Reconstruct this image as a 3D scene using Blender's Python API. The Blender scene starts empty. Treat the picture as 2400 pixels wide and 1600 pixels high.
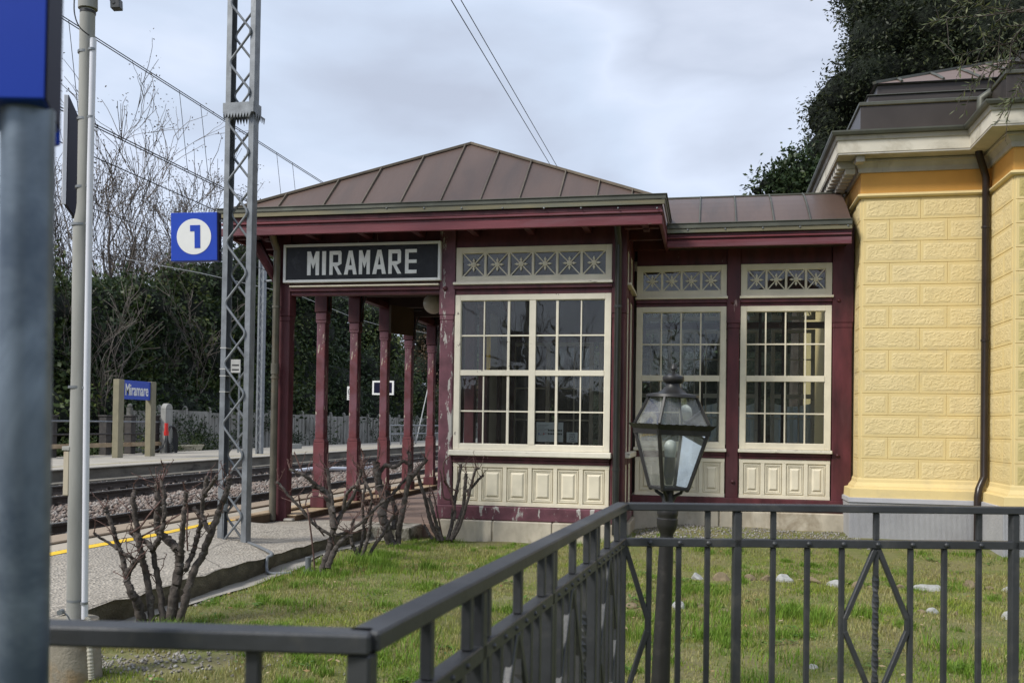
import bpy, math, random
import numpy as np
from mathutils import Vector, Matrix
random.seed(7); rng = np.random.default_rng(11)
SC = bpy.context.scene
COL = SC.collection
PI = math.pi
# ---------------------------------------------------------------- camera model (2400 x 1600 photo pixels)
FPX = 2215.0; PX0, PY0 = 1200.0, 961.0
CAMZ = 1.27
YAW = math.atan(460/FPX); PITCH = 0.01535; ROLL = 0.0150
fwd0 = Vector((-math.sin(YAW), math.cos(YAW), 0)); r0 = Vector((math.cos(YAW), math.sin(YAW), 0)); u0 = Vector((0, 0, 1))
FW = (fwd0*math.cos(PITCH) + u0*math.sin(PITCH)).normalized()
UP = (u0*math.cos(PITCH) - fwd0*math.sin(PITCH)).normalized()
CR = r0*math.cos(ROLL) + UP*math.sin(ROLL); CU = UP*math.cos(ROLL) - r0*math.sin(ROLL)
CAM = Vector((0, 0, CAMZ))
def ray(px, py): return FW + CR*((px-PX0)/FPX) + CU*(-(py-PY0)/FPX)
def onY(px, py, Y): d = ray(px, py); return CAM + d*(Y/d.y)
def onX(px, py, X): d = ray(px, py); return CAM + d*(X/d.x)
def onZ(px, py, Z): d = ray(px, py); return CAM + d*((Z-CAMZ)/d.z)
def onT(px, py, T): return CAM + ray(px, py)*T
def proj(p):
    d = Vector(p)-CAM; t = d.dot(FW)
    return (PX0+FPX*d.dot(CR)/t, PY0-FPX*d.dot(CU)/t, t)
cam_d = bpy.data.cameras.new('camera'); cam = bpy.data.objects.new('camera', cam_d); COL.objects.link(cam)
cam_d.sensor_width = 36; cam_d.lens = 36*FPX/2400
cam_d.shift_y = (PY0-800)/2400; cam_d.shift_x = 0
cam_d.clip_start = 0.05; cam_d.clip_end = 3000
M = Matrix((CR, CU, -FW)).transposed().to_4x4(); M.translation = CAM; cam.matrix_world = M
cam_d.dof.use_dof = True; cam_d.dof.focus_distance = 9.5; cam_d.dof.aperture_fstop = 7.1
SC.camera = cam
SC.view_settings.view_transform = 'Standard'; SC.view_settings.look = 'None'; SC.view_settings.gamma = 1
SC.view_settings.exposure = 0.36
SC.render.engine = 'CYCLES'
SC.cycles.max_bounces = 7; SC.cycles.transparent_max_bounces = 12; SC.cycles.diffuse_bounces = 4
SC.cycles.caustics_reflective = False; SC.cycles.caustics_refractive = False
# ---------------------------------------------------------------- world and sun
SUN_DIR = Vector((-0.62, -0.62, 0.80)).normalized()
W = bpy.data.worlds.new('World'); SC.world = W; W.use_nodes = True
nt = W.node_tree; N = nt.nodes; L = nt.links; N.clear()
out = N.new('ShaderNodeOutputWorld'); bg = N.new('ShaderNodeBackground'); bg.inputs['Strength'].default_value = 0.1
L.new(bg.outputs[0], out.inputs[0])
sky = N.new('ShaderNodeTexSky'); sky.sky_type = 'NISHITA'; sky.sun_disc = False
sky.sun_elevation = math.asin(SUN_DIR.z); sky.sun_rotation = math.atan2(SUN_DIR.x, SUN_DIR.y)
tc = N.new('ShaderNodeTexCoord'); mp = N.new('ShaderNodeMapping'); mp.inputs['Scale'].default_value = (1.0, 1.0, 2.6)
mp.inputs['Location'].default_value = (0.35, 0.1, 0.2)
L.new(tc.outputs['Generated'], mp.inputs[0])
nz = N.new('ShaderNodeTexNoise'); nz.inputs['Scale'].default_value = 2.6; nz.inputs['Detail'].default_value = 7; nz.inputs['Roughness'].default_value = 0.45
nz.inputs['Distortion'].default_value = 0.15
L.new(mp.outputs[0], nz.inputs['Vector'])
cr = N.new('ShaderNodeValToRGB'); L.new(nz.outputs[0], cr.inputs[0])
e = cr.color_ramp.elements; e[0].position = 0.30; e[0].color = (.44, .49, .60, 1); e[1].position = 0.72; e[1].color = (.68, .735, .86, 1)
m = cr.color_ramp.elements.new(0.42); m.color = (.54, .62, .76, 1)
m = cr.color_ramp.elements.new(0.485); m.color = (.62, .69, .83, 1)
m = cr.color_ramp.elements.new(0.58); m.color = (.50, .555, .67, 1)
vm = N.new('ShaderNodeVectorMath'); vm.operation = 'SCALE'; vm.inputs['Scale'].default_value = 10.0
L.new(cr.outputs[0], vm.inputs[0])
mx = N.new('ShaderNodeMix'); mx.data_type = 'RGBA'; mx.inputs[0].default_value = 0.93
L.new(sky.outputs[0], mx.inputs[6]); L.new(vm.outputs[0], mx.inputs[7]); L.new(mx.outputs[2], bg.inputs['Color'])
sl = bpy.data.lights.new('sun', 'SUN'); sl.energy = 3.0; sl.angle = math.radians(14); sl.color = (1.0, .965, .90)
so = bpy.data.objects.new('sun', sl); COL.objects.link(so)
so.rotation_euler = (-SUN_DIR).to_track_quat('-Z', 'Y').to_euler()
# ---------------------------------------------------------------- tags
def tag(o, label=None, cat=None, group=None, kind=None):
    if label: o['label'] = label
    if cat: o['category'] = cat
    if group: o['group'] = group
    if kind: o['kind'] = kind
    return o
def empty(name, loc, label=None, cat=None, group=None, kind=None):
    o = bpy.data.objects.new(name, None); COL.objects.link(o); o.location = loc; o.empty_display_size = .1
    return tag(o, label, cat, group, kind)
def wloc(o):
    v = Vector((0, 0, 0))
    while o is not None:
        v = v + Vector(o.location); o = o.parent
    return v
# ---------------------------------------------------------------- mesh builder
class MB:
    def __init__(s): s.v = []; s.f = []
    def add(s, vs, fs):
        b = len(s.v); s.v += [tuple(p) for p in vs]; s.f += [tuple(i+b for i in f) for f in fs]; return s
    def box(s, x0, x1, y0, y1, z0, z1):
        if x0 > x1: x0, x1 = x1, x0
        if y0 > y1: y0, y1 = y1, y0
        if z0 > z1: z0, z1 = z1, z0
        return s.add([(x0,y0,z0),(x1,y0,z0),(x1,y1,z0),(x0,y1,z0),(x0,y0,z1),(x1,y0,z1),(x1,y1,z1),(x0,y1,z1)],
              [(0,3,2,1),(4,5,6,7),(0,1,5,4),(1,2,6,5),(2,3,7,6),(3,0,4,7)])
    def prism(s, poly, a, b, axis='y'):
        """poly: list of 2-D points; extruded from a to b along axis. y: poly=(x,z); z: poly=(x,y); x: poly=(y,z)"""
        n = len(poly)
        def P(p, t): return (p[0], t, p[1]) if axis == 'y' else ((p[0], p[1], t) if axis == 'z' else (t, p[0], p[1]))
        vs = [P(p, a) for p in poly]+[P(p, b) for p in poly]
        return s.add(vs, [tuple(range(n)), tuple(range(2*n-1, n-1, -1))]+[(i, i+n, (i+1) % n+n, (i+1) % n) for i in range(n)])
    def bar(s, p, q, w, h=None, up=(0, 0, 1)):
        """rectangular bar from p to q, w sideways, h along up"""
        p = Vector(p); q = Vector(q); h = h or w; d = (q-p).normalized(); u = Vector(up)
        if abs(d.dot(u)) > .99: u = Vector((0, 1, 0))
        sd = d.cross(u).normalized(); u = sd.cross(d).normalized()
        c = [(-w/2,-h/2),(w/2,-h/2),(w/2,h/2),(-w/2,h/2)]
        vs = [p+sd*a+u*b for a, b in c]+[q+sd*a+u*b for a, b in c]
        return s.add(vs, [(0,1,2,3),(7,6,5,4),(0,4,5,1),(1,5,6,2),(2,6,7,3),(3,7,4,0)])
    def tube(s, pts, rad, seg=8, caps=True, jit=0):
        pts = [Vector(p) for p in pts]; n = len(pts)
        if not hasattr(rad, '__len__'): rad = [rad]*n
        base = len(s.v); prev = None
        for i, p in enumerate(pts):
            d = (pts[min(i+1, n-1)]-pts[max(i-1, 0)])
            if d.length < 1e-9: d = Vector((0, 0, 1))
            d.normalize()
            if prev is None:
                a = Vector((1, 0, 0)) if abs(d.x) < .8 else Vector((0, 1, 0))
            else: a = prev
            a = (a-d*a.dot(d)).normalized(); prev = a; b = d.cross(a)
            for k in range(seg):
                t = 2*PI*k/seg; r = rad[i]*(1+(random.uniform(-jit, jit) if jit else 0))
                s.v.append(tuple(p+a*(math.cos(t)*r)+b*(math.sin(t)*r)))
        for i in range(n-1):
            for k in range(seg):
                k2 = (k+1) % seg; o = base+i*seg
                s.f.append((o+k, o+k2, o+seg+k2, o+seg+k))
        if caps:
            s.f.append(tuple(base+k for k in range(seg-1, -1, -1))); s.f.append(tuple(base+(n-1)*seg+k for k in range(seg)))
        return s
    def lathe(s, cx, cy, prof, seg=16, ax=None):
        """prof: list of (r, z)"""
        base = len(s.v)
        for r, z in prof:
            for k in range(seg):
                t = 2*PI*(k+.5)/seg; s.v.append((cx+r*math.cos(t), cy+r*math.sin(t), z))
        for i in range(len(prof)-1):
            for k in range(seg):
                k2 = (k+1) % seg; o = base+i*seg; s.f.append((o+k, o+k2, o+seg+k2, o+seg+k))
        s.f.append(tuple(base+k for k in range(seg-1, -1, -1))); s.f.append(tuple(base+(len(prof)-1)*seg+k for k in range(seg)))
        return s
    def sphere(s, c, r, seg=12, rings=8, sy=1, sz=1):
        prof = [(max(1e-4, r*math.sin(PI*i/rings)), -r*math.cos(PI*i/rings)*sz+c[2]) for i in range(rings+1)]
        return s.lathe(c[0], c[1], prof, seg)
    def move(s, fn): s.v = [tuple(fn(Vector(p))) for p in s.v]; return s
    def build(s, name, mat, parent=None, smooth=False, bevel=0, mats=None):
        me = bpy.data.meshes.new(name); off = wloc(parent) if parent else Vector((0, 0, 0))
        org = off
        if parent is None and s.v:
            a = np.array(s.v); org = Vector(((a[:,0].min()+a[:,0].max())/2, (a[:,1].min()+a[:,1].max())/2, a[:,2].min()))
        me.from_pydata([(p[0]-org.x, p[1]-org.y, p[2]-org.z) for p in s.v], [], s.f); me.update()
        me.materials.append(mat)
        if smooth:
            me.polygons.foreach_set('use_smooth', [True]*len(me.polygons))
            try: me.set_sharp_from_angle(angle=math.radians(40))
            except Exception: pass
        o = bpy.data.objects.new(name, me); COL.objects.link(o)
        if parent: o.parent = parent
        else: o.location = org
        if bevel:
            b = o.modifiers.new('bevel', 'BEVEL'); b.width = bevel; b.segments = 1; b.limit_method = 'ANGLE'; b.angle_limit = math.radians(35)
        return o
def npmesh(name, verts, faces, mat, parent=None, org=None, nper=4):
    """verts (n,3) float array, faces (m,nper) int array"""
    if parent is not None: org = wloc(parent)
    elif org is None: org = Vector((0, 0, 0))
    me = bpy.data.meshes.new(name); v = verts-np.array(org)[None, :]
    me.vertices.add(len(v)); me.vertices.foreach_set('co', v.astype(np.float32).ravel())
    m_ = len(faces); me.loops.add(m_*nper); me.loops.foreach_set('vertex_index', faces.astype(np.int32).ravel())
    me.polygons.add(m_); me.polygons.foreach_set('loop_start', np.arange(0, m_*nper, nper, dtype=np.int32))
    try: me.polygons.foreach_set('loop_total', np.full(m_, nper, dtype=np.int32))
    except Exception: pass
    me.update(calc_edges=True); me.validate(); me.materials.append(mat)
    o = bpy.data.objects.new(name, me); COL.objects.link(o)
    if parent is not None: o.parent = parent
    else: o.location = org
    return o
# ---------------------------------------------------------------- materials
def mat_base(name):
    m = bpy.data.materials.new(name); m.use_nodes = True; t = m.node_tree
    b = t.nodes['Principled BSDF']; return m, t, b
def c4(c): return (c[0], c[1], c[2], 1)
def coords(t, scale=(1, 1, 1), kind='Object'):
    a = t.nodes.new('ShaderNodeTexCoord'); b = t.nodes.new('ShaderNodeMapping'); b.inputs['Scale'].default_value = scale
    t.links.new(a.outputs[kind], b.inputs[0]); return b.outputs[0]
def noise(t, vec, scale, detail=4, rough=.55, dist=0):
    n = t.nodes.new('ShaderNodeTexNoise'); n.inputs['Scale'].default_value = scale; n.inputs['Detail'].default_value = detail
    n.inputs['Roughness'].default_value = rough; n.inputs['Distortion'].default_value = dist; t.links.new(vec, n.inputs['Vector']); return n.outputs[0]
def ramp(t, fac, stops):
    r = t.nodes.new('ShaderNodeValToRGB'); t.links.new(fac, r.inputs[0]); e = r.color_ramp.elements
    e[0].position, e[0].color = stops[0][0], c4(stops[0][1]); e[1].position, e[1].color = stops[-1][0], c4(stops[-1][1])
    for p, c in stops[1:-1]:
        x = e.new(p); x.color = c4(c)
    return r.outputs[0]
def mixc(t, fac, a, b, blend='MIX'):
    m = t.nodes.new('ShaderNodeMix'); m.data_type = 'RGBA'; m.blend_type = blend
    for i, x in ((0, fac), (6, a), (7, b)):
        if hasattr(x, 'links') or hasattr(x, 'is_linked'): t.links.new(x, m.inputs[i])
        elif i == 0: m.inputs[0].default_value = x
        else: m.inputs[i].default_value = c4(x)
    return m.outputs[2]
def bumpn(t, b, h, strength=.3, dist=.01, prev=None):
    n = t.nodes.new('ShaderNodeBump'); n.inputs['Strength'].default_value = strength; n.inputs['Distance'].default_value = dist
    t.links.new(h, n.inputs['Height'])
    if prev is not None: t.links.new(prev, n.inputs['Normal'])
    t.links.new(n.outputs[0], b.inputs['Normal']); return n.outputs[0]
def mul(c, k): return tuple(min(1, x*k) for x in c)
def pmat(name, col, var=.18, scale=3.0, rough=.6, bump=.15, bscale=60, bdist=.004, metal=0, stain=None, stain_scale=1.3, stain_pos=(.55, .72), stretch=(1, 1, 1), spec=.4, peel=None, peel_scale=14, peel_pos=(.66, .68), peel_stretch=(1, 1, .18)):
    m, t, b = mat_base(name); v = coords(t, stretch)
    c = ramp(t, noise(t, v, scale, 6), [(.3, mul(col, 1-var)), (.7, mul(col, 1+var))])
    if stain:
        f = ramp(t, noise(t, v, stain_scale, 5, .65, .4), [(stain_pos[0], (0, 0, 0)), (stain_pos[1], (1, 1, 1))])
        c = mixc(t, f, c, stain)
    pv = None
    if peel:
        v2 = coords(t, peel_stretch)
        n1 = noise(t, v2, peel_scale, 6, .7, .2)
        f = ramp(t, n1, [(peel_pos[0], (0, 0, 0)), (peel_pos[1], (1, 1, 1))])
        c = mixc(t, f, c, peel)
        pv = bumpn(t, b, ramp(t, n1, [(peel_pos[0], (1, 1, 1)), (peel_pos[1], (0, 0, 0))]), .5, .002)
    t.links.new(c, b.inputs['Base Color']); b.inputs['Roughness'].default_value = rough; b.inputs['Metallic'].default_value = metal
    b.inputs['Specular IOR Level'].default_value = spec
    if bump: bumpn(t, b, noise(t, v, bscale, 5, .6), bump, bdist, pv)
    return m
MAT = {}
MAT['maroon'] = pmat('maroon paint', (.082, .019, .024), var=.45, scale=8, stretch=(1, 1, .3), stain=(.10, .04, .045), stain_scale=3, stain_pos=(.5, .8), rough=.5, bump=.25, bscale=45, peel=(.30, .22, .20), peel_scale=11, peel_pos=(.69, .70))
MAT['maroon_worn'] = pmat('worn maroon paint', (.125, .032, .037), var=.35, scale=6, rough=.55, bump=.35, bscale=40, stain=(.21, .12, .16), stain_scale=1.6, stain_pos=(.45, .75), peel=(.46, .40, .32), peel_scale=9, peel_pos=(.565, .585))
MAT['maroon_faded'] = pmat('faded violet maroon paint', (.125, .048, .062), var=.4, scale=5, rough=.5, bump=.4, bscale=30, stain=(.10, .035, .05), stain_scale=2.2, stain_pos=(.5, .7), peel=(.38, .36, .33), peel_scale=13, peel_pos=(.575, .59), peel_stretch=(1, 1, .22))
MAT['maroon_fascia'] = pmat('fascia maroon paint', (.128, .030, .037), var=.35, scale=3, rough=.45, bump=.3, bscale=30, stretch=(.3, 1, 2.2), stain=(.18, .09, .105), stain_scale=2.0, stain_pos=(.5, .75), peel=(.10, .07, .05), peel_scale=9, peel_pos=(.67, .68), peel_stretch=(.25, 1, 1.5))
MAT['cream'] = pmat('cream paint', (.71, .645, .50), var=.09, scale=6, rough=.5, bump=.12, bscale=50, peel=(.20, .17, .14), peel_scale=16, peel_pos=(.735, .75), peel_stretch=(1, 1, .3))
MAT['cream_worn'] = pmat('weathered cream paint', (.70, .655, .54), var=.08, scale=8, rough=.55, bump=.2, bscale=40, peel=(.15, .13, .12), peel_scale=20, peel_pos=(.62, .64), peel_stretch=(.16, 1, 1.4))
MAT['cream_line'] = pmat('cream paint sash', (.68, .63, .51), var=.06, scale=8, rough=.5, bump=.1, bscale=50, peel=(.16, .13, .12), peel_scale=22, peel_pos=(.66, .68), peel_stretch=(.6, 1, .6))
MAT['roof'] = pmat('brown metal roof', (.105, .070, .056), var=.12, scale=1.2, rough=.42, bump=.30, bscale=1.6, bdist=.03, metal=.15, stain=(.080, .058, .049), stain_scale=1.6, stain_pos=(.48, .7), stretch=(1.6, .35, .35))
MAT['seam'] = pmat('roof seam metal', (.13, .105, .075), var=.2, scale=8, rough=.45, bump=0, metal=.3)
MAT['gutter'] = pmat('patinated gutter', (.20, .175, .105), var=.25, scale=2.5, rough=.4, bump=.05, metal=.45, stain=(.12, .135, .115), stain_scale=1.2, stain_pos=(.45, .62), stretch=(.5, 1, 3))
MAT['gutter_dark'] = pmat('green dark gutter metal', (.09, .092, .074), var=.2, scale=4, rough=.5, bump=.05, metal=.3, stain=(.13, .14, .11), stain_scale=2)
MAT['pipe'] = pmat('aged drainpipe', (.115, .105, .08), var=.3, scale=5, rough=.45, bump=.05, metal=.3, stain=(.16, .11, .06), stain_scale=2.2)
MAT['pipe_dark'] = pmat('dark grey drainpipe', (.026, .027, .025), var=.2, scale=5, rough=.35, bump=.03)
MAT['pipe_brown'] = pmat('dark brown drainpipe', (.022, .015, .013), var=.2, scale=5, rough=.3, bump=.03)
MAT['wood_tan'] = pmat('worn stone step', (.40, .30, .19), var=.22, scale=4, rough=.8, bump=.25, bscale=30, stain=(.16, .085, .035), stain_scale=1.5, stain_pos=(.5, .7))
MAT['riser'] = pmat('brown step riser', (.085, .055, .032), var=.35, scale=5, rough=.8, bump=.3, bscale=30, stain=(.05, .03, .018), stain_scale=2)
MAT['porch_floor'] = pmat('worn porch paving', (.20, .14, .11), var=.25, scale=5, rough=.7, bump=.2, bscale=40, stretch=(.4, 1, 1), stain=(.12, .075, .055), stain_scale=2)
MAT['stone'] = pmat('pale stone plinth', (.45, .40, .315), var=.25, scale=5, rough=.85, bump=.3, bscale=35, stain=(.17, .125, .07), stain_scale=2.4, stain_pos=(.50, .72), stretch=(1, 1, .6))
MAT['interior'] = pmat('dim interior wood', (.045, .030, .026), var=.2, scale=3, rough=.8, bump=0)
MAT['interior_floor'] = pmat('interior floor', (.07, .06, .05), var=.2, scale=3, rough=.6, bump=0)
MAT['steel_dark'] = pmat('anthracite painted steel', (.034, .036, .039), var=.25, scale=9, rough=.42, bump=.3, bscale=45, bdist=.003, spec=.5, stain=(.07, .068, .062), stain_scale=9, stain_pos=(.55, .75), peel=(.09, .045, .02), peel_scale=26, peel_pos=(.745, .755))
MAT['galv'] = pmat('galvanised steel', (.20, .213, .225), var=.25, scale=9, rough=.42, bump=.08, bscale=60, metal=.35, stain=(.135, .145, .152), stain_scale=5)
MAT['galv_blue'] = pmat('weathered galvanised tube', (.17, .21, .255), var=.3, scale=9, rough=.4, bump=.05, metal=.5, stain=(.07, .095, .13), stain_scale=4, stain_pos=(.42, .6))
MAT['iron'] = pmat('black cast iron', (.018, .017, .016), var=.25, scale=14, rough=.45, bump=.2, bscale=70, bdist=.002, stain=(.045, .04, .036), stain_scale=9)
MAT['concrete_pole'] = pmat('spun concrete', (.275, .275, .255), var=.2, scale=7, rough=.85, bump=.2, bscale=120, bdist=.002, stain=(.33, .26, .16), stain_scale=1.6, stain_pos=(.62, .8), stretch=(1, 1, .25))
MAT['white_plastic'] = pmat('white plastic', (.62, .63, .68), var=.06, scale=5, rough=.35, bump=0)
MAT['navy'] = pmat('dark navy enamel', (.006, .007, .026), var=.1, scale=5, rough=.6, bump=0, spec=.15)
MAT['blue'] = pmat('blue enamel sign', (.013, .055, .42), var=.06, scale=5, rough=.3, bump=.02)
MAT['blue_deep'] = pmat('deep blue enamel', (.010, .040, .32), var=.06, scale=5, rough=.5, bump=0, spec=.1)
MAT['sign_white'] = pmat('white enamel', (.76, .76, .73), var=.04, scale=5, rough=.35, bump=0)
MAT['sign_grey'] = pmat('greyed white lettering', (.92, .91, .87), var=.10, scale=14, rough=.45, bump=.05)
MAT['board_black'] = pmat('black painted board', (.011, .012, .015), var=.35, scale=10, rough=.5, bump=.5, bscale=35, bdist=.004, stain=(.035, .036, .04), stain_scale=7)
MAT['khaki'] = pmat('khaki painted posts', (.21, .19, .125), var=.12, scale=5, rough=.6, bump=.05)
MAT['dark_wood'] = pmat('dark creosoted post', (.05, .045, .042), var=.3, scale=6, rough=.8, bump=.3)
MAT['rail_steel'] = pmat('rusty rail side', (.055, .042, .034), var=.3, scale=8, rough=.7, bump=.1)
MAT['rail_top'] = pmat('polished rail head', (.42, .42, .42), var=.1, scale=8, rough=.25, bump=0, metal=.8)
MAT['sleeper'] = pmat('dirty sleeper', (.075, .066, .058), var=.3, scale=8, rough=.9, bump=.3)
MAT['wire'] = pmat('dark wire', (.018, .018, .02), var=.1, scale=5, rough=.5, bump=0)
MAT['wire_light'] = pmat('light grey cable', (.5, .5, .48), var=.1, scale=5, rough=.5, bump=0)
MAT['yellow_line'] = pmat('yellow road paint', (.78, .50, .025), var=.12, scale=12, rough=.7, bump=.3, bscale=90, stain=(.50, .42, .28), stain_scale=7, stain_pos=(.62, .7))
MAT['pale_line'] = pmat('worn yellow line', (.44, .38, .21), var=.1, scale=5, rough=.8, bump=.2)
MAT['red_plastic'] = pmat('red plastic', (.55, .03, .025), var=.08, scale=5, rough=.4, bump=0)
MAT['paper'] = pmat('white paper', (.62, .63, .66), var=.03, scale=5, rough=.8, bump=0)
MAT['ink'] = pmat('printing ink', (.02, .02, .022), var=.05, scale=5, rough=.8, bump=0)
MAT['bounce_ceiling'] = pmat('pale bounce boards', (.60, .57, .48), var=.05, rough=.8, bump=0)  # ceiling made pale to bounce more daylight inside the wing
MAT['bounce_floor'] = pmat('pale bounce floor', (.32, .28, .23), var=.1, rough=.8, bump=0)  # floor lightened so that it throws more daylight into the rooms
MAT['curtain'] = pmat('blue grey cloth', (.42, .48, .54), var=.12, scale=3, rough=.9, bump=.4, bscale=5, bdist=.04, stretch=(3, 1, .3))
MAT['planks'] = pmat('weathered planks', (.42, .38, .28), var=.2, scale=8, rough=.8, bump=.2)
_m, _t, _b = mat_base('blue grey cloth lit through'); _v = coords(_t, (3, 1, .3)); _b.inputs['Base Color'].default_value = (.42, .48, .54, 1); bumpn(_t, _b, noise(_t, _v, 5, 4), .4, .04)
_tl = _t.nodes.new('ShaderNodeBsdfTranslucent'); _tl.inputs[0].default_value = (.55, .62, .68, 1); _ms = _t.nodes.new('ShaderNodeMixShader'); _ms.inputs[0].default_value = .6
_t.links.new(_b.outputs[0], _ms.inputs[1]); _t.links.new(_tl.outputs[0], _ms.inputs[2]); _t.links.new(_ms.outputs[0], _t.nodes['Material Output'].inputs[0]); MAT['curtain'] = _m
MAT['bulb'] = pmat('opal bulb', (.72, .76, .74), var=.02, scale=5, rough=.2, bump=0)
MAT['globe'] = pmat('opal globe', (.50, .48, .42), var=.04, scale=5, rough=.15, bump=0)
MAT['bark_grey'] = pmat('grey bark', (.135, .115, .10), var=.4, scale=10, rough=.9, bump=.4, bscale=40)
MAT['bark_dark'] = pmat('dark bark', (.060, .048, .040), var=.4, scale=10, rough=.9, bump=.4, bscale=40)
MAT['bark_rose'] = pmat('knotty rose bark', (.070, .058, .050), var=.5, scale=30, rough=.9, bump=.9, bscale=90, bdist=.006, stain=(.19, .18, .16), stain_scale=22, stain_pos=(.58, .75))
MAT['twig_red'] = pmat('reddish twig', (.105, .058, .048), var=.4, scale=30, rough=.7, bump=.2)
def glass_mat(name, ior=1.5, tint=(.92, .94, .93), dirt=0.0, rough=0.0):
    m = bpy.data.materials.new(name); m.use_nodes = True; t = m.node_tree; n = t.nodes; n.clear()
    o = n.new('ShaderNodeOutputMaterial'); mxs = n.new('ShaderNodeMixShader'); tr = n.new('ShaderNodeBsdfTransparent'); gl = n.new('ShaderNodeBsdfGlossy')
    tr.inputs[0].default_value = c4(tint); gl.inputs['Color'].default_value = (1, 1, 1, 1); gl.inputs['Roughness'].default_value = rough
    fr = n.new('ShaderNodeFresnel'); fr.inputs[0].default_value = ior
    v = coords(t); b = n.new('ShaderNodeBump'); b.inputs['Strength'].default_value = .08; b.inputs['Distance'].default_value = .02
    t.links.new(noise(t, v, 2.2, 2), b.inputs['Height']); t.links.new(b.outputs[0], gl.inputs['Normal'])
    t.links.new(fr.outputs[0], mxs.inputs[0]); t.links.new(tr.outputs[0], mxs.inputs[1]); t.links.new(gl.outputs[0], mxs.inputs[2])
    last = mxs.outputs[0]
    if dirt:
        df = n.new('ShaderNodeBsdfDiffuse'); df.inputs[0].default_value = (.50, .50, .47, 1); m2 = n.new('ShaderNodeMixShader')
        f = ramp(t, noise(t, v, 14, 6, .7), [(.35, (dirt*.5,)*3), (.75, (dirt*1.6,)*3)])
        t.links.new(f, m2.inputs[0]); t.links.new(last, m2.inputs[1]); t.links.new(df.outputs[0], m2.inputs[2]); last = m2.outputs[0]
    t.links.new(last, o.inputs[0]); return m
MAT['glass'] = glass_mat('old window glass', ior=1.5, dirt=.02)
MAT['glass_lamp'] = glass_mat('dusty lantern glass', ior=1.5, dirt=.20, tint=(.85, .88, .86))
def leaf_mat(name, cols, trans=.15, rough=.45):
    m, t, b = mat_base(name); g = t.nodes.new('ShaderNodeNewGeometry')
    c = ramp(t, g.outputs['Random Per Island'], [(i/(len(cols)-1), x) for i, x in enumerate(cols)])
    t.links.new(c, b.inputs['Base Color']); b.inputs['Roughness'].default_value = rough; b.inputs['Specular IOR Level'].default_value = .22
    tl = t.nodes.new('ShaderNodeBsdfTranslucent'); t.links.new(c, tl.inputs[0]); mxs = t.nodes.new('ShaderNodeMixShader'); mxs.inputs[0].default_value = trans
    o = t.nodes['Material Output']; t.links.new(b.outputs[0], mxs.inputs[1]); t.links.new(tl.outputs[0], mxs.inputs[2]); t.links.new(mxs.outputs[0], o.inputs[0])
    return m
MAT['leaf_dark'] = leaf_mat('dark evergreen leaves', [(.018, .034, .014), (.034, .056, .021), (.026, .044, .019), (.060, .082, .030)])
MAT['leaf_mid'] = leaf_mat('mid green leaves', [(.028, .048, .015), (.055, .080, .022), (.038, .062, .020), (.100, .115, .034)])
MAT['leaf_oak'] = leaf_mat('blackish green leaves', [(.014, .022, .010), (.030, .040, .018), (.022, .031, .015), (.066, .074, .032)])
MAT['leaf_dry'] = leaf_mat('dry brown leaves', [(.065, .038, .022), (.10, .066, .036), (.05, .034, .022), (.085, .075, .035)])
MAT['leaf_olive'] = leaf_mat('narrow olive green leaves', [(.060, .082, .030), (.115, .125, .040), (.045, .062, .030), (.18, .19, .11)])
def grass_mat(name, cols, straw, trans=.25):
    m = leaf_mat(name, cols, trans, .6); t = m.node_tree; b = t.nodes['Principled BSDF']; src = b.inputs['Base Color'].links[0].from_socket
    g = t.nodes.new('ShaderNodeNewGeometry'); s = ramp(t, g.outputs['Random Per Island'], [(i/(len(straw)-1), x) for i, x in enumerate(straw)])
    v = t.nodes.new('ShaderNodeTexCoord').outputs['Object']; f = ramp(t, noise(t, v, 1.9, 6, .7, .6), [(.41, (0, 0, 0)), (.55, (.85, .85, .85))])
    c = mixc(t, f, src, s)
    for l in list(src.links):
        if l.to_node.type in ('BSDF_PRINCIPLED', 'BSDF_TRANSLUCENT'): to = l.to_socket; t.links.remove(l); t.links.new(c, to)
    return m
MAT['grass'] = grass_mat('grass blades', [(.16, .25, .018), (.27, .34, .035), (.11, .19, .014), (.34, .33, .09), (.20, .30, .026)], [(.42, .34, .17), (.30, .24, .11), (.24, .25, .06), (.50, .43, .26)])
MAT['grass_green'] = leaf_mat('fresh grass blades', [(.11, .21, .022), (.17, .28, .030), (.09, .17, .018), (.24, .33, .06)], trans=.25, rough=.6)
MAT['ballast'] = leaf_mat('ballast stones', [(.13, .10, .085), (.24, .20, .175), (.19, .14, .115), (.34, .31, .28), (.10, .085, .075)], trans=0, rough=.9)
# ================================================================ SETTING
FY = 10.1; GY = 11.18
def smooth(a, b, x):
    t = np.clip((x-a)/(b-a), 0, 1); return t*t*(3-2*t)
def zlawn(x, y):
    x = np.asarray(x, float); y = np.asarray(y, float)
    h = -.02+.03*smooth(8, 10, y)*smooth(-4, -2, x)
    h = h+(.15-.01)*smooth(-1.4, -.2, x)*smooth(8.6, 11.0, y)*(1-.4*smooth(1.2, 2, x))
    h = h+.020*np.sin(x*1.7+y*.9)+.012*np.sin(x*3.1-y*2.3+1)+.006*np.sin(x*7+y*6)
    h = h-.02*smooth(-3.3, -3.7, x)
    return h
# --- ground
gm, t, b = mat_base('far ground'); v = coords(t, (1, 1, 1))
t.links.new(ramp(t, noise(t, v, .4, 8, .6), [(.3, (.06, .055, .035)), (.5, (.09, .085, .05)), (.7, (.05, .065, .025))]), b.inputs['Base Color']); b.inputs['Roughness'].default_value = .95
g = MB(); g.add([(-400, -300, -.42), (400, -300, -.42), (400, 600, -.42), (-400, 600, -.42)], [(0, 1, 2, 3)])
tag(g.build('ground', gm), kind='structure')
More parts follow.
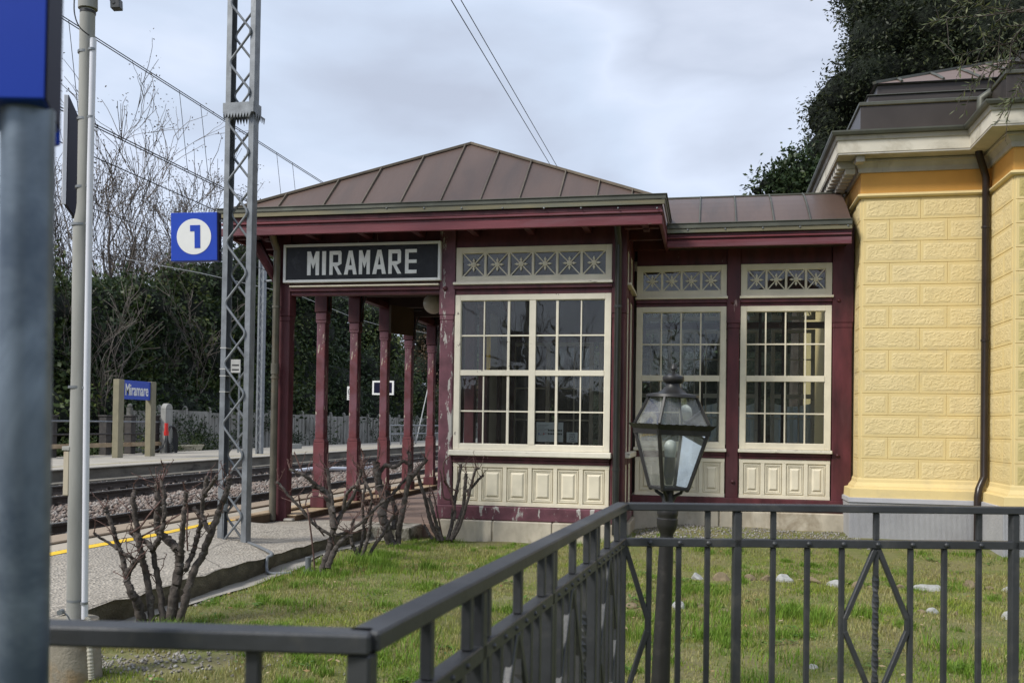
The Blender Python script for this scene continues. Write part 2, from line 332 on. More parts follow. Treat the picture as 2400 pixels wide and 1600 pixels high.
# --- lawn soil sheet
lm, t, b = mat_base('lawn soil'); v = coords(t, (1, 1, 1))
c = ramp(t, noise(t, v, 1.6, 8, .65), [(.3, (.14, .12, .055)), (.45, (.19, .175, .07)), (.55, (.13, .15, .035)), (.7, (.25, .22, .12))])
t.links.new(c, b.inputs['Base Color']); b.inputs['Roughness'].default_value = .95
bumpn(t, b, noise(t, v, 30, 8, .7), .8, .03)
nx, ny = 120, 140
xs = np.linspace(-3.72, 14, nx); ys = np.linspace(-4, 16, ny)
X, Y = np.meshgrid(xs, ys); Z = zlawn(X, Y)
V = np.stack([X.ravel(), Y.ravel(), Z.ravel()], 1)
idx = np.arange(nx*ny).reshape(ny, nx)
Fc = np.stack([idx[:-1, :-1].ravel(), idx[:-1, 1:].ravel(), idx[1:, 1:].ravel(), idx[1:, :-1].ravel()], 1)
lo = npmesh('lawn', V, Fc, lm); tag(lo, kind='structure')
# --- platform materials
def conc(name, base, agg=True, stain=(.30, .24, .17)):
    m, t, b = mat_base(name); v = coords(t)
    c = ramp(t, noise(t, v, 1.2, 6, .6), [(.3, mul(base, .82)), (.7, mul(base, 1.12))])
    pv = None
    if agg:
        vo = t.nodes.new('ShaderNodeTexVoronoi'); vo.inputs['Scale'].default_value = 48; t.links.new(v, vo.inputs['Vector'])
        c2 = mixc(t, .55, ramp(t, vo.outputs['Color'], [(.1, mul(base, .32)), (.5, base), (.9, mul(base, 2.0))]), c)
        f = ramp(t, noise(t, v, .8, 4, .6, .3), [(.42, (.15, .15, .15)), (.55, (1, 1, 1))])
        c = mixc(t, f, c, c2)
        pv = bumpn(t, b, vo.outputs['Distance'], .9, .012)
    f = ramp(t, noise(t, v, 1.7, 6, .7, .5), [(.58, (0, 0, 0)), (.75, (.8, .8, .8))])
    c = mixc(t, f, c, stain); t.links.new(c, b.inputs['Base Color']); b.inputs['Roughness'].default_value = .92
    cv = t.nodes.new('ShaderNodeTexVoronoi'); cv.feature = 'DISTANCE_TO_EDGE'; cv.inputs['Scale'].default_value = .38
    wv_ = mixc(t, .12, v, t.nodes[-1].outputs[0]) if False else v
    t.links.new(wv_, cv.inputs['Vector']); cf = ramp(t, cv.outputs['Distance'], [(.0015, (.8, .8, .8)), (.004, (0, 0, 0))])
    c = mixc(t, cf, c, mul(base, .3)); t.links.new(c, b.inputs['Base Color'])
    bumpn(t, b, noise(t, v, 60, 6, .7), .3, .006, pv); return m
MAT['slab'] = conc('exposed aggregate concrete', (.33, .295, .245), stain=(.24, .20, .15))
MAT['platform'] = conc('platform paving', (.36, .315, .25), agg=False, stain=(.27, .22, .16))
MAT['kerbside'] = pmat('mossy rough concrete side', (.105, .092, .062), var=.45, scale=6, rough=.95, bump=1.0, bscale=45, bdist=.02, stain=(.045, .042, .032), stain_scale=4)
MAT['smooth_conc'] = pmat('smooth grey concrete', (.30, .28, .245), var=.15, scale=4, rough=.9, bump=.25, bscale=60, stain=(.20, .18, .14), stain_scale=2)
MAT['plat_side'] = pmat('stained platform side', (.15, .135, .11), var=.35, scale=3, rough=.95, bump=.6, bscale=25, bdist=.02, stain=(.055, .05, .042), stain_scale=2.5, stretch=(1, .4, 1))
# near platform upper strip, X -5.5 .. -4.93, z .23, very long
ZP, ZS = .23, .125
XE, XI = -5.52, -4.98
g = MB(); g.box(XE, XI, -6, 130, -.35, ZP)
pl = g.build('platform', MAT['platform'], bevel=.012); tag(pl, kind='structure')
g = MB(); g.box(XE-.04, XE+.27, -6, 130, ZP+.003, ZP+.022); tag(g.build('platform_edge', pmat('edge stone', (.30, .235, .17), var=.15, scale=2, rough=.85, bump=.3, stretch=(1, .5, 1), stain=(.2, .15, .1), stain_scale=2), bevel=.006), kind='structure')
# front slab (aggregate) between the tracks strip and the lawn: ramps up to the platform in the near part
KX = -3.68
nx, ny = 14, 120
xs = np.linspace(XI, KX, nx); ys = np.linspace(-6, 10.14, ny); X, Y = np.meshgrid(xs, ys)
w = smooth(9.95, 9.1, Y)*np.clip((KX-.35-X)/(KX-.35-XI), 0, 1)
Z = ZS+(ZP-ZS)*w+.004*np.sin(X*5+Y*3)+np.where(X > KX-.02, -.012+.010*np.sin(Y*9)*np.sin(Y*23), 0)
X = np.where(X > KX-.02, X+.012*np.sin(Y*7)+.008*np.sin(Y*31), X)
V = np.stack([X.ravel(), Y.ravel(), Z.ravel()], 1); idx = np.arange(nx*ny).reshape(ny, nx)
Fc = np.stack([idx[:-1, :-1].ravel(), idx[:-1, 1:].ravel(), idx[1:, 1:].ravel(), idx[1:, :-1].ravel()], 1)
sl_ = npmesh('platform_apron', V, Fc, MAT['slab']); tag(sl_, kind='structure')
# its rough side down to the lawn
ex = X[:, -1]; ey = Y[:, -1]; ez = Z[:, -1]
rows = []
for k, (dx, zz) in enumerate([(0, None), (-.012, -.03), (.0, -.08), (-.03, -.13), (-.035, -.30)]):
    rows.append(np.stack([ex+dx+(.010*np.sin(ey*17+k*2) if k else 0), ey, ez if zz is None else ZS+zz+.008*np.sin(ey*13+k)], 1))
V = np.concatenate(rows); idx = np.arange(len(V)).reshape(5, ny)
Fc = np.stack([idx[:-1, :-1].ravel(), idx[1:, :-1].ravel(), idx[1:, 1:].ravel(), idx[:-1, 1:].ravel()], 1)
tag(npmesh('kerb', V, Fc, MAT['kerbside']), kind='structure')
# short return of the apron along the facade up to x=-3.2 with a thick rough front
g = MB(); g.box(KX-.02, -3.20, 9.97, 10.02, -.1, ZS-.004); g.box(KX-.02, -3.20, 10.023, 10.45, -.1, ZS-.002)
tag(g.build('apron_kerb', pmat('kerb end concrete', (.30, .28, .24), var=.3, scale=12, rough=.95, bump=.9, bscale=60, bdist=.01, stain=(.07, .065, .045), stain_scale=6, stain_pos=(.45, .6)), bevel=.01), kind='structure')
g = MB(); g.box(XI-.1, KX, 10.14, 10.44, -.1, ZS-.003); tag(g.build('apron_back', MAT['slab']), kind='structure')
# concrete gutter strip at the foot of the kerb
ys = np.linspace(-4, 10.0, 60)
l_ = KX-.05+0*ys; r_ = KX+.17+.05*np.sin(ys*2)+.03*np.sin(ys*5.1)
V = np.concatenate([np.stack([l_, ys, zlawn(l_, ys)+.012], 1), np.stack([r_, ys, zlawn(r_, ys)+.014], 1)])
n = len(ys); i = np.arange(n-1); Fc = np.stack([i, i+n, i+n+1, i+1], 1)
tag(npmesh('path_strip', V, Fc, MAT['smooth_conc']), kind='structure')
# yellow safety line (painted, worn) follows the ramp
def zapron(x, y):
    w = smooth(9.95, 9.1, np.asarray(y))*np.clip((KX-.35-x)/(KX-.35-XI), 0, 1); return ZS+(ZP-ZS)*w+.004*np.sin(x*5+y*3)
ys = np.linspace(-6, 9.4, 60); x0 = -4.955+0*ys; x1 = -4.875+0*ys
V = np.concatenate([np.stack([x0, ys, zapron(x0, ys)+.004], 1), np.stack([x1, ys, zapron(x1, ys)+.004], 1)]); n = len(ys); i = np.arange(n-1)
tag(npmesh('yellow_line', V, np.stack([i, i+n, i+n+1, i+1], 1), MAT['yellow_line']), kind='structure')
# --- track bed
bm_, t, b = mat_base('ballast bed'); v = coords(t)
vo = t.nodes.new('ShaderNodeTexVoronoi'); vo.inputs['Scale'].default_value = 16; t.links.new(v, vo.inputs['Vector'])
t.links.new(ramp(t, vo.outputs['Color'], [(.1, (.07, .055, .045)), (.5, (.16, .13, .11)), (.9, (.26, .23, .2))]), b.inputs['Base Color']); b.inputs['Roughness'].default_value = .95
bumpn(t, b, vo.outputs['Distance'], 1, .05)
g = MB(); g.add([(-16, -8, -.24), (-5.4, -8, -.24), (-5.4, 160, -.24), (-16, 160, -.24)], [(0, 1, 2, 3)]); tag(g.build('track_bed', bm_), kind='structure')
ZR = -.03
RAILX = [-12.25, -10.65, -7.9, -6.32]
RAILX = [-9.40*1.30, -8.16*1.30, -6.07*1.30, -4.85*1.30]
for k, rx in enumerate(RAILX):
    root = empty('rail', (rx, 20, ZR-.17), ['grey steel rail nearest the far platform edge', 'inner steel rail of the far track', 'dark inner rail of the near track beside the pale ballast', 'outer rail of the near track close under the station platform'][k], 'rail', 'rails of the two tracks')
    g = MB(); g.prism([(rx-.07, ZR-.16), (rx+.07, ZR-.16), (rx+.065, ZR-.14), (rx+.012, ZR-.12), (rx+.012, ZR-.045), (rx+.034, ZR-.035), (rx+.034, ZR-.008), (rx-.034, ZR-.008), (rx-.034, ZR-.035), (rx-.012, ZR-.045), (rx-.012, ZR-.12), (rx-.065, ZR-.14)], -8, 150)
    g.build('rail_web', MAT['rail_steel'], root)
    g = MB(); g.box(rx-.03, rx+.03, -8, 150, ZR-.006, ZR); g.build('rail_head', MAT['rail_top'], root)
    g = MB()
    for i in range(220):
        y = -6+i*.62
        if y > 90: break
        for s in (-1, 1): g.box(rx+s*.085-.03, rx+s*.085+.03, y-.05, y+.05, ZR-.17, ZR-.10)
    tag(g.build('rail_clips', MAT['rail_steel'], root), kind='stuff')
g = MB()
for k, (a, b_) in enumerate(((0, 1), (2, 3))):
    for i in range(150):
        y = -6+i*.62; x0 = RAILX[a]-.55; x1 = RAILX[b_]+.45
        g.box(x0, x1, y-.12, y+.12, -.30, ZR-.17)
o = g.build('sleepers', MAT['sleeper']); tag(o, 'dark concrete sleepers laid under the rails of both tracks', 'sleepers', kind='stuff')
# ballast stones
n = 26000
y = 4+ (rng.random(n)**1.6)*44
x = np.where(rng.random(n) < .72, rng.uniform(-10.3, -8.25, n), rng.uniform(-15.3, -5.6, n))
x = np.where(rng.random(n) < .08, rng.uniform(-13.6, -12.4, n), x)
s = rng.uniform(.022, .055, n); z = -.215+rng.random(n)*.05+np.where((x > -10.3) & (x < -8.25), .055*np.cos((x+9.25)/1.05*1.4), 0)
base = np.array([[1, 0, 0], [-1, 0, 0], [0, 1, 0], [0, -1, 0], [0, 0, 1], [0, 0, -1], [.6, .6, .55], [-.6, .55, .6]], float)[:6]
V = base[None]*s[:, None, None]*rng.uniform(.6, 1.25, (n, 6, 1))+rng.normal(0, .006, (n, 6, 3))
a = rng.uniform(0, 6.28, n); ca, sa = np.cos(a), np.sin(a)
Vx = V[:, :, 0]*ca[:, None]-V[:, :, 1]*sa[:, None]; Vy = V[:, :, 0]*sa[:, None]+V[:, :, 1]*ca[:, None]
V = np.stack([Vx+x[:, None], Vy+y[:, None], V[:, :, 2]*.8+z[:, None]], 2).reshape(-1, 3)
tri = np.array([[0, 2, 4], [2, 1, 4], [1, 3, 4], [3, 0, 4], [2, 0, 5], [1, 2, 5], [3, 1, 5], [0, 3, 5]])
Fc = (tri[None]+(np.arange(n)*6)[:, None, None]).reshape(-1, 3)
tag(npmesh('ballast', V, Fc, MAT['ballast'], nper=3), 'pinkish grey ballast stones between the tracks', 'ballast', kind='stuff')
# --- far platform
g = MB(); g.box(-18.6, -14.1, -6, 46, -.3, .10); g.box(-18.6, -14.16, 46.002, 160, -.3, .10)
tag(g.build('far_platform', MAT['plat_side'], bevel=.01), kind='structure')
g = MB(); g.box(-18.62, -14.04, -6, 46, .102, .135); g.box(-18.62, -14.1, 46.01, 160, .102, .13)
tag(g.build('far_platform_top', conc('far platform paving', (.35, .32, .27), agg=False, stain=(.33, .29, .22)), bevel=.008), kind='structure')
g = MB(); g.box(-14.85, -14.75, -6, 46, .137, .141); tag(g.build('far_platform_line', MAT['pale_line']), kind='structure')
g = MB(); g.box(-13.95, -13.55, -6, 160, -.3, -.13); tag(g.build('far_platform_footing', MAT['plat_side']), kind='structure')
# ================================================================ WOODEN STATION PAVILION
def A(px, py, d=0): return onY(px, py, FY+d)
def Bp(px, py, d=0): return onY(px, py, GY+d)
PAV = empty('wooden_pavilion', (A(1250, 1200).x, FY, .0), 'maroon and cream wooden station pavilion with brown hipped metal roof', 'building')
XL0 = A(637, 950).x; XL1 = A(675, 950).x       # left corner post
XM0 = A(1026, 950).x; XM1 = A(1062, 950).x     # post between opening and window
XR0 = A(1431, 900).x; XR1 = A(1465, 900).x     # right corner post
XS = XR1
ZFL = ZS                                        # porch floor
zz = lambda px, py: A(px, py).z
Z_BEAM0 = zz(1200, 1220); Z_BEAM1 = zz(1200, 1187)
Z_PAN1 = zz(1250, 1087); Z_SILL0 = zz(1250, 1070.5); Z_SILL1 = zz(1250, 1057)
Z_WIN1 = zz(1250, 688); Z_RAIL1 = zz(1250, 666); Z_LED1 = zz(1250, 659.5); Z_TR1 = zz(1250, 576)
Z_SOF = A(1250, 500).z+.12
Z_OPEN = zz(850, 690)
# --- posts
def chamf_post(x0, x1, y0, y1, zb, zt, zc, c=.014):
    """post with full section above zc and chamfered edges below"""
    m = MB(); m.box(x0, x1, y0, y1, zc, zt)
    o = [(x0+c, y0), (x1-c, y0), (x1, y0+c), (x1, y1-c), (x1-c, y1), (x0+c, y1), (x0, y1-c), (x0, y0+c)]
    k = .006
    m.prism([(x+(k if x < (x0+x1)/2 else -k), y+(k if y < (y0+y1)/2 else -k)) for x, y in o], zb, zc-.06, 'z')
    m.prism([(x+(k if x < (x0+x1)/2 else -k)*.5, y+(k if y < (y0+y1)/2 else -k)*.5) for x, y in o], zc-.058, zc-.004, 'z'); return m
zc = zz(1045, 737)
chamf_post(XL0, XL1, FY, FY+.17, ZFL, Z_SOF, zc).build('post', MAT['maroon'], PAV, bevel=.003)
chamf_post(XM0, XM1, FY-.004, FY+.165, Z_BEAM1, Z_SOF, zc).build('post', MAT['maroon_faded'], PAV, bevel=.003)
chamf_post(XR0, XR1, FY, FY+.165, Z_BEAM1, Z_SOF, zc).build('post', MAT['maroon'], PAV, bevel=.003)
b = A(1044, 676); MB().sphere((b.x, FY-.004, b.z), .028, 12, 8).build('bolt', MAT['maroon'], PAV, smooth=True)
# --- beams of the front
def beam(x0, x1, y0, y1, z0, z1, mat='maroon', name='beam', bevel=.004): return MB().box(x0, x1, y0, y1, z0, z1).build(name, MAT[mat], PAV, bevel=bevel)
beam(XL1, XM0, FY+.02, FY+.12, Z_OPEN, Z_RAIL1-.045)
beam(XL1, XM0, FY-.012, FY+.10, Z_RAIL1-.043, Z_RAIL1)
beam(XM1, XR0, FY+.02, FY+.12, Z_WIN1, Z_RAIL1-.045)
beam(XM1-.01, XR0+.01, FY-.014, FY+.10, Z_RAIL1-.043, Z_RAIL1)
beam(XL1+.005, XM0-.002, FY-.04, FY+.06, Z_RAIL1+.002, Z_LED1-.008, 'cream', 'ledge')
beam(XM1-.015, XR0+.01, FY-.04, FY+.06, Z_RAIL1+.002, Z_LED1, 'cream_worn', 'ledge')
beam(XL1, XM0, FY+.03, FY+.09, Z_LED1, Z_SOF-.16, 'maroon', 'frieze_board')
beam(XM1, XR0, FY+.03, FY+.09, Z_TR1+.004, Z_SOF-.16, 'maroon', 'frieze_board')
beam(XL0+.004, XR1-.004, FY+.012, FY+.14, Z_SOF-.158, Z_SOF-.002)
# sill and lower rail
beam(XM1-.035, XR0+.02, FY-.055, FY+.08, Z_SILL0, Z_SILL1, 'cream_worn', 'window_sill', .008)
beam(XM1, XR0, FY-.006, FY+.10, Z_SILL0-.035, Z_SILL0-.001)
beam(XM1, XR0, FY+.012, FY+.09, Z_PAN1, Z_SILL0-.037)
beam(XM0-.01, XR1+.004, FY-.02, FY+.17, Z_BEAM0, Z_BEAM1-.001, 'maroon_faded', 'sole_plate', .012)
g = MB(); x = XM0+.03
while x < XR1-.01:
    x1 = min(x+rng.uniform(.55, .75), XR1+.01); g.box(x, x1-.006, FY-.06, FY+.2, -.15, Z_BEAM0-.002); x = x1
g.build('stone_plinth', MAT['stone'], PAV, bevel=.01)
# --- raised cream panels
def panel_field(x0, x1, z0, z1, y, n, parent, m0='cream', name='panel'):
    g = MB(); g.box(x0, x1, y+.03, y+.06, z0, z1)
    w = (x1-x0-.05)/n
    for i in range(n):
        a = x0+.025+w*i+.032; b_ = x0+.025+w*(i+1)-.032; c0 = z0+.055; c1 = z1-.062
        for (k, yo, th) in ((0, y+.018, .012), (.016, y+.023, .009)):   # moulding rings
            A0, B0, C0, D0 = a+k, b_-k, c0+k, c1-k
            g.box(A0, B0, yo, y+.0295, C0, C0+th); g.box(A0, B0, yo, y+.0295, D0-th, D0)
            g.box(A0, A0+th, yo, y+.0295, C0+th, D0-th); g.box(B0-th, B0, yo, y+.0295, C0+th, D0-th)
        A0, B0, C0, D0 = a+.036, b_-.036, c0+.038, c1-.038; k = .018       # raised field (truncated pyramid)
        g.add([(A0, y+.0295, C0), (B0, y+.0295, C0), (B0, y+.0295, D0), (A0, y+.0295, D0), (A0+k, y+.015, C0+k), (B0-k, y+.015, C0+k), (B0-k, y+.015, D0-k), (A0+k, y+.015, D0-k)],
              [(4, 5, 6, 7), (0, 1, 5, 4), (1, 2, 6, 5), (2, 3, 7, 6), (3, 0, 4, 7)])
    # rim between the panels stands proud
    g.box(x0, x1, y+.012, y+.0296, z1-.045, z1); g.box(x0, x1, y+.012, y+.0296, z0, z0+.04)
    for i in range(n+1):
        c = x0+.025+w*i; a0 = max(x0, c-.022); b0 = min(x1, c+.022); g.box(a0, b0, y+.0125, y+.0297, z0+.0405, z1-.0455)
    return g.build(name, MAT[m0], parent, bevel=.002)
panel_field(XM1+.004, XR0-.004, Z_BEAM1+.004, Z_PAN1-.002, FY+.012, 6, PAV)
# --- windows
def frame_rect(g, x0, x1, z0, z1, y0, y1, l, r, b, t_):
    g.box(x0, x0+l, y0, y1, z0, z1); g.box(x1-r, x1, y0, y1, z0, z1); g.box(x0+l, x1-r, y0, y1, z0, z0+b); g.box(x0+l, x1-r, y0, y1, z1-t_, z1)
def rosette(g, cx, cz, hw, hh, y, r=.028):
    for s in (1, -1):
        g.bar((cx-hw, y, cz-s*hh), (cx+hw, y+(.0007 if s > 0 else 0), cz+s*hh), .012, .016, up=(0, 1, 0))
    for k in range(8):
        a = k*PI/4; 
        if k % 2: continue
        L_ = .075; d = (math.cos(a), math.sin(a)); nrm = (-d[1], d[0])
        pts = [(cx+d[0]*.02, cz+d[1]*.02), (cx+d[0]*.045+nrm[0]*.014, cz+d[1]*.045+nrm[1]*.014), (cx+d[0]*L_, cz+d[1]*L_), (cx+d[0]*.045-nrm[0]*.014, cz+d[1]*.045-nrm[1]*.014)]
        g.prism(pts, y-.012, y+.004, 'y')
    n = 14
    for (rr, yy) in ((r, y-.018), (r*.62, y-.024), (r*.28, y-.029)):
        g.prism([(cx+rr*math.cos(2*PI*i/n), cz+rr*math.sin(2*PI*i/n)) for i in range(n)], yy, y+.006, 'y')
def transom(x0, x1, z0, z1, y, n, parent, mf='cream', fr=.062):
    g = MB(); frame_rect(g, x0, x1, z0, z1, y, y+.05, fr, fr, fr, fr)
    frame_rect(g, x0+fr-.008, x1-fr+.008, z0+fr-.008, z1-fr+.008, y+.008, y+.04, .014, .014, .014, .014)
    w = (x1-x0-2*fr)/n
    for i in range(1, n): g.box(x0+fr+w*i-.013, x0+fr+w*i+.013, y+.006, y+.04, z0+fr+.002, z1-fr-.002)
    f = g.build('transom_window', MAT[mf], parent, bevel=.002)
    r = MB()
    for i in range(n): rosette(r, x0+fr+w*(i+.5), (z0+z1)/2, w/2-.014, (z1-z0)/2-fr-.004, y+.02)
    r.build('star_tracery', MAT[mf], f)
    p = MB(); p.box(x0+fr-.004, x1-fr+.004, y+.033, y+.036, z0+fr-.004, z1-fr+.004); p.build('pane', MAT['glass'], f)
    return f
def bigwin(x0, x1, z0, z1, y, xbars, zbars, parent, mf='cream_line', fr=.06, mull=None, name='window'):
    """xbars: [(x, halfwidth)], zbars: [(z, halfheight)]"""
    g = MB(); frame_rect(g, x0, x1, z0, z1, y, y+.06, fr, fr, fr, fr*.95)
    frame_rect(g, x0+fr-.006, x1-fr+.006, z0+fr-.006, z1-fr*.95+.006, y+.012, y+.05, .012, .012, .012, .012)
    f = g.build(name, MAT[mf], parent, bevel=.003)
    s = MB()
    za, zb = z0+fr+.004, z1-fr*.95-.004
    thick = sorted([b_ for b_ in zbars if b_[1] > .02])
    for (x, h) in xbars: s.box(x-h, x+h, y+(.0 if h > .03 else .016), y+.045, za, zb)
    for (z, h) in zbars: s.box(x0+fr+.004, x1-fr-.004, y+(.003 if h > .02 else .019), y+.0435, z-h, z+h)
    s.build('sash_bars', MAT[mf], f, bevel=.002)
    p = MB(); p.box(x0+fr-.004, x1-fr+.004, y+.034, y+.037, z0+fr-.004, z1-fr+.004); p.build('pane', MAT['glass'], f)
    return f
ax = lambda px: A(px, 880).x
az = lambda py: A(1245, py).z
transom(ax(1065), ax(1431)-.002, Z_LED1+.004, Z_TR1, FY+.008, 6, PAV)
bigwin(ax(1063.5), ax(1431)-.002, Z_SILL1+.002, Z_WIN1-.003, FY+.008,
       [(ax(1246), .036), (ax(1132), .0075), (ax(1189.5), .014), (ax(1303.5), .014), (ax(1360), .0075)],
       [(az(873.5), .030), (az(785.5), .0085), (az(964.5), .0085)], PAV, fr=.066)
# --- side wall of the room (x = XS, from FY to GY), seen very obliquely
y0, y1 = FY+.165, GY-.0
def side(name, mat, ya, yb, xa, xb, z0, z1, bevel=.003): return MB().box(XS+xa, XS+xb, ya, yb, z0, z1).build(name, MAT[mat], PAV, bevel=bevel)
side('beam', 'maroon', y0, y1, -.10, -.012, Z_RAIL1-.1, Z_RAIL1)
side('ledge', 'cream', y0+.01, y1, -.05, .035, Z_RAIL1+.002, Z_LED1)
side('beam', 'maroon', y0, y1, -.1, -.01, Z_TR1, Z_SOF-.16)
side('window_sill', 'cream_worn', y0+.01, y1, -.05, .05, Z_SILL0, Z_SILL1, .008)
side('beam', 'maroon', y0, y1, -.1, -.01, Z_PAN1, Z_SILL0-.002)
side('sole_plate', 'maroon_faded', FY-.0, y1, -.16, .018, Z_BEAM0+.002, Z_BEAM1-.003, .01)
side('stone_plinth', 'stone', FY+.2, GY-.09, -.2, .05, -.1, Z_BEAM0-.001, .01)
for (a, b_) in ((y0+.02, y0+.40), (y0+.46, y1-.02)):
    for (q0, q1) in ((Z_BEAM1, Z_PAN1-.003), (Z_SILL1+.002, Z_RAIL1-.104), (Z_LED1+.002, Z_TR1-.002)):
        g = MB(); fr = .05
        g.box(XS-.06, XS-.02, a, a+fr, q0, q1); g.box(XS-.06, XS-.02, b_-fr, b_, q0, q1); g.box(XS-.06, XS-.02, a+fr, b_-fr, q0, q0+fr); g.box(XS-.06, XS-.02, a+fr, b_-fr, q1-fr, q1)
        f = g.build('side_window' if q0 > Z_SILL1 else 'side_panel', MAT['cream'], PAV, bevel=.002)
        if q0 > Z_SILL1:
            MB().box(XS-.045, XS-.042, a+fr-.003, b_-fr+.003, q0+fr-.003, q1-fr+.003).build('pane', MAT['glass'], f)
        else: MB().box(XS-.05, XS-.045, a+fr-.003, b_-fr+.003, q0+fr-.003, q1-fr+.003).build('field', MAT['cream'], f)
for yy in (y0+.40, y1-.02, y0-.0):
    side('post', 'maroon', yy+.001, yy+.058, -.1, -.004, Z_BEAM1, Z_SOF-.16)
# --- recessed wing (facade at GY)
bx = lambda px, py=880: Bp(px, py).x
bz = lambda py, px=1720: Bp(px, py).z
XG0 = XS-.1; XG1 = Bp(1999, 900).x
ZG_BEAM0 = bz(1199, 1840); ZG_BEAM1 = bz(1170, 1840); ZG_PAN1 = bz(1077, 1840); ZG_SILL0 = bz(1061.5, 1840); ZG_SILL1 = bz(1053.5, 1840)
ZG_WIN1 = bz(716, 1840); ZG_RAIL1 = bz(698.5, 1840); ZG_LED1 = bz(692.5, 1840); ZG_TR1 = bz(617, 1840)
W1 = (bx(1489.5), bx(1701.5)); W2 = (bx(1734), bx(1949)); ZG_TOP = bz(560)+.1
def gb(x0, x1, ya, yb, z0, z1, mat='maroon', name='beam', bevel=.003): return MB().box(x0, x1, GY+ya, GY+yb, z0, z1).build(name, MAT[mat], PAV, bevel=bevel)
zcg = bz(757)
def gpost(x0, x1): chamf_post(x0, x1, GY, GY+.13, ZG_BEAM1, ZG_TOP, zcg, .01).build('post', MAT['maroon'], PAV, bevel=.003)
gpost(W1[1]+.002, W2[0]-.002); gpost(W2[1]+.002, XG1)
for (px, py) in ((1717, 708), (1717, 1128), (1966, 704), (1963, 1067)):
    p = Bp(px, py); MB().sphere((p.x, GY, p.z), .022, 10, 6).build('bolt', MAT['maroon'], PAV, smooth=True)
for (x0, x1) in (W1, W2):
    transom(x0+.002, x1-.002, ZG_LED1+.004, ZG_TR1, GY+.01, 4, PAV, fr=.066)
    w = (x1-x0-.132)/4
    bigwin(x0+.002, x1-.002, ZG_SILL1+.002, ZG_WIN1, GY+.01, [(x0+.066+w*i, .0085) for i in (1, 2, 3)], [(bz(887, 1840), .034), (bz(806, 1840), .009), (bz(969, 1840), .009)], PAV, mf='cream', fr=.066)
    gb(x0-.012, x1+.012, -.03, .06, ZG_RAIL1+.001, ZG_LED1, 'cream', 'ledge')
    gb(x0, x1, -.006, .1, ZG_RAIL1-.045, ZG_RAIL1)
    gb(x0, x1, .02, .1, ZG_WIN1+.003, ZG_RAIL1-.047)
    gb(x0-.012, x1+.012, -.045, .07, ZG_SILL0, ZG_SILL1, 'cream_worn', 'window_sill', .006)
    gb(x0, x1, -.004, .1, ZG_SILL0-.035, ZG_SILL0-.001)
    gb(x0, x1, .012, .1, ZG_PAN1+.002, ZG_SILL0-.036)
    panel_field(x0+.003, x1-.003, ZG_BEAM1+.003, ZG_PAN1, GY+.01, 4, PAV)
    gb(x0, x1, .03, .1, ZG_TR1+.003, ZG_TOP)
gb(XG0+.1, XG1+.002, -.012, .13, ZG_BEAM0, ZG_BEAM1, 'maroon', 'sole_plate', .008)
g = MB()
for (a, b_) in ((XG0+.12, bx(1688)), (bx(1690), XG1-.01)): g.box(a, b_, GY-.06, GY+.15, -.1, ZG_BEAM0-.002)
g.build('stone_plinth', MAT['stone'], PAV, bevel=.012)
# --- eaves: fascia, gutter of the main roof
OV = .50
q = A(1559, 480)
GX0, GX1 = onY(508, 495, FY-OV).x, onY(1561, 466, FY-OV).x
YF0 = FY-OV
fz = lambda py, px=1000: onY(px, py, YF0+.06).z
ZG_T, ZG_M, ZG_B = onY(1000, 472, YF0).z, onY(1000, 483.5, YF0).z, onY(1000, 495, YF0).z
YB = FY+6.2
def ring(g, o_, z0, z1, th, yb=YB):
    """board running round the eaves, outer face at the eave line moved in by o_"""
    x0, x1, ya = GX0+o_, GX1-o_, YF0+o_
    g.box(x0, x1, ya, ya+th, z0, z1); g.box(x0, x0+th, ya+th, yb, z0, z1); g.box(x1-th, x1, ya+th, yb, z0, z1); return g
ring(MB(), 0, ZG_M, ZG_T, .012).build('gutter', MAT['gutter_dark'], PAV, bevel=.003)
ring(MB(), -.012, ZG_T-.010, ZG_T, .02).build('gutter_rim', MAT['gutter_dark'], PAV, bevel=.003)
ring(MB(), .012, ZG_B, ZG_M-.001, .012).build('gutter', MAT['gutter'], PAV, bevel=.003)
g = MB()
for px in (632, 725, 819, 906, 994, 1082, 1178, 1275, 1362, 1449, 1540):
    p = onY(px, 488, YF0+.012); g.sphere((p.x, YF0+.010, p.z), .011, 8, 5)
g.build('gutter_screws', MAT['galv'], PAV, smooth=True)
z_a = fz(509.5); z_b = fz(521); z_c = fz(542)
ring(MB(), .045, z_a, ZG_B-.002, .03).build('fascia', MAT['maroon'], PAV, bevel=.005)
ring(MB(), .03, z_a-.03, z_a-.002, .04).build('fascia', MAT['maroon_fascia'], PAV, bevel=.008)
ring(MB(), .05, z_b-.004, z_a-.032, .03).build('fascia', MAT['maroon'], PAV, bevel=.004)
ring(MB(), .035, z_c, z_b-.006, .035).build('fascia', MAT['maroon_fascia'], PAV, bevel=.006)
# soffit boards and rafters tails under the eaves
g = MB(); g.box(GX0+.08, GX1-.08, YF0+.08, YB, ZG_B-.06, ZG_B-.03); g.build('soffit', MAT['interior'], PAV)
raf = [(x, x+.07, YF0+.08, FY+.01) for x in np.arange(GX0+.35, GX1-.2, .62)]
for y in np.arange(YF0+.3, YB, .62): raf += [(GX0+.08, XL0+.01, y, y+.07), (XS-.01, GX1-.08, y, y+.07)]
for q in raf: MB().box(*q, z_c+.02, ZG_B-.062).build('rafter', MAT['maroon'], PAV, bevel=.004)
# diagonal struts seen left of the corner post
g = MB(); g.bar((XL0+.05, FY+.085, Z_RAIL1+.02), (GX0+.22, FY+.085, z_c+.02), .06, .07); g.bar((XL0+.05, FY+.03, Z_RAIL1+.03), (GX0+.3, YF0+.2, z_c+.02), .05, .07); g.build('strut', MAT['maroon'], PAV, bevel=.004)
